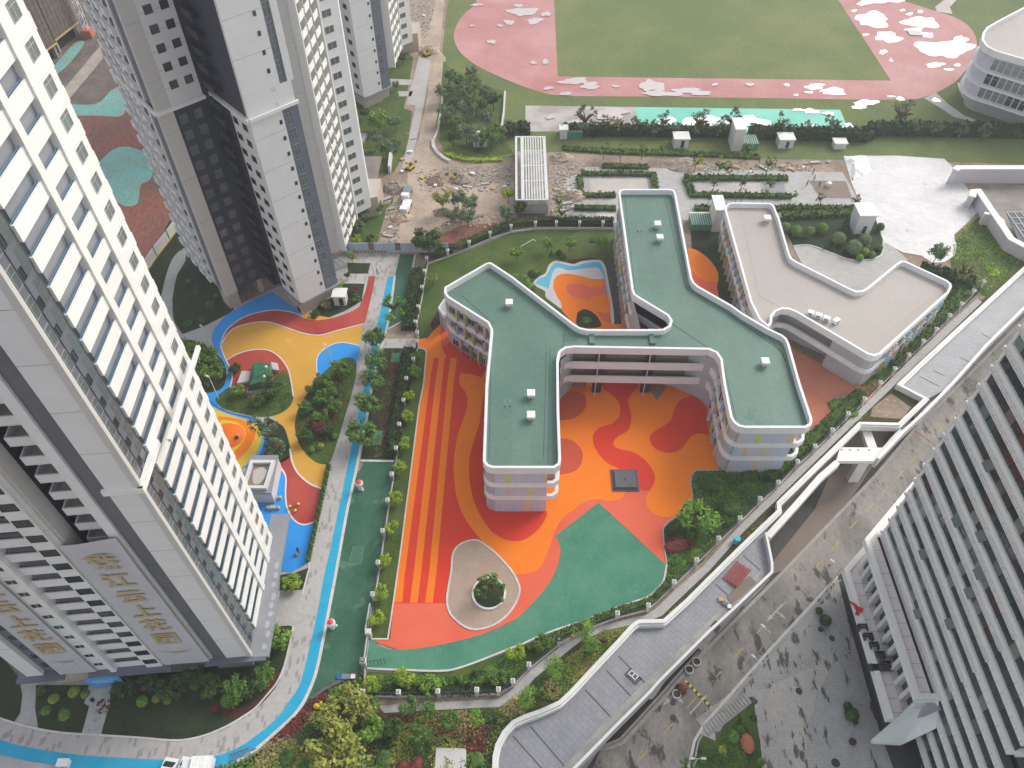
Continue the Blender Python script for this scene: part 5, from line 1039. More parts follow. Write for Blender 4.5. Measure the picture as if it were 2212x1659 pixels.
# things left lying on the walkway
def flat(name, pts, z, m, label, cat, h=.05):
    P = [G(*p, z) for p in pts]; c = sum(P, Vector())/len(P); b = MB(); b.prism([(p.x-c.x, p.y-c.y) for p in P], 0, h, m); return b.obj(name, loc=(c.x, c.y, z), label=label, cat=cat)
flat('plywood_sheet', [(1515,1395),(1526,1388),(1536,1400),(1524,1409)], .02, 'wall_brown', 'small brown board lying on the grey walkway', 'board')
flat('dark_mat', [(1534,1353),(1545,1340),(1553,1345),(1552,1351),(1558,1354),(1548,1370)], .02, 'asphalt_dark', 'dark grey mat with a notch lying on the walkway', 'mat')
flat('cardboard', [(1570,1290),(1590,1262),(1620,1245),(1634,1258),(1600,1290),(1580,1305)], .02, 'wall_brown', 'large brown dusty sheet under the red steel on the walkway', 'sheet')
q = G(1367,1462,0); e = empty('bench_frame', q, 'white tubular frame standing on the walkway joint', 'frame', rz=-.8)
b = MB()
for x in (-.6, .6):
    for y in (-.35, .35): b.box(x-.05, x+.05, y-.05, y+.05, 0, .7, 'tarp_white')
b.obj('legs', e); b = MB()
for y in (-.35, .35): b.box(-.65, .65, y-.05, y+.05, .7, .8, 'tarp_white')
for x in (-.6, 0, .6): b.box(x-.05, x+.05, -.35, .35, .7, .8, 'tarp_white')
b.obj('top_rails', e); b = MB(); b.box(-1.1,1.1,-.7,.7,0,.012,'deck_line'); b.obj('mat', e)
q = G(1590,1240,.02); e = empty('steel_pile', q, 'pile of red steel tubes stacked against the white parapet', 'steel pile', rz=.80)
for i in range(7):
    b = MB(); b.box(-2.0, 2.0-.1*(i % 3), -1.3+i*.36, -1.05+i*.36, 0, .5-.05*i, 'steel_red'); b.obj('tube', e)
q = G(1566,1303,0); b = MB(); b.lathe([(.5,0),(.55,.3),(.3,.55),(.05,.6)], 'concrete', n=9); b.box(-.9,-.2,.2,.8,0,.4,'wood'); b.box(.2,.8,-.9,-.3,0,.35,'car_white'); b.obj('debris_heap', loc=q, label='small heap of sacks and timber beside the red steel', cat='heap')
# far white retaining walls at the upper right
for pts, hh, lab in (([(2064,366),(2070,361),(2250,361),(2400,361)], 4.2, 'straight white concrete wall with broad coping at the right edge'), ([(2101,424),(2103,413),(2115,412),(2185,515),(2212,529),(2300,575)], 3.2, 'angled white concrete wall running down to the right edge')):
    P = [G(*p, hh) for p in pts]; e = empty('retaining_wall', (0,0,0), lab, 'wall'); b = MB(); wall_run(b, P, 1.0, 0, hh-.3, 'bridge_side'); b.obj('wall', e); b = MB(); wall_run(b, P, 1.5, hh-.3, hh, 'bridge_white'); b.obj('coping', e)
b = MB(); P = [G(*p, 3) for p in [(2127,460),(2150,462),(2165,475),(2178,510)]]; wall_run(b, P, .8, 0, 3, 'bridge_side', mtop='bridge_white'); b.obj('ramp_wall', label='short curved white wall behind the angled retaining wall', cat='wall')
e = empty('glass_canopy', G(2195,490,0), 'grey ribbed canopy at the right edge behind the angled wall', 'canopy'); b = MB(); o_ = G(2195,490,0)
P = [G(*p, 3)-o_ for p in [(2174,460),(2320,462),(2320,530),(2200,520)]]; b.prism([(p.x,p.y) for p in P], 2.9, 3.05, 'deck_line'); b.obj('panel', e)
b = MB()
for i in range(16): x = P[0].x+i*1.6; b.box(x, x+.18, P[3].y+.5, P[0].y, 3.05, 3.2, 'frame')
for i in range(5): y = P[3].y+1+i*2.2; b.box(P[0].x, P[1].x, y, y+.12, 3.2, 3.28, 'frame')
b.obj('rib', e)
# ------------------------------------------------------------------ hotel with banded glass front
ht = empty('office_building', (56.4, 40, ZR), 'banded glass and white tile high block at the right edge', 'building'); HO = Vector((56.4, 40, ZR))
XF = 56.4; YE = 25.7; YC = 60.0; FP = 3.3; ZL0 = 5.5
def hb(name, boxes, kids=()):
    b = MB()
    for bx, m in boxes: b.box(bx[0]-HO.x, bx[1]-HO.x, bx[2]-HO.y, bx[3]-HO.y, bx[4]-HO.z, bx[5]-HO.z, m)
    return b.obj(name, ht)
b = MB()
nf = 24
for k in range(-3, nf):
    z = ZL0+k*FP; y0 = YE if k >= 3 else 8; y1 = YC+min(k, 6)*0.15 if k >= 0 else 38
    long_ = 1 if k >= 0 else 0
    # spandrel: tiled vertical face, sloping grey tile top, gutter line, recessed glass
    xo = XF-.25
    hb('spandrel', [((xo, XF+.6, y0, y1, z, z+1.5), 'hotel_white')])
    if k >= 0:
        e_ = 35.0
        hb('ledge', [((xo-.22, xo-.02, e_, y1+.15, z+.05, z+.62), 'hotel_pink'), ((xo-.235, xo-.22, e_, y1, z+.32, z+.36), 'metal_grey')])
    hb('ledge', [((xo-.05, xo-.02, y0, y1, z+.8, z+1.46), 'white_warm')])
    g = hb('glass_strip', [((XF+.0, XF+.1, y0, y1-.4, z+1.5, z+FP), 'glass_teal')])
    m = MB(); y = y0+.8; i = 0
    while y < y1-.5:
        m.box(XF-.06-HO.x, XF+.0-HO.x, y-HO.y, y+.07-HO.y, z+1.5-HO.z, z+FP-HO.z, 'metal_dark')
        y += 1.7
    m.obj('mullion', g)
    pr = random.Random(k*7+3); m = {q: MB() for q in ('glass', 'glass_grey', 'glass_pale', 'maroon')}; y = y0+.87
    while y < y1-1.9:
        if pr.random() < .5:
            q = pr.choice(['glass', 'glass', 'glass_grey', 'glass', 'glass_pale', 'maroon' if 3 < k < 9 else 'glass']); m[q].box(XF-.03-HO.x, XF+.02-HO.x, y-HO.y, y+1.63-HO.y, z+1.51-HO.z, z+FP-.01-HO.z, q)
        y += 1.7
    for q, mm in m.items():
        if mm.v: mm.obj('blind_pane', g, kind='stuff')
    # tile joints of the spandrel
    m = MB(); y = y0+.4
    while y < y1: m.box(xo-.012-HO.x, xo-HO.x, y-HO.y, y+.035-HO.y, z+.02-HO.z, z+1.48-HO.z, 'metal_grey'); y += 1.3
    if k >= 0:
        y = 35.4
        while y < y1: m.box(xo-.23-HO.x, xo-.22-HO.x, y-HO.y, y+.03-HO.y, z+.06-HO.z, z+.61-HO.z, 'metal_grey'); y += 1.3
    m.obj('tile_joint', g)
    if k >= 3:
        hb('return_spandrel', [((XF+.6, XF+40, YE-.25, YE+.6, z, z+1.5), 'hotel_white')]); hb('return_glass', [((XF+.6, XF+40, YE+.25, YE+.35, z+1.5, z+FP), 'glass_teal')])
    hb('end_trim', [((XF-.2, XF+.9, y1-.4, y1, z+1.5, z+FP), 'white_warm')])
hb('core', [((XF+.7, XF+45, YE+.8, YC-.3, ZR, ZL0+nf*FP), 'asphalt_dark'), ((XF+.7, XF+45, 5, YE+.8, ZR, ZL0+3*FP), 'asphalt_dark')])
hb('side_wall', [((XF+.9, XF+45, YC-.3, YC, ZR, ZL0+nf*FP), 'hotel_white')])
rnd = random.Random(4)
for (px_, py_) in [(2098,1284),(2121,1162),(2070,1130),(1975,1328),(2048,1350),(1942+165,1062+180),(2157,1010),(2006,1200)]:
    # awning windows standing open on the glass strips
    best = None
    for k in range(0, 14):
        zz = ZL0+k*FP+1.9; q = G(px_, py_, zz)
        if best is None or abs(q.x-XF) < best[0]: best = (abs(q.x-XF), k, q)
    _, k, q = best; z = ZL0+k*FP+2.9
    if 28 < q.y < YC-2:
        T = Matrix.Translation((XF-HO.x, q.y-HO.y, z-HO.z)); b = MB()
        b.add([T @ Vector(v) for v in ((.2,-.7,0),(.2,.7,0),(-.75,.7,-1.0),(-.75,-.7,-1.0),(.2,-.7,.05),(.2,.7,.05),(-.75,.7,-.95),(-.75,-.7,-.95))], [(0,1,2,3),(4,7,6,5),(0,4,5,1),(1,5,6,2),(2,6,7,3),(3,7,4,0)], 'glass_grey'); b.obj('open_window', ht)
# podium with two tiled terraces
zu, zl = 5.2, .2
def tp(pts, z): return [G(*p, z) for p in pts]
UP = tp([(1866,1167),(2149,830),(2260,700)], zu); ux = G(1930,1360,zu).x
up_poly = [(UP[0].x, UP[0].y), (G(1977,1512,zu).x, G(1977,1512,zu).y), (XF+.2, G(1977,1512,zu).y), (XF+.2, YC), (G(2149,842,zu).x+2, G(2149,842,zu).y), (G(2149,830,zu).x, G(2149,830,zu).y)]
b = MB(); b.prism([(x-HO.x, y-HO.y) for x, y in up_poly], zu-.7-HO.z, zu-HO.z, 'hotel_white', 'hotel_beige'); ut = b.obj('upper_terrace', ht)
b = MB(); P = [Vector((x-HO.x, y-HO.y, 0)) for x, y in (up_poly[-1], up_poly[0], up_poly[1], up_poly[2])]; wall_run(b, P, .7, zu-HO.z, zu+.45-HO.z, 'white_warm', side=1); b.obj('terrace_kerb', ut)
b = MB(); x = UP[0].y; yy = G(1977,1512,zu).y+1
while yy < UP[0].y-.5: b.box(UP[0].x+.7-HO.x, XF-1.1-HO.x, yy-HO.y, yy+.05-HO.y, zu-.01-HO.z, zu+.006-HO.z, 'metal_grey'); yy += 1.9
for xx in (UP[0].x+2.2, UP[0].x+3.9): b.box(xx-HO.x, xx+.05-HO.x, G(1977,1512,zu).y+.5-HO.y, UP[0].y-HO.y, zu-.01-HO.z, zu+.008-HO.z, 'metal_grey')
b.box(XF-1.0-HO.x, XF-.6-HO.x, G(1977,1512,zu).y-HO.y, UP[0].y+.5-HO.y, zu-.01-HO.z, zu+.012-HO.z, 'dark'); b.obj('tile_joint', ut)
LP_ = tp([(1821,1232),(1866,1180)], zl); ly = G(1916,1556,zl).y; lx0 = G(1916,1556,zl).x
lo_poly = [(LP_[0].x, LP_[0].y), (lx0, ly), (UP[0].x+2.6, ly), (UP[0].x+2.6, LP_[1].y), (LP_[1].x, LP_[1].y)]
b = MB(); b.prism([(x-HO.x, y-HO.y) for x, y in lo_poly], zl-.8-HO.z, zl-HO.z, 'hotel_white', 'hotel_beige'); lt = b.obj('lower_terrace', ht)
b = MB(); P = [Vector((x-HO.x, y-HO.y, 0)) for x, y in (lo_poly[-1], lo_poly[0], lo_poly[1])]; wall_run(b, P, .8, zl-HO.z, zl+.5-HO.z, 'white_warm', side=1); b.obj('terrace_kerb', lt)
b = MB(); yy = ly+1
while yy < LP_[0].y-.5: b.box(lx0+.9-HO.x, UP[0].x+2.5-HO.x, yy-HO.y, yy+.05-HO.y, zl-.01-HO.z, zl+.006-HO.z, 'metal_grey'); yy += 1.9
b.box(lx0+2.6-HO.x, lx0+2.65-HO.x, ly-HO.y, LP_[0].y-HO.y, zl-.01-HO.z, zl+.008-HO.z, 'metal_grey'); b.obj('tile_joint', lt)
xw = UP[0].x+.5
hb('podium_wall', [((xw+.8, XF+.6, ly, UP[0].y-1.2, ZR, zu-.7), 'wall_grey')]); hb('podium_wall', [((lx0+2.5, XF+.6, ly-.2, LP_[0].y-2, ZR, zl-.8), 'asphalt_dark')])
yy = ly+.6
while yy < UP[0].y-3:
    hb('pier', [((xw-.4, xw+.8, yy, yy+.6, zl+.02, zu-.75), 'white')]); f_ = hb('window', [((xw+.35, xw+.8, yy+.62, yy+1.95, zl+.5, zu-.9), 'frame')]); hb('window', [((xw+.3, xw+.34, yy+.72, yy+1.85, zl+.6, zu-1.0), 'glass_teal')]); yy += 2.0
# sloping tiled porch roof at the terrace end
a0 = G(2028,1515,zu); a1 = Vector((XF-.3, ly-.1+1.2, zu)); c0 = G(1884,1597,zl-1.6)
b = MB(); v = [Vector((xw-.3, ly+1.1, zu+.2)), Vector((XF-.3, ly+1.1, zu+.2)), Vector((XF-.3, ly-1.6, zu-3.0)), G(1948,1608,-4.5), G(1885,1604,-4.5), G(1883,1597,-4.5)]
v = [p-HO for p in v]; n_ = len(v); lo_ = [p-Vector((0,0,.6)) for p in v]
b.add(v+lo_, [(0,1,2,3,4,5)]+[(i, n_+i, n_+(i+1) % n_, (i+1) % n_) for i in range(n_)], 'hotel_white'); b.obj('porch_roof', ht)
for k in range(3):
    z = ZL0-(k+1)*FP
# sign of red swoosh and dark letters lying over the lower terrace
q = G(1842,1318,zl); e = empty('rooftop_sign', q, 'red swoosh and dark letter frame standing on the lower tiled terrace', 'sign')
b = MB(); vs = [(-.5,-.9),(.1,-.4),(.2,.3),(-.05,1.3),(.55,.5),(.7,.0),(1.3,-.5),(.8,-.9),(.3,-.75),(.1,-1.2)]
b.prism(vs, .5, .75, 'red_letter', T=Matrix.Rotation(R(18), 4, 'Z')); b.obj('red_swoosh', e)
b = MB()
for i in range(5):
    y = -3.0-i*1.35; x = .5+i*.42
    b.box(x-.75, x-.62, y-.5, y+.5, .2, 1.0, 'metal_dark'); b.box(x+.4, x+.53, y-.5, y+.5, .2, 1.0, 'metal_dark'); b.box(x-.75, x+.53, y-.06, y+.06, .5, 1.0, 'metal_dark'); b.box(x-.75, x+.53, y+.4, y+.5, .2, 1.0, 'metal_dark')
    if i % 2: b.box(x-.1, x+.05, y-.5, y+.5, .3, 1.0, 'metal_dark')
b.box(-.5, 3.0, -9.2, -8.2, .2, .5, 'metal_dark', Matrix.Identity(4)); b.obj('letter_frame', e)
# ------------------------------------------------------------------ fences
def railing(name, px_, label, posts=True, h=1.7, post_h=2.1, wall_h=.45, group=None):
    P = [G(*p, 0) for p in px_]; o = P[0].copy(); e = empty(name, o, label, 'fence', group); Q = [p-o for p in P]
    b = MB(); wall_run(b, Q, .25, 0, wall_h, 'kerb'); b.obj('base_wall', e)
    for i in range(len(Q)-1):
        b = MB(); a, c = Q[i], Q[i+1]; L = (c-a).length; T, _ = frameT(a, c)
        b.box(.2, L-.2, -.03, .03, h-.06, h, 'metal_dark', T); b.box(.2, L-.2, -.03, .03, wall_h+.12, wall_h+.18, 'metal_dark', T)
        x = .3
        while x < L-.2: b.box(x-.012, x+.012, -.012, .012, wall_h+.1, h-.02, 'metal_dark', T); x += .16
        b.obj('panel', e)
    if posts:
        pd_ = MB(); pd_.box(-.24,.24,-.24,.24,0,post_h,'kerb'); pd_.box(-.31,.31,-.31,.31,post_h-.3,post_h-.12,'white_warm'); pd_.box(-.31,.31,-.31,.31,post_h,post_h+.1,'white_warm'); pd_.box(-.18,.18,-.18,.18,post_h+.1,post_h+.22,'kerb_dark'); pdd = pd_.data('post')
        for q in Q: link('post', pdd, e, q)
    return e
railing('railing_fence', [(903,733),(899,710),(905,677),(913,635),(918,600),(923,572),(968,556),(1014,538),(1059,518),(1104,503),(1156,496),(1201,495),(1251,495),(1301,495),(1326,496)], 'stone post railing round the north lawn of the kindergarten')
railing('railing_fence', [(902,752),(895,790),(880,832),(874,879),(865,931),(858,982),(849,1038),(840,1094),(830,1160),(820,1228),(809,1296)], 'stone post railing between green lane and striped court')
railing('railing_fence', [(788,1438),(788,1505),(864,1506),(948,1504),(1031,1501),(1077,1500),(1108,1482),(1142,1447),(1206,1394)], 'stone post railing on the south edge of the kindergarten')
railing('railing_fence', [(1206,1394),(1265,1362),(1331,1337),(1397,1320),(1452,1270),(1500,1223),(1547,1176),(1593,1133),(1636,1091),(1675,1056),(1716,1011),(1754,978),(1791,943),(1825,908),(1860,876),(1894,841),(1925,811),(1955,781),(1986,751),(2014,726),(2043,696),(2069,671),(2095,643),(2116,623)], 'long diagonal stone post railing beside the footpath')
def gate(a, c, label, m='frame'):
    P = G(*a, 0); Q = G(*c, 0); T, L = frameT(P, Q); e = empty('sliding_gate', P, label, 'gate'); T = Matrix.Translation(-P) @ T
    b = MB(); b.box(0, L, -.12, .12, .1, .25, m, T); b.box(0, L, -.1, .1, 1.5, 1.6, m, T); b.obj('frame', e); b = MB(); x = 0
    while x < L: b.box(x, x+.06, -.08, .08, .25, 1.5, m, T); x += .3
    b.obj('bars', e)
gate((802,1313),(792,1372), 'folded grey metal gate at the lower end of the green lane'); gate((797,1378),(790,1432), 'low metal gate closing the green court from the lane')
b = MB(); q = G(788,1440,0); T, L = frameT(q, G(833,1432,0)); b.box(0, L, -.03, .03, 1.5, 1.56, 'metal_dark', T)
x = 0
while x < L: b.box(x, x+.05, -.02, .02, 0, 1.5, 'metal_dark', T); x += L/6-.02
b.obj('goal_frame', label='thin dark rail frame beside the white gate post on the green court', cat='rail')
for c, lab in (((788,1438), 'white gate post at the near corner of the green lane'), ((799,1376), 'white gate post at the tip of the striped court lawn')):
    b = MB(); b.box(-.35,.35,-.35,.35,0,2.2,'kerb'); b.box(-.42,.42,-.42,.42,1.9,2.05,'white_warm'); b.obj('gate_post', loc=G(*c,0), label=lab, cat='gate post')
# yellow kerbed hoarding of the plot
P = [G(*p, 0) for p in [(396,478),(366,520),(338,556),(310,598),(285,640)]]; e = empty('site_hoarding', P[0], 'grey site hoarding with yellow foot between red soil and lawn', 'hoarding'); Q = [p-P[0] for p in P]
b = MB(); wall_run(b, Q, .12, .3, 2.6, 'tower_white'); b.obj('panel', e); b = MB(); wall_run(b, Q, .3, 0, .3, 'yellow_obj'); b.obj('foot', e)
for q in Q[1:-1]: b = MB(); b.box(q.x-.12, q.x+.12, q.y+.05, q.y+.4, 0, 2.8, 'metal_dark'); b.obj('brace', e)
# printed hoarding across the end of the lane
p0, p1 = G(741,546,0), G(1000,546,0); T, L = frameT(p0, p1); e = empty('printed_hoarding', p0, 'hoarding with pale blue printed panels across the lane end', 'hoarding'); T = Matrix.Translation(-p0) @ T
b = MB(); b.box(0, L, 0, .15, 0, .7, 'kerb', T); b.box(0, L, .02, .12, .7, 2.7, 'wall_brown', T); b.obj('frame', e)
k = L/ (1000-741)
for x0, x1 in ((753-741, 798-741), (810-741, 855-741), (867-741, 912-741), (925-741, 970-741)):
    b = MB(); b.box(x0*k, x1*k, -.06, .02, .75, 2.72, 'panel_sky' if 'panel_sky' in M else 'tarp', T); pp = b.obj('printed_panel', e)
    b = MB(); b.box((x1-11)*k, (x1-3)*k, -.075, -.06, .9, 1.4, 'panel_blue', T); b.box((x0+4)*k, (x0+24)*k, -.075, -.06, 1.9, 2.0, 'panel_blue', T); b.box((x0+4)*k, (x0+30)*k, -.075, -.06, 1.6, 1.66, 'panel_blue', T); b.obj('print', pp)
b = MB()
for i in range(20):
    x = (760-741+i*3.7)*k
    b.add([T @ Vector(v) for v in ((x,-.012,.18),(x+.28,-.012,.18),(x+.5,-.012,.62),(x+.22,-.012,.62))], [(0,1,2,3)], 'yellow_obj' if i % 2 == 0 else 'metal_dark')
b.obj('hazard_stripe', e)
# ------------------------------------------------------------------ pergola with white roof bars over a concrete base
p0, p1 = G(1113,459,0), G(1183,458,0)
e = empty('pergola', p0, 'long white slatted pergola roof over a grey concrete ramp block', 'pergola')
y0 = 0; x1 = (p1-p0).x; yb = (G(1120,296,4.6)-p0).y; yf = (G(1113,430,4.6)-p0).y; hz = 4.6
b = MB(); b.box(0, x1, 0, yb, 0, .6, 'concrete'); b.box(0, x1, 0, yf, .6, 3.0, 'wall_grey'); b.box(.2, x1-.2, -.5+1.0, yf-.1, 3.0, 3.3, 'concrete'); b.obj('concrete_base', e)
b = MB()
for x in (0, x1*.18, x1-.7): b.box(x, x+.7 if x else .5, yf, yb, hz-.35, hz+.05, 'white')
b.box(0, x1, yf-.3, yf, hz-.4, hz, 'white'); b.box(0, x1, yb, yb+.4, hz-.4, hz, 'white'); b.obj('roof_frame', e)
b = MB(); n = 9
for i in range(n):
    x = x1*.24+(x1*.7-.3)*i/(n-1); b.box(x, x+.3, yf+.05, yb-.02, hz-.3, hz-.02, 'white')
for f in (.28, .52, .76): b.box(x1*.24, x1-.7, yf+(yb-yf)*f, yf+(yb-yf)*f+.25, hz-.29, hz-.03, 'white')
b.obj('roof_bars', e)
pp_ = MB(); pp_.box(-.25,.25,-.25,.25,.6,hz-.35,'white'); pp_ = pp_.data('post')
for i in range(7):
    for x in (.3, x1-.3): link('post', pp_, e, (x, yf+.5+(yb-yf-1)*i/6, 0))
# booths and small plant rooms
def booth(c, w_, d, h, label, roof='white_warm', wall='white', over=.25, door=True, tall=False):
    q = G(*c, 0); e = empty('utility_booth', q, label, 'booth', 'small white booths on the lawn'); b = MB(); b.box(-w_/2, w_/2, 0, d, 0, h, wall); b.obj('wall', e)
    b = MB(); b.box(-w_/2-over, w_/2+over, -over, d+over, h, h+.25, roof); b.obj('roof', e)
    if door: b = MB(); b.box(-.1, .7, -.06, 0, .25, min(2.2, h-.4), 'glass'); b.box(-.18, -.1, -.08, 0, .2, min(2.3, h-.3), 'frame'); b.obj('door', e)
    return e
booth((1470,321), 3.6, 3.0, 2.6, 'small white booth with dark window on the far lawn')
booth((1590,327), 2.4, 5.0, 6.0, 'tall narrow white shaft booth on the far lawn', door=False)
booth((1696,321), 3.6, 3.0, 2.4, 'white booth half hidden by thin trees, right of the tall shaft')
booth((1813,323), 2.9, 2.2, 1.6, 'lowest and rightmost small white booth on the far lawn', door=False)
booth((1037,318), 3.4, 3, 2.4, 'pale booth among the trees of the copse')
booth((1217,301), 1.8, 2, 2.6, 'small white booth behind the pergola end', door=False)
booth((736,661), 2.4, 2.2, 2.5, 'white plant room box on the lawn at the tower corner')
booth((1860,506), 3.6, 4.2, 5.0, 'tall grey booth with dark door beside the round shrubs', wall='tower_white')
booth((1546,502), 2.0, 5.0, 6.0, 'tall white shaft between the green and beige roofs', door=False)
for c, lab in (((1240,300), 'green ribbed shelter roof right of the pergola'), ((1618,325), 'green ribbed shelter beside the tall shaft booth'), ((1515,500), 'pale green ribbed shelter between the two roofs')):
    q = G(*c, 0); e = empty('ribbed_shelter', q, lab, 'shelter', 'ribbed shelters over stairs'); b = MB(); b.box(-2.4, 2.2, 0, 4.2, 1.7, 1.85, 'court_green'); 
    for i in range(9): b.box(-2.4+i*.52, -2.3+i*.52, -.05, 4.25, 1.85, 1.98, 'tarp')
    b.obj('roof', e); b = MB(); b.box(-2.3, 2.1, .1, 4.1, 0, 1.7, 'court_green'); b.obj('wall', e)
# brown roofed shed at the dirt yard
q = G(795,394,0); e = empty('yard_shed', q, 'flat brown roofed shed on the dirt yard behind the tower', 'shed'); b = MB(); b.prism([((G(*p,3.2)-q).x, (G(*p,3.2)-q).y) for p in [(766,338),(825,338),(813,394),(762,392)]], 3.0, 3.25, 'brownroof'); b.obj('roof', e)
b = MB()
for p in [(772,348),(817,348),(806,388),(768,386)]: r_ = G(*p,3)-q; b.tube((r_.x, r_.y, 0), (r_.x, r_.y, 3), .1, .1, 'metal_dark', 6)
b.obj('post', e)
b = MB(); wall_run(b, [G(760,320,0), G(776,292,0)], 4.5, 0, .8, 'concrete'); b.obj('concrete_slab', label='pale concrete slab wall between shed and tower', cat='slab')
b = MB(); wall_run(b, [G(842,375,0), G(846,338,0)], .5, 0, 2.2, 'white'); b.obj('notice_board', label='tall white board standing on the lawn beside the shed', cat='board')
# grey flat roofed lift lobby with stone tub roof near the play court
rz_ = 3.6; q = G(563,1080,0); e = empty('lobby_pavilion', q, 'small grey pavilion with square recessed roof beside the play court', 'pavilion')
P = [(p-q) for p in [G(*c, rz_) for c in [(541,1000),(598,1000),(590,1080),(532,1080)]]]
A = [(533,991),(603,991),(585,1066),(520,1066)]
Pz = [G(*c, rz_)-q for c in [(545,990),(597,990),(575,1070),(523,1068)]]
b = MB(); b.prism([((G(*c, rz_-.4)-q).x, (G(*c, rz_-.4)-q).y) for c in [(543,987),(600,987),(585,1064),(520,1062)]], 0, rz_-.5, 'white'); b.obj('wall', e)
b = MB(); b.prism([((G(*c, rz_-.4)-q).x, (G(*c, rz_-.4)-q).y) for c in [(541,985),(602,985),(586,1067),(518,1065)]], rz_-.5, rz_-.15, 'tower_midgrey'); b.obj('roof', e)
inn = [G(*c, rz_)-q for c in [(545,1000),(591,1000),(574,1055),(527,1055)]]
b = MB(); wall_run(b, [Vector((p.x, p.y, 0)) for p in inn], .55, rz_-.15, rz_+.5, 'white', True); b.obj('upstand', e)
b = MB(); b.prism([(p.x, p.y) for p in inn], rz_-.14, rz_-.05, 'wall_brown'); c_ = sum(inn, Vector())/4; b.prism([(c_.x+1.15*math.cos(a*.628)*(1+.2*math.sin(a*2)), c_.y+1.7*math.sin(a*.628)) for a in range(10)], rz_-.05, rz_-.03, 'paving_warm'); b.obj('roof_bed', e)
# tarpaulin covered play house
q = G(552,846,0); e = empty('play_house', q, 'play structure wrapped in dark green tarpaulin with pale skirt', 'play structure')
def lp(x, y, z): p = G(x, y, z)-q; return p
b = MB(); base = [lp(535,845,.5), lp(588,836,.5), lp(590,795,.5), lp(545,790,.5)]
top = [lp(538,832,2.6), lp(575,822,2.8), lp(585,785,2.6), lp(548,782,2.4)]; rid = [lp(548,815,3.4), lp(578,800,3.5)]
V8 = base+top+rid; b.add(V8, [(0,1,5,4),(1,2,6,5),(2,3,7,6),(3,0,4,7),(4,5,9,8),(5,6,9),(6,7,8,9),(7,4,8)], 'green_tarp'); b.obj('tarpaulin', e)
b = MB(); pts = [lp(533,852,0), lp(592,850,0), lp(594,838,0), lp(536,842,0)]; b.prism([(p.x,p.y) for p in pts], 0, .5, 'paving_warm'); b.obj('skirt', e)
b = MB(); pts = [lp(514,835,0), lp(540,830,0), lp(545,808,0), lp(525,808,0)]; b.prism([(p.x,p.y) for p in pts], .3, .9, 'tarp'); b.obj('slide_table', e)
b = MB(); pts = [lp(588,790,0), lp(602,793,0), lp(606,808,0), lp(592,806,0)]; b.prism([(p.x,p.y) for p in pts], .5, 1.1, 'tarp'); b.obj('side_table', e)
for c in ((575,794,2.9),(571,815,2.9)): b = MB(); p_ = lp(*c); b.lathe([(.25,0),(.3,.2),(.2,.45),(.02,.55)], 'statue_white', c=p_, n=10); b.obj('finial', e)
# mound of the play bowl
b = MB(); b.lathe([(2.3,0),(1.9,.35),(1.2,.6),(.5,.72),(.02,.75)], 'orange_deep', n=20, sx=1, sy=1.15); b.obj('play_mound', loc=G(500,942,.13), label='low orange rubber mound in the middle of the play bowl', cat='play mound')
b = MB(); b.lathe([(.3,0),(.34,.2),(.2,.42),(.02,.5)], 'metal_dark', n=10); b.lathe([(.1,0),(.1,.9)], 'statue_white', c=(.5,.2,0), n=6); b.obj('spring_toy', loc=G(511,946,.7), label='small dark spring toy on the orange mound', cat='play toy')
def stool_set(c, label, rz=0):
    e = empty('stool_table', G(*c, .1), label, 'table', 'log stool tables on the blue court', rz)
    b = MB(); b.box(-.5, .5, -.28, .28, .55, .65, 'wood'); b.tube((0,0,0),(0,0,.55),.12,.12,'metal_dark',8); b.obj('table', e)
    sd = MB(); sd.lathe([(.28,0),(.28,.5),(.24,.55),(.02,.56)], 'wood', n=12); sd = sd.data('stool'); link('stool', sd, e, (-.85,0,0)); link('stool', sd, e, (.85,0,0))
stool_set((595,1077), 'far wooden table with two log stools on the blue court'); stool_set((591,1099), 'near wooden table with two log stools on the blue court')
e = empty('seesaw', G(637,1098,.11), 'small carousel seat with three yellow discs on the red patch', 'play toy')
sd = MB(); sd.lathe([(.26,.5),(.28,.56),(.02,.6)], 'yellow_obj', n=12); sd.tube((0,0,0),(0,0,.5),.06,.06,'metal_dark',6); sd = sd.data('seat')
for x, y in ((-.75,.05),(.55,.5),(.25,-.7)): link('seat', sd, e, (x, y, 0))
b = MB(); b.tube((-.7,0,.25),(.5,.45,.25),.04,.04,'metal_dark',5); b.tube((0,.2,.25),(.2,-.6,.25),.04,.04,'metal_dark',5); b.tube((-.2,.8,0),(-.2,.8,.9),.06,.06,'metal_grey',6); b.obj('frame', e)
b = MB(); b.box(-.8,.8,-.1,.1,.35,.45,'blue_dark'); b.box(-.6,-.5,-.1,.1,0,.35,'metal_dark'); b.box(.5,.6,-.1,.1,0,.35,'metal_dark'); b.obj('blue_bench', loc=G(597,1123,.1), label='low dark blue bench on the blue court below the tables', cat='bench')
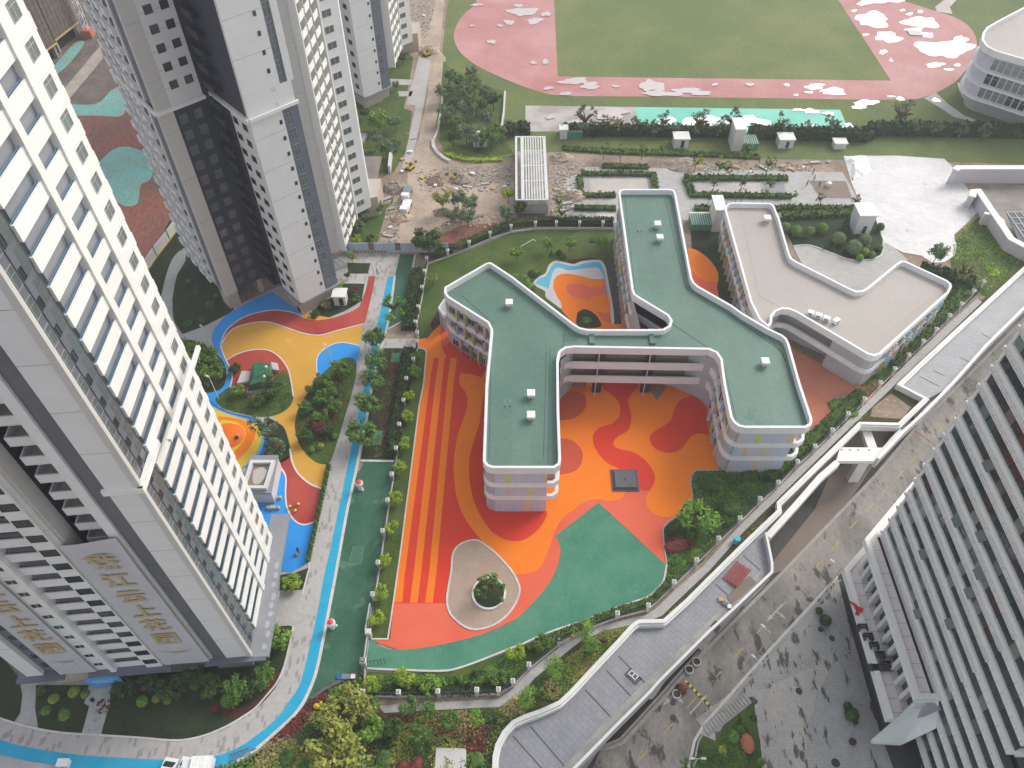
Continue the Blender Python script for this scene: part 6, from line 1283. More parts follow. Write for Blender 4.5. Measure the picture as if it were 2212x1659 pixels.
# statues
def statue(c, label, rz=0):
    e = empty('statue', G(*c, .12), label, 'statue', 'white statues with red tops on the green lane', rz)
    b = MB(); b.lathe([(.38,0),(.42,.15),(.34,.5),(.42,1.0),(.62,1.35),(.66,1.7),(.5,2.0),(.45,2.05)], 'statue_white', n=18); b.lathe([(.2,0),(.24,.2),(.14,.5),(.02,.6)], 'statue_white', c=(.4,-.35,0), n=10); b.obj('body', e)
    b = MB(); b.lathe([(.44,2.0),(.42,2.12),(.22,2.22),(.02,2.25)], 'statue_red', n=18); b.obj('top', e)
statue((779,1056), 'upper white statue with red top on the dark green lane'); statue((719,1356), 'lower white statue with red top on the dark green lane', 1.2)
b = MB(); b.lathe([(.25,0),(.4,.25),(.35,.5),(.02,.7)], 'yellow_obj', n=12, sx=1.4); b.lathe([(.2,.5),(.22,.7),(.02,.9)], 'yellow_obj', c=(.5,.35,0), n=10); b.obj('yellow_figure', loc=G(686,1527,.1), label='small yellow garden figure on the shrub bed by the cycle strip', cat='garden figure')
b = MB(); b.lathe([(.3,0),(.34,.1),(.28,.2),(.2,.12)], 'yellow_obj', n=14); b.obj('ring_planter', loc=G(1116,1508,.05), label='small yellow ring on the path end by the slender trees', cat='ring')
# dark manhole plinth on the court
q = G(1350,1038,.12); e = empty('plinth', q, 'dark stepped square plinth on the orange court', 'plinth')
for i, (s_, h0, h1) in enumerate(((2.25,0,.16),(2.0,.16,.32),(1.75,.32,.5))): b = MB(); b.box(-s_, s_, -s_*.95, s_*.95, h0, h1, 'metal_dark' if i % 2 else 'plinth'); b.obj('step', e)
b = MB(); b.box(-.2,.2,-.2,.2,.5,.54,'metal_dark'); b.obj('cover', e)
b = MB(); wall_run(b, [Vector((2.45*math.cos(a*.2618), 2.5*math.sin(a*.2618), 0)) for a in range(24)], .3, 0, .22, 'white_warm', True); e = empty('tree_planter', G(1056,1282,.12), 'round white rimmed tree planter in the sand bed', 'planter'); b.obj('rim', e)
b = MB(); b.prism([(2.3*math.cos(a*.2618), 2.35*math.sin(a*.2618)) for a in range(24)], .02, .16, 'lawn_dark'); b.obj('soil', e)
b = MB(); b.box(-.6,.6,-.5,.5,0,.5,'kerb'); b.box(-.35,.35,-.3,.3,.5,.55,'dark'); b.obj('hatch_box', loc=G(1297,518+105,.1) if False else G(1407,624,.1), label='hidden hatch', cat='hatch') if False else None
flat('hatch', [(1274,517),(1285,517),(1286,524),(1273,524)], .06, 'dark', 'small dark square hatch in the north lawn', 'hatch', .2)
b = MB(); b.tube(G(1125,532,.15), G(1152,517,.15), .09, .09, 'white', 6); b.tube(G(1152,517,.15), G(1157,521,.15), .09, .09, 'white', 6); b.obj('pipe', label='white bent pipe lying on the north lawn', cat='pipe')
b = MB(); q = G(1590,1456,ZR); 
# speed bump
a, c = G(1480,1470,ZR+.05), G(1539,1531,ZR+.05); T, L = frameT(a, c); T = Matrix.Translation((0,0,ZR)) @ T; b = MB()
n = 13
for i in range(n): b.box(L*i/n, L*(i+1)/n-.001, -.2, .2, .02, .09, 'yellow_obj' if i % 2 == 0 else 'metal_dark', T)
b.obj('speed_bump', label='yellow and black speed bump across the road', cat='speed bump')
a, c = G(1976,930,ZR), G(2064,990,ZR); T, L = frameT(a, c); T = Matrix.Translation((0,0,ZR)) @ T; b = MB()
for i in range(15): b.box(L*i/15, L*(i+.55)/15, -.12, .12, .02, .08, 'terracotta', T)
b.obj('speed_bump', label='worn brown speed bump farther up the road', cat='speed bump')
a, c = G(2085,745+100,ZR), G(2140,915,ZR); a, c = G(2050,875-0,ZR), G(2050,875,ZR)
P = [G(2057,875,ZR+1), G(2152,928,ZR+1)]
P = [G(1769.6+.2*1560+2, 746.6+.2*355, ZR+1), G(1769.6+.2*1840, 746.6+.2*480, ZR+1)]; e = empty('barrier_gate', P[0], 'folding metal gate stretched across the far end of the road', 'gate'); d = P[1]-P[0]; T, L = frameT(Vector((0,0,0)), d); b = MB()
x = 0; i = 0
while x < L: b.tube(T @ Vector((x,-.35,-1)), T @ Vector((x+.7,.35,.5)), .05, .05, 'metal_grey', 4); b.tube(T @ Vector((x+.7,-.35,-1)), T @ Vector((x,.35,.5)), .05, .05, 'metal_grey', 4); x += .45
b.obj('lattice', e)
# stepped timber stair beside the corner lawn
a, c = G(1515,1570,ZR), G(1608,1498,ZR); T, L = frameT(a, c); T = Matrix.Translation((0,0,ZR)) @ T; e = empty('garden_steps', a, 'grey plank steps along the corner lawn', 'steps'); T = Matrix.Translation(-a) @ T
b = MB(); b.box(0, L, -1.6, 1.2, -.0, .1, 'concrete', T); b.obj('base', e)
for i in range(15): b = MB(); b.box(L*i/15+.06, L*(i+1)/15-.05, -1.4, .1, .1, .2, 'kerb_dark', T); b.obj('plank', e)
b = MB(); b.lathe([(.9,0),(1.1,.5),(.8,1.0),(.3,1.25),(.02,1.3)], 'terracotta', n=9, smooth=False, sx=.9, sy=1.3); b.obj('boulder', loc=G(1613,1608,ZR+.06), label='orange brown boulder on the corner lawn', cat='boulder')
# tree pits and round covers on the plaza and roadside
for i, (c, r_) in enumerate([((1630,1515),.45),((1773,1299),.45),((1773,1360),.45),((1797,1379),.45),((1726,1493),.5),((1805,1648),.6),((1543,1465),.35),((1454,1518),.4),((1453,1550),.4),((1724,1270),.4),((1752,1295),.4)]):
    b = MB(); b.lathe([(r_,0),(r_,.03),(r_*.9,.035)], 'metal_dark', n=16); b.obj('manhole', loc=G(*c, ZR+.045), label=['dark round cover nearest the corner lawn','round cover by the kerb above the dark shrub','round cover just below the dark shrub','round cover beside the terrace shade','round cover in the middle of the plaza','large round cover at the lower plaza edge','small round cover beside the walkway bend','round cover below the bent road arrow','round cover on the lane by the yellow dash','square set cover beside the road kerb','cover tucked between kerb and plaza top'][i], cat='manhole cover')
for c, lab in (((1840,1604),'dark red ball bollard on the lower plaza'),): b = MB(); b.lathe([(.25,0),(.48,.25),(.5,.55),(.3,.85),(.02,.95)], 'maroon', n=16); b.obj('ball_bollard', loc=G(*c,ZR+.03), label=lab, cat='bollard')
# ring benches along the kerb under the walkway
for i, c in enumerate([(1461,1501),(1488,1448),(1504,1431)]):
    P = [Vector((0.6*math.cos(a*.2618), 0.6*math.sin(a*.2618), 0)) for a in range(24)]; b = MB(); wall_run(b, P, .15, 0, .45, 'kerb', True); e = empty('ring_planter', G(*c, ZR+.03), ['lowest round kerb planter along the underpass','middle round kerb planter along the underpass','upper round kerb planter along the underpass'][i], 'planter', 'round planters beside the road'); b.obj('rim', e); b = MB(); b.prism([(.5*math.cos(a*.5236), .5*math.sin(a*.5236)) for a in range(12)], 0, .3, 'asphalt_dark'); b.obj('soil', e)
# lamps
def lamp(c, h, label, z=0.0, arm=1.2, rz=0, twin=False):
    e = empty('street_lamp', G(*c, z), label, 'street lamp', None, rz); b = MB(); b.tube((0,0,0),(0,0,h),.11,.06,'white',8); b.obj('pole', e)
    b = MB(); b.tube((0,0,h),(arm,0,h+.15),.05,.04,'white',6); 
    if twin: b.tube((0,0,h),(-arm,0,h+.15),.05,.04,'white',6)
    b.obj('arm', e); b = MB(); b.box(arm-.35,arm+.35,-.14,.14,h+.08,h+.2,'white'); b.obj('lamp_head', e)
    if twin: b = MB(); b.box(-arm-.35,-arm+.35,-.14,.14,h+.08,h+.2,'white'); b.obj('lamp_head', e)
lamp((473,862), 6, 'lamp post rising from the lawn beside the play bowl', rz=2.6, arm=.5); lamp((452,742), 4.5, 'thin lamp post on the grey forecourt by the blue wave', arm=.4, rz=2.4)
lamp((715,783), 4.5, 'thin lamp post standing in the round blue patch', arm=.4, rz=2.4); lamp((1620,1472), 7, 'grey lamp post at the plaza kerb, leaning arm over the road', ZR, 1.4, 2.3)
lamp((1640,1408), 7, 'second lamp post on the plaza kerb above the steps', ZR, 1.4, 2.3); lamp((1788,1270), 7, 'lamp post at the plaza top corner beside the terrace', ZR, 1.6, 2.4)
lamp((1497,1655), 3.6, 'white branching lamp at the bottom of the corner lawn', ZR, .8, 0, True); lamp((2058,792+35), 4.5, 'low lamp on the far road kerb', ZR, .6, 2.2)
lamp((1860,1515), 5, 'thin pole standing on the under terrace paving', ZR, .5, 1.2) if False else None
# handcart / barrier on the cycle strip
e = empty('metal_barrier', G(520,1628,.13), 'grey tubular barrier lying on the blue cycle strip', 'barrier', rz=.35); b = MB()
for x in range(9): b.box(x*.3-1.3, x*.3-1.26, -.45, .35, .1, .16, 'metal_grey')
b.box(-1.4,1.3,-.5,-.42,.1,.2,'metal_grey'); b.box(-1.4,1.3,.35,.43,.1,.2,'metal_grey'); b.obj('grille', e); b = MB(); b.box(1.3,2.0,-.1,.0,.1,.3,'rail_blue'); b.obj('handle', e)
b = MB(); b.box(-.7,.7,-.45,.45,0,.8,'car_white'); b.box(-.76,.76,-.5,.5,.8,.9,'car_white'); b.box(-.1,.1,-.47,-.45,.3,.6,'metal_grey'); b.obj('cabinet', loc=G(141,1651,.1), label='white cabinet box at the edge of the blue strip', cat='cabinet')
b = MB(); b.box(-.6,.6,-.35,.35,0,.4,'metal_grey'); b.box(-1.3,-.5,-.3,.3,0,.3,'blue_dark'); b.box(.7,1.3,-.3,.3,0,.5,'tarp_white'); b.obj('parked_scooter', loc=G(748,1463,.12), label='grey and blue bundle at the lower edge of the lane', cat='bundle')
b = MB(); wall_run(b, [G(672,1512,0), G(700,1490,0), G(735,1472,0), G(775,1452,0)], .5, 0, .35, 'deck_line'); b.obj('cable_cover', label='low dark cable cover along the lower lane edge', cat='cable cover')
# vehicles at the bottom edge: two cars and a truck seen from above
def car(c, rz, label, L=4.6, W=1.85, kind='car'):
    e = empty('parked_car', G(*c, .12), label, 'car', 'white vehicles parked on the cycle strip', rz)
    prof = [(-L/2,.45),(-L/2+.05,.8),(-L/2+.9,.95),(-L/2+1.5,1.42),(L/2-1.3,1.48),(L/2-.45,1.0),(L/2,.85),(L/2,.4)]
    b = MB(); n = len(prof); vs = []
    for (s_, k_) in ((-1, 1), (1, 1)):
        for x, z in prof: vs.append((x, s_*W/2*(1 if z < 1.1 else .84), z))
    lo = [( -L/2, -W/2, .3), (L/2, -W/2, .3), (L/2, W/2, .3), (-L/2, W/2, .3)]
    fs = [(i, i+1, n+i+1, n+i) for i in range(n-1)]+[tuple(range(n)), tuple(range(n, 2*n))[::-1], (n-1, 0, n, 2*n-1)]
    b.add(vs, fs, 'car_white'); b.obj('body', e)
    b = MB(); b.add([(-L/2+.92,-W*.40,.985),(-L/2+.92,W*.40,.985),(-L/2+1.48,W*.36,1.43),(-L/2+1.48,-W*.36,1.43)], [(0,1,2,3)], 'glass'); b.obj('windscreen', e)
    b = MB(); b.add([(L/2-1.25,-W*.36,1.475),(L/2-1.25,W*.36,1.475),(L/2-.5,W*.40,1.06),(L/2-.5,-W*.40,1.06)], [(0,1,2,3)], 'glass'); b.obj('rear_window', e)
    for s_ in (-1, 1):
        b = MB(); y = s_*(W/2*.93); b.add([(-L/2+1.1,y,1.02),(L/2-.7,y,1.04),(L/2-1.3,s_*W/2*.86,1.4),(-L/2+1.6,s_*W/2*.86,1.38)], [(0,1,2,3)], 'glass'); b.obj('side_window', e)
        b = MB(); b.box(-L/2-.02,-L/2+.12,s_*(W/2-.45)-.15,s_*(W/2-.45)+.15,.6,.78,'glass_pale'); b.obj('headlight', e)
    wh = MB(); wh.tube((0,-.11,0),(0,.11,0),.33,.33,'metal_dark',16); wd_ = wh.data('wheel')
    for x in (-L/2+.85, L/2-.85):
        for y in (-W/2+.05, W/2-.05): link('wheel', wd_, e, (x, y, .33))
car((362,1682), R(82), 'leftmost white car cut by the bottom edge'); car((399,1680), R(82), 'middle white car with windscreen cut by the bottom edge')
e = empty('box_truck', G(440,1664,.12), 'white box truck with cab beside the cars at the bottom edge', 'truck', 'white vehicles parked on the cycle strip', R(2))
b = MB(); b.box(-1.0,1.6,-1.3,1.1,.9,2.3,'car_white'); b.box(-1.05,1.65,-1.35,1.15,2.3,2.36,'tarp_white'); b.obj('box_body', e); b = MB(); b.box(-2.3,-1.05,-1.2,1.0,.5,1.9,'car_white'); b.obj('cab', e); b = MB(); b.box(-2.33,-2.3,-1.0,.8,1.2,1.8,'glass'); b.obj('windscreen', e)
wh = MB(); wh.tube((0,-.12,0),(0,.12,0),.4,.4,'metal_dark',14); wd_ = wh.data('wheel')
for x in (-1.7, 1.0):
    for y in (-1.15, 1.0): link('wheel', wd_, e, (x, y, .4))
# small lorries on the dirt road
for c, rz, lab, m in (((877,454), 1.45, 'small white truck beside the hoarding road', 'car_white'), ((879,425), 1.5, 'grey tank truck parked above the white truck', 'metal_grey'), ((679,585+8), .3, '', None)):
    if m is None: continue
    e = empty('small_truck', G(*c, 0), lab, 'truck', None, rz); b = MB(); b.box(-2.2,-.9,-.9,.9,.4,1.9,'car_white'); b.obj('cab', e); b = MB(); b.box(-.8,2.6,-.95,.95,.7,1.2,m); b.obj('bed', e)
    for x in (-1.5, 1.7):
        for y in (-.9,.9): link('wheel', wd_, e, (x, y, .4))
e = empty('glass_canopy', G(728,597,0), 'pale glass porch canopy at the dark tower entrance', 'canopy', None, R(43)); b = MB(); b.box(-2.2,2.2,-1.6,1.6,2.9,3.05,'glass_pale')
for i in range(5): b.box(-2.2+i*1.07,-2.12+i*1.07,-1.6,1.6,3.05,3.12,'tarp')
b.obj('roof', e); b = MB()
for x in (-2,2): b.tube((x,-1.4,0),(x,-1.4,2.9),.08,.08,'white',6)
b.obj('post', e)
# ------------------------------------------------------------------ people
def person(c, label, top='cloth_white', legs='cloth_black', hair='cloth_black', rz=0, z=0.0, stride=.18, helmet=None):
    me = bpy.data.meshes.new('person'); J = [(0,0,.92),(0,.0,1.15),(0,.01,1.38),(0,.02,1.5),(0,.04,1.6),
        (.10,0,.88),(.11,stride,.48),(.11,stride*.6,.07),(.11,stride*.6+.14,.04), (-.10,0,.88),(-.11,-stride*.3,.48),(-.11,-stride*1.2,.1),(-.11,-stride*1.2+.14,.04),
        (.19,0,1.38),(.24,-.06,1.12),(.23,.08,.9),(.23,.12,.82),(-.19,0,1.38),(-.25,.05,1.12),(-.24,.16,.92),(-.24,.2,.84)]
    E_ = [(0,1),(1,2),(2,3),(3,4),(0,5),(5,6),(6,7),(7,8),(0,9),(9,10),(10,11),(11,12),(2,13),(13,14),(14,15),(15,16),(2,17),(17,18),(18,19),(19,20)]
    rad = [.13,.125,.13,.06,.075,.085,.062,.045,.04,.085,.062,.045,.04,.06,.045,.032,.03,.06,.045,.032,.03]
    me.from_pydata(J, E_, []); o = bpy.data.objects.new('person', me); col.objects.link(o); o.modifiers.new('s', 'SKIN')
    for i, v in enumerate(me.skin_vertices[0].data): v.radius = (rad[i], rad[i]*.8); v.use_root = (i == 0)
    o.modifiers.new('u', 'SUBSURF').levels = 1
    dg = bpy.context.evaluated_depsgraph_get(); m2 = bpy.data.meshes.new_from_object(o.evaluated_get(dg)); bpy.data.objects.remove(o)
    m2.materials.clear()
    for k in (top, legs, 'skin'): m2.materials.append(M[k])
    for p in m2.polygons:
        zc = p.center.z; p.material_index = 1 if zc < .93 and abs(p.center.x) < .19 else (2 if zc > 1.46 or (abs(p.center.x) > .2 and zc < .98) else 0); p.use_smooth = True
    m2.name = 'person'; q = link('person', m2, None, G(*c, z), label, 'person'); q.rotation_euler = (0, 0, rz)
    b = MB(); b.lathe([(.075,1.55),(.1,1.6),(.112,1.68),(.1,1.76),(.06,1.81),(.01,1.82)], 'skin', c=(0,.04,0), n=12); b.lathe([(.012,1.655),(.022,1.665),(.01,1.69)], 'skin', c=(0,.15,0), n=6); b.obj('head', q)
    b = MB(); b.lathe([(.112,1.66),(.122,1.72),(.108,1.79),(.06,1.83),(.01,1.84)], helmet or hair, c=(0,.02,0), n=12); b.obj('helmet' if helmet else 'hair', q)
person((1826,1420+0), 'person in tan jacket walking on the plaza', 'cloth_tan', 'cloth_black', rz=1.2, z=ZR+.04); 
person((1794,1272), 'person in white shirt at the plaza top corner', 'cloth_white', 'cloth_black', rz=.4, z=ZR+.04)
person((1662,1482+240-240+0), 'person in white and black near the plaza middle', 'cloth_white', 'cloth_black', rz=2.2, z=ZR+.04)
person((646,1195), 'person in dark clothes standing on the blue court', 'cloth_black', 'cloth_black', rz=.8, z=.1)
b = MB(); b.lathe([(.25,0),(.3,.15),(.22,.4),(.05,.45)], 'cloth_tan', n=10, sx=1.3); b.obj('bag', loc=G(641,1199,.1), label='tan bag on the blue court next to the standing person', cat='bag')
person((816,594), 'person walking at the top of the brick walkway', 'cloth_tan', 'cloth_black', rz=.1, z=.12)
person((1334,1495), 'person in pale cap on the south footpath', 'cloth_tan', 'cloth_black', rz=.4, z=.08) if False else None
person((1224,1388+115), 'worker in yellow', 'cloth_tan', 'cloth_black', z=.08) if False else None
person((1235,1382), 'worker with yellow helmet on the footpath by the slender trees', 'cloth_tan', 'cloth_tan', rz=2, z=.08, helmet='yellow_obj')
for i, c in enumerate([(1742,402),(1755,378),(1757,392),(1768,405),(1290+350,350)]):
    person(c, ['worker nearest the brown bed on the white paving','worker at the far corner of the brown bed','worker left of the brown bed','worker at the near left corner of the brown bed','worker near the rubble strip above the right planter'][i], 'cloth_black' if i % 2 else 'metal_grey', 'cloth_black', rz=i, z=.06)
b = MB(); b.box(-.5,.5,-.4,.4,0,.7,'tarp_white'); b.box(-.3,.6,-.6,.3,.7,1.1,'tarp_white'); b.obj('white_crate', loc=G(1788,402,.1), label='stack of white crates on the brown bed edge', cat='crate')
# construction plant, pallets, drums, rubble
def excavator(c, rz, label, s=.75):
    e = empty('mini_excavator', G(*c, 0), label, 'excavator', None, rz); e.scale = (s, s, s)
    for y in (-.8, .8): b = MB(); b.box(-1.3,1.3,y-.25,y+.25,0,.6,'metal_dark'); b.obj('track', e)
    b = MB(); b.box(-1.0,1.0,-.8,.8,.6,1.4,'yellow_obj'); b.obj('body', e); b = MB(); b.box(-.3,.6,-.7,.1,1.4,2.2,'glass'); b.obj('cab', e)
    b = MB(); b.tube((.8,.3,1.3),(2.4,.3,2.6),.14,.12,'yellow_obj',6); b.tube((2.4,.3,2.6),(3.4,.3,1.0),.12,.1,'yellow_obj',6); b.obj('boom', e); b = MB(); b.box(3.2,3.7,0,.6,.5,1.1,'metal_dark'); b.obj('bucket', e)
excavator((984,388), 2.5, 'small yellow digger on the rubble below the copse'); excavator((886,365), 1.0, 'yellow digger by the paving slabs of the dirt road'); excavator((922,120), .5, 'yellow digger at the bend of the far dirt road')
def heap(c, r_, m, label, seed, h=.5, z=0.02):
    rnd = random.Random(seed); b = MB(); nr, na = 5, 14; vs = []
    for i in range(nr+1):
        for j in range(na):
            rr_ = r_*(1-i/nr)*(1+rnd.uniform(-.18,.18)); vs.append((rr_*math.cos(j*2*math.pi/na), rr_*.7*math.sin(j*2*math.pi/na), h*r_*(1-(1-i/nr)**2)*rnd.uniform(.8,1.15) if i else 0))
    b.add(vs, [(i*na+j, i*na+(j+1) % na, (i+1)*na+(j+1) % na, (i+1)*na+j) for i in range(nr) for j in range(na)], m); b.obj('spoil_heap', loc=G(*c, z), label=label, cat='heap', group='heaps on the building site')
heap((1240,425), 3.2, 'dirt_light', 'tawny spoil heap left of the left planter', 1); heap((1212,343), 3, 'dirt_light', 'orange brown heap right of the pergola', 2); heap((856,408), 3.4, 'rubble', 'dark spoil heap beside the pale slabs', 3)
heap((998,390), 3, 'rubble', 'rubble heap by the digger below the copse', 4); heap((868,472), 2.6, 'dirt_light', 'small sandy heap below the white truck', 5); heap((945,392), 3, 'dirt', 'low heap at the dirt crossing', 6)
heap((928,112), 3.4, 'dirt_light', 'sand heap on the far dirt road', 7); heap((1480,357), 5, 'rubble', 'long rubble heap above the white cross paving', 8, .2); heap((957,460), 2.4, 'rubble', 'grey scrap heap beside the row of trees', 9)
rnd = random.Random(11); k_ = 0
stk = [('pallet_stack','wood'),('sack_stack','tarp_white'),('panel_stack','metal_grey'),('block_stack','concrete')]
spots = [(912,384),(940,402),(962,398),(980,372),(1002,380),(1020,377),(905,372),(930,412),(960,408),(985,410),(1010,404),(1040,412),(1065,408),(1090,405),(1048,398),(1100,420),(870,345),(886,330),(893,300),(882,290),(880,352),(868,372),(836,430),(845,452),(850,470),(843,492),(838,510),(848,520),(831,505),(1240,450),(1225,440),(1205,395),(1200,410),(1228,412),(1215,455),(1250,465),(1452,352),(1470,350),(1500,352),(1520,360),(1590,362),(1620,372),(1650,364),(1690,360),(1708,366),(1735,362),(1760,352),(1790,350),(1745,455),(1710,460),(1765,462),(1800,468),(1870,530+0),(1845,452),(905,60),(890,50),(880,30),(915,35),(900,75),(872,85),(885,78)]
bx_ = MB(); bx_.box(-1,1,-.7,.7,0,.5,'wood'); bx_.box(-.9,.9,-.6,.6,.5,.62,'wood'); D1 = bx_.data('pallet_stack')
bx_ = MB()
for i in range(7): bx_.box(-.9+rnd.uniform(0,.9), rnd.uniform(.2,1), -.7+rnd.uniform(0,.7), rnd.uniform(.1,.7), .18*(i//2), .18*(i//2)+.2, 'tarp_white')
D2 = bx_.data('sack_stack')
bx_ = MB(); bx_.box(-1.6,1.6,-.5,.5,0,.3,'metal_grey'); bx_.box(-1.5,1.4,-.35,.45,.3,.4,'frame'); D3 = bx_.data('panel_stack')
bx_ = MB()
for i in range(6): bx_.box(-.9+.6*(i % 3), -.35+.6*(i % 3), -.6+.6*(i//3), -.05+.6*(i//3), 0, .45, 'concrete')
D4 = bx_.data('block_stack')
DD = {'pallet_stack': D1, 'sack_stack': D2, 'panel_stack': D3, 'block_stack': D4}; words = {'pallet_stack': 'brown timber stack', 'sack_stack': 'pile of white sacks', 'panel_stack': 'stack of grey sheets', 'block_stack': 'stack of concrete blocks'}
def where(x, y):
    if x < 935 and y < 100: return 'on the far dirt yard behind the towers'
    if x < 900 and y < 400: return 'along the pale paving beside the dirt road'
    if x < 900: return 'in the strip of broken slabs behind the hoarding'
    if x < 1110: return 'on the dirt yard left of the pergola'
    if x < 1300: return 'on the rubble right of the pergola'
    if y > 445: return 'beside the hedge behind the beige roofed building'
    return 'along the rubble strip above the planters'
for i, c in enumerate(spots):
    kd = stk[i % 4][0]; o = link(kd, DD[kd], None, G(*c, .03), '%s %s' % (words[kd], where(*c)), kd.split('_')[0]+' stack', 'site materials '+where(*c)); o.rotation_euler = (0, 0, rnd.uniform(0, 3)); s_ = rnd.uniform(.4, .85); o.scale = (s_, s_, s_)
# loose stones scattered on the yard: nobody could count them
b = MB(); rnd = random.Random(5)
for poly in ([(905,365),(1110,415)], [(830,430),(865,528)], [(1190,350),(1260,470)], [(1450,350),(1760,372)], [(870,10),(935,80)], [(1690,455),(1860,470)], [(940,465),(1110,492)]):
    (x0, y0), (x1, y1) = poly; n = int((x1-x0)*(y1-y0)/48)
    for k in range(min(n, 420)):
        p = G(rnd.uniform(x0, x1), rnd.uniform(y0, y1), .05); s_ = rnd.uniform(.08, .28); T = Matrix.Translation(p) @ Matrix.Rotation(rnd.uniform(0, 3), 4, 'Z'); b.box(-s_, s_, -s_*.7, s_*.6, 0, s_*.8, rnd.choice(['kerb', 'wall_brown', 'dirt', 'kerb_dark', 'concrete', 'dirt_light']), T)
b.obj('site_debris', label='loose stones and broken slabs scattered over the dirt yard', cat='debris', kind='stuff')
b = MB(); P = [G(*p, .6) for p in [(935,300),(936,315),(945,328),(960,340),(972,346)]]; wall_run(b, P, .8, 0, .6, 'kerb'); b.obj('drain_channel', label='pale curved concrete channel beside the copse', cat='channel')
b = MB(); P = [G(*p, .5) for p in [(957,190),(952,240),(945,280),(937,300)]]; wall_run(b, P, .5, 0, .5, 'kerb'); b.obj('low_wall', label='thin pale wall between dirt road and copse', cat='wall')
b = MB(); P = [G(*p, .8) for p in [(1091,196),(1088,240),(1082,282)]]; wall_run(b, P, .5, 0, .8, 'kerb'); b.obj('low_wall', label='short pale wall on the right side of the copse', cat='wall')
flat('track_cover', [(1957,66),(1985,68),(1995,78),(1966,77)], .08, 'tarp', 'pale square cover slab on the wet end of the track', 'slab', .25)
e = empty('dust_sheet', G(1850,372,.1), 'crumpled bright white sheet at the corner of the white plaza', 'sheet'); b = MB(); n = 12; vs = []; rnd = random.Random(3); q = G(1850,372,0)
cs = [G(1824,338,0)-q, G(1870,336,0)-q, G(1884,372,0)-q, G(1862,398,0)-q, G(1840,390,0)-q]
c0, c1, c2, c3 = cs[0], cs[1], cs[2], cs[4]
for i in range(n+1):
    for j in range(n+1):
        u_, v_ = i/n, j/n; p = c0.lerp(c1, u_).lerp(c3.lerp(c2, u_), v_); edge_ = min(u_, v_, 1-u_, 1-v_)*4; vs.append((p.x+rnd.uniform(-.3,.3), p.y+rnd.uniform(-.3,.3), min(1, edge_)*(.5+.5*rnd.random())+.02))
b.add(vs, [(i*(n+1)+j, (i+1)*(n+1)+j, (i+1)*(n+1)+j+1, i*(n+1)+j+1) for i in range(n) for j in range(n)], 'tarp_white', True); b.obj('cloth', e)
# young-tree poles etc. are with the trees; lawn lamps on the plaza edge
b = MB(); b.tube((0,0,0),(0,0,1.2),.5,.5,'blue_light',14); b.obj('water_drum', loc=G(1590,1171,.03), label='pale turquoise drum on the planted slope by the parapet', cat='drum')
# ================================================================== trees, shrubs and ground planting
def crown_mesh(kind, m, seed):
    rnd = random.Random(seed); vs = []; fs = []; b = MB()
    def clump(c, r, n, s, flat=1.0):
        for i in range(n):
            d = Vector((rnd.gauss(0,1), rnd.gauss(0,1), rnd.gauss(0,1))).normalized(); q = r*(rnd.random()**.45)
            leafquad(vs, fs, c+Vector((d.x*q, d.y*q, d.z*q*flat)), s*rnd.uniform(.6,1.3), rnd, d)
    if kind == 'broad':
        for i in range(19):
            a = rnd.uniform(0, 6.28); z = rnd.uniform(-.45, .75); rr = math.sqrt(max(0, 1-z*z))*rnd.uniform(.35, .82); clump(Vector((rr*math.cos(a), rr*math.sin(a), z*.8)), rnd.uniform(.22, .38), 75, .085)
        clump(Vector((0,0,0)), .62, 160, .09)
    elif kind == 'sparse':
        for i in range(17):
            a = rnd.uniform(0, 6.28); z = rnd.uniform(-.7, .95); rr = math.sqrt(max(0.05, 1-z*z))*rnd.uniform(.2, .95); clump(Vector((rr*math.cos(a), rr*math.sin(a), z)), rnd.uniform(.12, .26), 34, .075)
    elif kind == 'feather':
        for i in range(16):
            a = rnd.uniform(0, 6.28); z = -1+2*i/15; rr = (1-abs(z)**1.6)*.62*rnd.uniform(.3, 1); clump(Vector((rr*math.cos(a), rr*math.sin(a), z*1.5)), .30, 70, .05, 1.4)
    elif kind == 'ball':
        for i in range(900):
            d = Vector((rnd.gauss(0,1), rnd.gauss(0,1), rnd.gauss(0,1))).normalized(); leafquad(vs, fs, d*rnd.uniform(.86, 1.02), .075*rnd.uniform(.7,1.3), rnd, d)
        b.lathe([(.02,-.86),(.5,-.72),(.8,-.35),(.88,0),(.8,.36),(.5,.72),(.02,.87)], m, n=12)
    elif kind == 'bush':
        for i in range(12):
            a = rnd.uniform(0, 6.28); rr = rnd.uniform(0, .7); clump(Vector((rr*math.cos(a), rr*math.sin(a), rnd.uniform(.1,.55))), rnd.uniform(.25,.4), 80, .075, .8)
        b.lathe([(.75,0),(.7,.3),(.4,.55),(.02,.62)], m, n=10)
    elif kind == 'cone':
        for i in range(420):
            z = rnd.random()**.8; rr = (1-z)*.95+.05; a = rnd.uniform(0, 6.28); d = Vector((math.cos(a), math.sin(a), .4)); leafquad(vs, fs, Vector((rr*math.cos(a)*rnd.uniform(.8,1.05), rr*math.sin(a), z*3)), .12, rnd, d)
        b.lathe([(.8,0),(.5,1.2),(.02,2.9)], m, n=8)
    b.add(vs, fs, m); return b.data('crown')
_cr = {}
def crown(kind, m, var):
    k = (kind, m, var)
    if k not in _cr: _cr[k] = crown_mesh(kind, m, hash((kind, var)) % 1000 if False else var*31+len(kind))
    return _cr[k]
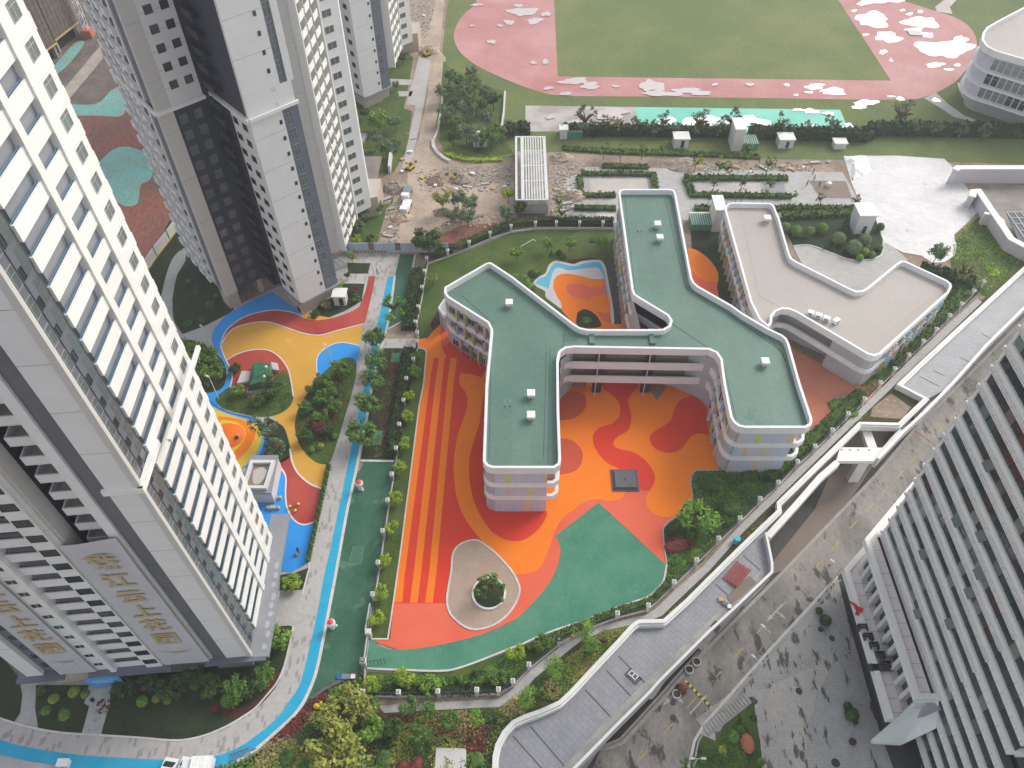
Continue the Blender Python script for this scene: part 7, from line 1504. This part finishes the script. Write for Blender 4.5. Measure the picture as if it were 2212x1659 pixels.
def trunk_mesh(limbs, seed):
    rnd = random.Random(seed); b = MB(); b.tube((0,0,0),(.02,.0,.62),.36,.22,'bark',8); top = Vector((.02,0,.6))
    for i in range(limbs):
        a = i*6.28/limbs+rnd.uniform(-.4,.4); e_ = Vector((math.cos(a)*rnd.uniform(3,6), math.sin(a)*rnd.uniform(3,6), rnd.uniform(.78, 1.0))); m_ = top.lerp(e_, .5)+Vector((0,0,.03)); b.tube(top-Vector((0,0,.06*i/limbs)), m_, .12, .08, 'bark', 5, True, False); b.tube(m_, e_, .08, .03, 'bark', 5, True, False)
    return b.data('trunk')
TR = {'broad': trunk_mesh(5, 1), 'sparse': trunk_mesh(8, 2), 'feather': trunk_mesh(3, 3)}
ORD = ['first','second','third','fourth','fifth','sixth','seventh','eighth','ninth','tenth','eleventh','twelfth','thirteenth','fourteenth','fifteenth','sixteenth','seventeenth','eighteenth','nineteenth','twentieth','twenty-first','twenty-second','twenty-third','twenty-fourth','twenty-fifth','twenty-sixth']
rt = random.Random(99); vcount = [0]
KN = {'broad': 'broadleaf_tree', 'sparse': 'young_tree', 'feather': 'slender_tree', 'ball': 'round_shrub', 'bush': 'bush', 'cone': 'conifer'}
CN = {'broad': 'tree', 'sparse': 'tree', 'feather': 'tree', 'ball': 'shrub', 'bush': 'shrub', 'cone': 'conifer'}
def plant(kind, x, y, r, h, m, label, group=None, z=0.0, sq=1.0):
    if kind in ('broad', 'sparse'): r *= 1.18; h *= 1.06
    if kind == 'feather': r *= 1.5
    vcount[0] += 1; var = vcount[0] % 3; p = G(x, y, z)
    rot = Matrix.Rotation(rt.uniform(0, 6.28), 4, 'Z')
    if kind in ('ball', 'bush', 'cone'):
        o = link(KN[kind], crown(kind, m, var), None, None, label, CN[kind], group)
        if kind == 'ball': o.matrix_world = Matrix.Translation(p+Vector((0,0,r*.85+max(0, h-2*r)))) @ rot @ Matrix.Diagonal((r, r, r*.95, 1))
        elif kind == 'bush': o.matrix_world = Matrix.Translation(p) @ rot @ Matrix.Diagonal((r, r*sq, h, 1))
        else: o.matrix_world = Matrix.Translation(p) @ rot @ Matrix.Diagonal((r, r, h/3, 1))
        return o
    e = empty(KN[kind], p, label, CN[kind], group)
    tk = .05*h/1.0*.42 if kind != 'sparse' else .03*h*.5
    zc = h-r*(.75 if kind == 'broad' else .85) if kind != 'feather' else h*.6
    lim = r*.12 if kind != 'feather' else .04
    link('trunk', TR[kind], e, mw=rot @ Matrix.Diagonal((max(tk, lim), max(tk, lim), h*.85, 1)))
    sc = (r, r, r*.82, 1) if kind == 'broad' else ((r, r, r*1.0, 1) if kind == 'sparse' else (r, r, h*.27, 1))
    link('crown', crown(kind, m, var), e, mw=Matrix.Translation((0,0,zc)) @ rot @ Matrix.Diagonal(sc))
    return e
def row(kind, L, m, desc, group, r=1.0, h=3.0, order='x', frm='the left', z=0.0, sq=1.0):
    """plants of one kind at known spots; labels count them from one end"""
    idx = sorted(range(len(L)), key=lambda i: L[i][0] if order == 'x' else L[i][1]); rank = {i: k for k, i in enumerate(idx)}
    for i, it in enumerate(L):
        x, y = it[:2]; rr = it[2] if len(it) > 2 else r; hh = it[3] if len(it) > 3 else h; mm = it[4] if len(it) > 4 else m
        n = len(L); lab = desc if n == 1 else '%s, %s from %s' % (desc, ORD[rank[i]], frm)
        plant(kind, x, y, rr, hh, mm, lab, group if n > 1 else None, z, sq)
row('broad', [(815,752,2.3,4.8),(818,800,2.2,4.6),(812,845,2.2,4.6),(800,896,2.4,4.9),(788,962,2.7,5.0)], 'leaf_mid', 'dark leafy street tree standing over the blue strip', 'street trees over the blue strip', order='y', frm='the top')
row('sparse', [(853,690,2.6,5.6)], 'leaf_fresh', 'tall light green tree at the upper end of the green lane', None)
row('broad', [(886,866),(881,911),(875,970),(864,1021),(854,1086),(847,1150),(834,1221),(826,1288),(818,1347)], 'leaf_bright', 'small yellow green tree in the lawn strip beside the striped court', 'small yellow green trees in the lawn strip', r=1.15, h=2.4, order='y', frm='the top')
row('broad', [(898,778,1.1,2.0),(896,812,1.2,2.2)], 'leaf_fresh', 'small green tree at the top of the lawn strip', 'small green trees at the top of the strip', order='y', frm='the top')
row('broad', [(877,1474,1.4,2.6),(806,1488,1.25,2.4),(930,1492,1.5,2.6,'leaf_fresh'),(1115,1420,1.3,2.4)], 'leaf_bright', 'rounded bright tree between court kerb and south railing', 'bright trees by the south railing')
row('broad', [(1076,1470,1.5,2.4),(1176,1398,1.4,2.4)], 'leaf_mid', 'dark rounded tree between court kerb and south railing', 'dark trees by the south railing')
row('cone', [(1024,1458),(1015,1482),(991,1477)], 'leaf_dark', 'small dark conifer in the south lawn', 'conifers in the south lawn', r=.55, h=1.9)
row('feather', [(1262,1385,1.7,5.2),(1197,1458,1.7,5.4),(1137,1525,1.8,5.4),(1275,1404,1.3,3.6)], 'leaf_fresh', 'slender feathery pale green tree beside the white parapet', 'slender pale green trees by the parapet')
row('sparse', [(1300,1400,1.2,4.2),(1190,1505,1.4,4.4)], 'leaf_dry', 'thin brownish staked tree on the planted slope', 'thin staked trees on the slope')
row('broad', [(745,1555,3.2,6.0,'leaf_yellow'),(730,1650,3.9,6.6,'leaf_yellow')], 'leaf_yellow', 'large olive green tree in the garden below the lane', 'large trees below the lane', order='y', frm='the top')
row('broad', [(785,1552,1.9,4.4,'leaf_yellow'),(812,1590,1.7,4,'leaf_fresh'),(852,1580,1.6,3.4,'leaf_dark'),(810,1534,1.1,3),(887,1538,1.3,3.2),(930,1548,1.25,3.2),(975,1570,1.4,3.4),(1030,1565,1.1,3.2,'leaf_fresh'),(905,1600,1.5,3,'leaf_mid')], 'leaf_mid', 'medium tree in the garden south of the footpath', 'medium trees in the south garden')
row('bush', [(620,1640,1.6,1.2,'leaf_dark'),(660,1660,1.8,1.3,'leaf_mid'),(598,1668,1.3,1,'leaf_fresh'),(780,1650,1.7,1.2,'leaf_dark'),(830,1640,1.6,1.1,'leaf_mid'),(870,1660,1.4,1,'leaf_red'),(900,1650,1.3,1,'leaf_red'),(1030,1640,1.3,1,'leaf_mid'),(925,1590,1.2,.9,'leaf_mid')], 'leaf_mid', 'loose low shrub on the ragged slope at the bottom edge', 'low shrubs at the bottom edge')
row('ball', [(779,1586),(794,1591),(782,1624),(763,1642)], 'leaf_yellow', 'pale clipped ball shrub beside the large olive tree', 'pale ball shrubs beside the olive tree', r=.38, h=.7)
row('broad', [(1503,1135,3.1,5.2,'leaf_fresh')], 'leaf_fresh', 'large bright tree at the right corner of the orange court', None)
row('bush', [(1463,1180,1.9,1.5,'leaf_red')], 'leaf_red', 'dark purple shrub patch beside the large bright tree', None, sq=1.6)
row('bush', [(1531,1052,1.9,1.6),(1590,1050,1.7,1.3),(1575,1100,2.2,1.6),(1620,1030,1.9,1.4),(1540,1130,2.3,1.5),(1655,1010,1.8,1.3),(1505,1200,1.8,1.0,'leaf_mid'),(1470,1215,1.2,.8,'leaf_mid')], 'leaf_dark', 'dark spreading shrub in the corner bed behind the diagonal railing', 'dark shrubs in the corner bed')
row('broad', [(1182,545),(1117,566),(1230,545),(1297,545)], 'leaf_fresh', 'small young tree on the north lawn of the kindergarten', 'young trees on the north lawn', r=1.4, h=3.6)
row('bush', [(1194,552,1.0,1.1),(1208,548,1.0,1.4),(1216,556,1.1,1.1),(1154,592,1.7,1.6),(1130,606,2.0,1.5,'leaf_mid'),(1112,600,1.5,1.3,'leaf_mid'),(1145,620,1.5,1.2,'leaf_mid')], 'leaf_dark', 'dark bush above the pale rimmed orange pad', 'bushes above the pale rimmed pad')
row('bush', [(1268,693,1.3,.8)], 'leaf_mid', 'low mound of planting in the small orange pad', None)
row('broad', [(936,618,1.3,3.0)], 'leaf_yellow', 'small yellowish tree inside the railing corner', None)
row('broad', [(928,556,3.2,6.8,'leaf_dark')], 'leaf_dark', 'large dark tree at the railing corner over the printed hoarding', None)
row('broad', [(958,462,2.0,5.6,'leaf_yellow'),(990,452),(1018,462),(978,488),(1094,485),(1012,490),(1098,440,1.6,4,'leaf_bright'),(1124,470,1.8,4.4,'leaf_dark')], 'leaf_blue', 'grey green tree in the row between dirt yard and railing', 'row of trees between yard and railing', r=1.9, h=4.6)
row('sparse', [(1206,455),(1213,480)], 'leaf_fresh', 'thin light tree right of the pergola base', 'thin trees by the pergola', r=1.5, h=4, order='y', frm='the top')
cp = [(976,185),(990,200),(962,222),(985,250),(1004,222),(1026,208),(1046,222),(1066,240),(1010,265),(985,290),(965,270),(1030,255),(1052,280),(1075,310),(1008,310),(980,318),(1030,325),(1060,322),(1018,180)]
row('broad', [(x, y, 1.9+.35*((i*7) % 3), 4.6+.5*(i % 3), ['leaf_blue','leaf_mid','leaf_blue','leaf_dark'][i % 4]) for i, (x, y) in enumerate(cp)], 'leaf_blue', 'leafy tree in the copse beside the far dirt road', 'trees of the copse')
row('broad', [(1102,292,2.2,3.6,'leaf_dark')], 'leaf_dark', 'dark dense tree between the copse and the pergola', None)
fl = [(1262,292,3,7.5),(1335,292,1.8,5,'leaf_dry'),(1305,290,1.7,5,'leaf_dry'),(1368,292),(1387,290),(1430,288,2,5.5),(1411,298),(1453,298),(1505,294,2.8,6.5),(1572,292,2.8,7),(1545,300,2),(1678,296,2.2,6),(1733,300),(1793,298,2.4,6),(1933,282,3.2,7.5,'leaf_blue'),(1963,294),(2011,300),(2066,304),(2116,306)]
row('sparse', [(q[0], q[1], q[2] if len(q) > 2 else 1.7, q[3] if len(q) > 3 else 4.6, q[4] if len(q) > 4 else 'leaf_blue') for q in fl], 'leaf_blue', 'thin staked tree in front of the long dark hedge', 'thin trees before the long dark hedge')
row('sparse', [(1303,345),(1340,348),(1385,346),(1500,372,1.6,4.6,'leaf_bright'),(1550,378),(1565,385),(1655,375),(1430,345),(1610,345)], 'leaf_fresh', 'thin green tree on the strip behind the paved planters', 'thin trees behind the planters', r=1.6, h=4.4)
row('sparse', [(1290,440),(1530,440),(1546,440),(1588,438),(1600,438),(1646,438),(1706,440),(1765,446),(1842,450),(1540,412),(1600,412),(1660,415)], 'leaf_mid', 'spindly leafless looking tree beside the paved planter path', 'spindly trees beside the planter path', r=1.1, h=3.4)
row('ball', [(1745,512,1.15,3),(1717,508,1.4,2.6),(1773,503,1.4,2.4),(1808,526,1.6,3.2,'leaf_blue'),(1840,546,1.8,3.4,'leaf_blue'),(1864,530,1.5,3.2,'leaf_blue'),(1855,562,.85,1.5,'leaf_fresh'),(1882,556,.85,1.5),(1897,540,.85,1.5),(1866,550,.95,1.6,'leaf_fresh'),(1898,498,1.0,2.2,'leaf_dark'),(1694,500,1.3,2.4)], 'leaf_mid', 'clipped round tree in the courtyard bed behind the beige roof', 'clipped trees in the courtyard bed')
row('cone', [(1823,497,1.2,4.2),(1782,538,.6,1.8),(1798,541,.6,1.8)], 'leaf_dark', 'conifer among the round trees of the courtyard bed', 'conifers in the courtyard bed')
row('broad', [(2012,575,2.0,5.4,'leaf_blue')], 'leaf_blue', 'leafy tree at the foot of the white plaza tongue', None)
row('sparse', [(2068,618,1.9,6.4,'leaf_dry')], 'leaf_dry', 'bare leaning tree on the lawn right of the white plaza', None)
row('bush', [(2138,585,1.0,1),(2150,590,1.2,1.1),(2143,596,.9,.9)], 'leaf_bright', 'bright bush in the middle of the right lawn', 'bright bushes on the right lawn')
row('bush', [(2060,650,1.3,1.6,'leaf_mid'),(2078,622,2.2,1.9),(2098,628,1.9,1.5),(2050,600,1.7,1.4),(2040,672,1.2,1.2,'leaf_mid')], 'leaf_dark', 'dark shrub beside the far corner of the beige roof', 'shrubs beside the beige roof corner')
row('bush', [(1812,880,2.4,1.3,'leaf_mid'),(1838,890,1.9,1.1,'leaf_mid'),(1805,905,2.0,1.2),(1780,935,1.7,1.1)], 'leaf_dark', 'dense low shrub beside the terracotta court', 'low shrubs beside the terracotta court')
row('broad', [(424,790),(447,812),(432,840),(466,822),(412,815),(452,785,2.0,4.2),(405,770,2.0,4)], 'leaf_mid', 'dense dark tree in the clump left of the play court', 'dense trees left of the play court', r=2.5, h=4.6)
row('broad', [(512,805,1.25,2.2,'leaf_dark')], 'leaf_dark', 'round dark tree on the red round of the play court', None)
row('broad', [(582,838,1.6,3.4),(596,858,1.8,3.6,'leaf_dark'),(572,872,1.6,2.8,'leaf_dark'),(520,856,1.3,2.6,'leaf_fresh'),(560,876,1.2,2.2,'leaf_fresh')], 'leaf_mid', 'leafy tree around the tarpaulin play house', 'trees round the play house')
row('sparse', [(580,940,2.3,5.2,'leaf_blue'),(592,966,2.2,5,'leaf_blue'),(606,985,1.8,4.2,'leaf_blue')], 'leaf_blue', 'loose grey green tree beside the play bowl', 'loose trees beside the play bowl')
row('broad', [(740,812,1.9,3.6),(716,858,1.5,3.2),(694,874,1.4,2.8),(661,893,1.3,2.6),(722,888,1.4,2.8),(697,912,1.4,2.6),(661,955,1.5,2.6,'leaf_dark'),(700,835,1.4,3),(680,850,1.3,2.4,'leaf_dark'),(712,940,1.3,2.2,'leaf_dark'),(690,935,1.3,2.2,'leaf_red'),(735,850,1.2,2.4,'leaf_dark'),(676,925,1.2,2,'leaf_dark')], 'leaf_mid', 'leafy tree on the oval green island of the play court', 'trees on the oval island')
row('ball', [(694,968,.65,1.2,'leaf_yellow'),(675,976,.55,1),(724,946,.7,1.2)], 'leaf_mid', 'clipped ball shrub at the lower tip of the green island', 'ball shrubs on the green island')
for i in range(27):
    t = i/26; x = 711+(667-711)*t; y = 1008+(1212-1008)*t
    plant('cone', x, y, .42, 1.9, 'leaf_dark' if i % 2 else 'leaf_mid', 'narrow conifer of the close row between brick walkway and play court', 'narrow conifers beside the brick walkway')
row('broad', [(632,1268,1.4,2.4,'leaf_bright'),(606,1388,1.9,3.2,'leaf_fresh'),(576,1468,1.8,3.2)], 'leaf_mid', 'bushy tree at the tower corner beside the walkway', 'bushy trees at the tower corner', order='y', frm='the top')
row('broad', [(378,1500,1.9,3.2,'leaf_dark'),(464,1490,1.7,3,'leaf_dark'),(513,1500,2.0,3.4),(272,1492,1.6,2.6,'leaf_dark'),(427,1470,1.6,2.6,'leaf_dark'),(330,1480,1.5,2.4,'leaf_dark'),(545,1490,1.5,2.6,'leaf_dark')], 'leaf_mid', 'dark leafy tree at the foot of the near tower', 'trees at the foot of the near tower')
row('ball', [(424,1483,.8,1.5),(347,1494,.65,1.2),(494,1519,.95,1.7),(311,1519,.8,1.5,'leaf_fresh'),(340,1512,.6,1.2,'leaf_yellow'),(364,1516,.55,1.1,'leaf_yellow')], 'leaf_mid', 'clipped ball shrub on the lawn below the banners', 'ball shrubs below the banners')
row('bush', [(117,1510,1.0,1,'leaf_yellow'),(92,1492,1.0,1,'leaf_dark'),(160,1496,1.1,1,'leaf_yellow'),(185,1500,.9,.9),(100,1535,1.0,.5),(140,1545,1.2,.5)], 'leaf_mid', 'low shrub in the small lawn by the tower entrance path', 'low shrubs by the entrance path')
row('sparse', [(232,1532,1.0,2.2,'leaf_red')], 'leaf_red', 'small pinkish flowering tree at the edge of the entrance path', None)
row('broad', [(762,568,1.0,2.6,'leaf_fresh'),(733,628,1.2,2.2,'leaf_bright'),(765,634,1.0,1.6,'leaf_red'),(680,684,1.0,1.4,'leaf_dark'),(704,664,1.1,1.4,'leaf_dry'),(770,652,1.0,1.6),(752,604,.7,1.8,'leaf_dark')], 'leaf_mid', 'small garden tree near the white plant room box', 'garden trees near the plant room')
row('broad', [(775,502,1.6,3),(790,478,1.6,3),(817,462,1.5,3),(772,526,1.2,2,'leaf_bright'),(800,520,1.0,1.6,'leaf_dark')], 'leaf_blue', 'leafy tree on the verge between tower and broken slabs', 'trees on the tower verge')
row('broad', [(818,282,2.8,5,'leaf_fresh'),(855,285,1.7,4),(817,318,1.9,4.4),(836,338,1.9,4),(792,258,1.4,3,'leaf_dark'),(870,138,1.2,2.6,'leaf_dark'),(855,196,1.2,2.6),(858,322,1.3,2.6),(800,340,1.3,2.4)], 'leaf_blue', 'tree on the lawn between the far tower and the dirt road', 'trees beside the far tower')
row('bush', [(425,630,1.3,.9),(455,660,1.5,.9),(440,690,1.2,.8),(410,610,1.2,.9),(470,640,1.2,.8),(405,700,1.2,.7)], 'leaf_dark', 'dark shrub on the shaded lawn left of the dark tower', 'shrubs on the shaded lawn')
row('bush', [(1584,1592,1.3,1.4,'leaf_mid'),(1600,1580,1.2,1.2),(1518,1641,.8,.8,'leaf_mid'),(1643,1646,.8,.8,'leaf_mid'),(1627,1550,.7,.6),(1513,1620,.6,.5),(1560,1620,.9,.5,'leaf_yellow')], 'leaf_dark', 'shrub on the planted corner beside the plank steps', 'shrubs on the planted corner', z=ZR)
for c, r_, lab in (((1780,1344), .95, 'large dark clipped ball on the upper plaza'), ((1768,1322), .6, 'smaller dark ball touching the large one on the upper plaza'), ((1836,1548), 1.05, 'large dark clipped ball on the lower plaza'), ((1829,1528), .65, 'small dark ball behind the large one on the lower plaza'), ((1846,1562), .4, 'tiny dark ball in front of the large one on the lower plaza')):
    plant('ball', *c, r_, r_*2, 'leaf_dark', lab, 'dark clipped balls on the plaza', ZR)
row('bush', [(2050,950,1.6,1.8),(2070,928,1.5,1.8),(2090,902,1.4,1.7)], 'leaf_dark', 'leafy dark shrub squeezed between road and banded high block', 'shrubs at the foot of the high block', z=ZR)
row('bush', [(1850,970,1.2,1.5,'leaf_dark'),(1470,1490,1.2,1.0,'leaf_red')], 'leaf_dark', 'shrub in the shade under the raised walkway', 'shrubs under the walkway', z=ZR)
row('sparse', [(1058,1284,2.4,4.6,'leaf_mid')], 'leaf_mid', 'thin spreading tree in the round planter of the sand bed', None)
# low planting over the beds: nobody could count it
def cover(name, poly, n, s, hgt, mats, label, seed, z=.03):
    P = [G(*p, 0) for p in poly]; xs = [p.x for p in P]; ys = [p.y for p in P]; rnd = random.Random(seed); b = MB(); lists = {m: ([], []) for m in mats}; k = 0; tries = 0
    def inside(x, y):
        c = False; j = len(P)-1
        for i in range(len(P)):
            if (P[i].y > y) != (P[j].y > y) and x < (P[j].x-P[i].x)*(y-P[i].y)/(P[j].y-P[i].y)+P[i].x: c = not c
            j = i
        return c
    patches = [(rnd.uniform(min(xs), max(xs)), rnd.uniform(min(ys), max(ys)), rnd.choice(mats)) for _ in range(60)]
    while k < n and tries < n*12:
        tries += 1; x = rnd.uniform(min(xs), max(xs)); y = rnd.uniform(min(ys), max(ys))
        if not inside(x, y): continue
        m = min(patches, key=lambda q: (q[0]-x)**2+(q[1]-y)**2+rnd.random()*4)[2]
        hh = hgt*(.4+.6*abs(math.sin(x*1.3)*math.cos(y*1.1)))
        vs, fs = lists[m]; leafquad(vs, fs, Vector((x, y, z+rnd.random()*hh)), s*rnd.uniform(.6, 1.4), rnd, Vector((0,0,1))); k += 1
    for m, (vs, fs) in lists.items(): b.add(vs, fs, m)
    return b.obj(name, label=label, cat='ground cover', kind='stuff')
cover('ground_cover', [(645,1541),(690,1494),(750,1466),(783,1452),(785,1505),(830,1545),(1078,1530),(1108,1505),(1135,1540),(1070,1600),(1060,1690),(380,1690),(553,1628),(603,1582)], 15000, .17, .5, ['leaf_mid','leaf_dark','leaf_yellow','leaf_red','leaf_dry'], 'ragged low planting below the green lane', 1)
cover('ground_cover', [(1140,1500),(1220,1425),(1300,1366),(1400,1345),(1430,1340),(1378,1342),(1256,1470),(1200,1518)], 5000, .15, .4, ['leaf_mid','leaf_dark','leaf_yellow','leaf_dry'], 'low planting of the slope beside the bent parapet', 2)
cover('ground_cover', [(1437,1330),(1540,1235),(1687,1075),(1803,960),(1990,785),(2050,725),(1940,836),(1856,905),(1680,1080),(1679,1100),(1531,1242),(1440,1335)], 5200, .14, .3, ['leaf_mid','leaf_dark','leaf_yellow'], 'narrow strip of low planting between footpath and parapet', 3)
cover('ground_cover', [(1503,1020),(1580,1020),(1720,1005),(1675,1052),(1593,1128),(1500,1218),(1450,1262),(1438,1248),(1442,1221),(1434,1142),(1465,1119),(1499,1080),(1494,1047)], 12000, .15, .45, ['leaf_mid','leaf_dark','leaf_mid'], 'dense low planting of the corner bed', 4)
cover('ground_cover', [(2056,625),(2110,632),(2095,645),(1925,808),(1880,850),(1855,845),(1880,800),(1910,765)], 5000, .15, .4, ['leaf_mid','leaf_dark'], 'low planting between the beige roofed building and railing', 5)
cover('ground_cover', [(790,1460),(1000,1462),(1075,1430),(1130,1405),(1140,1440),(1075,1495),(790,1500)], 9000, .13, .35, ['leaf_mid','leaf_fresh','leaf_dark'], 'low planting inside the south railing', 6)
cover('ground_cover', [(2062,505),(2112,470),(2180,520),(2212,560),(2120,640),(2056,575)], 3500, .2, .25, ['leaf_fresh','leaf_mid','leaf_yellow'], 'rough grass of the right lawn', 7)
cover('ground_cover', [(466,864),(495,838),(515,850),(560,858),(592,818),(630,835),(634,857),(613,889),(560,900),(500,888)], 3000, .13, .35, ['leaf_mid','leaf_dark'], 'low planting round the play house', 8)
cover('ground_cover', [(655,975),(640,920),(660,860),(690,830),(740,790),(765,800),(735,900),(712,960)], 5000, .15, .5, ['leaf_mid','leaf_dark','leaf_red'], 'low planting under the trees of the oval island', 9)
cover('ground_cover', [(845,757),(890,757),(885,850),(862,980),(810,990),(820,900),(830,830)], 3500, .13, .4, ['leaf_dark','leaf_mid','leaf_red'], 'low planting between blue strip and fence', 10)
cover('ground_cover', [(1500,1603),(1545,1602),(1625,1510),(1632,1545),(1645,1660),(1482,1660)], 3500, .12, .2, ['leaf_mid','leaf_dark'], 'low planting of the corner beside the plaza', 11, ZR+.08)
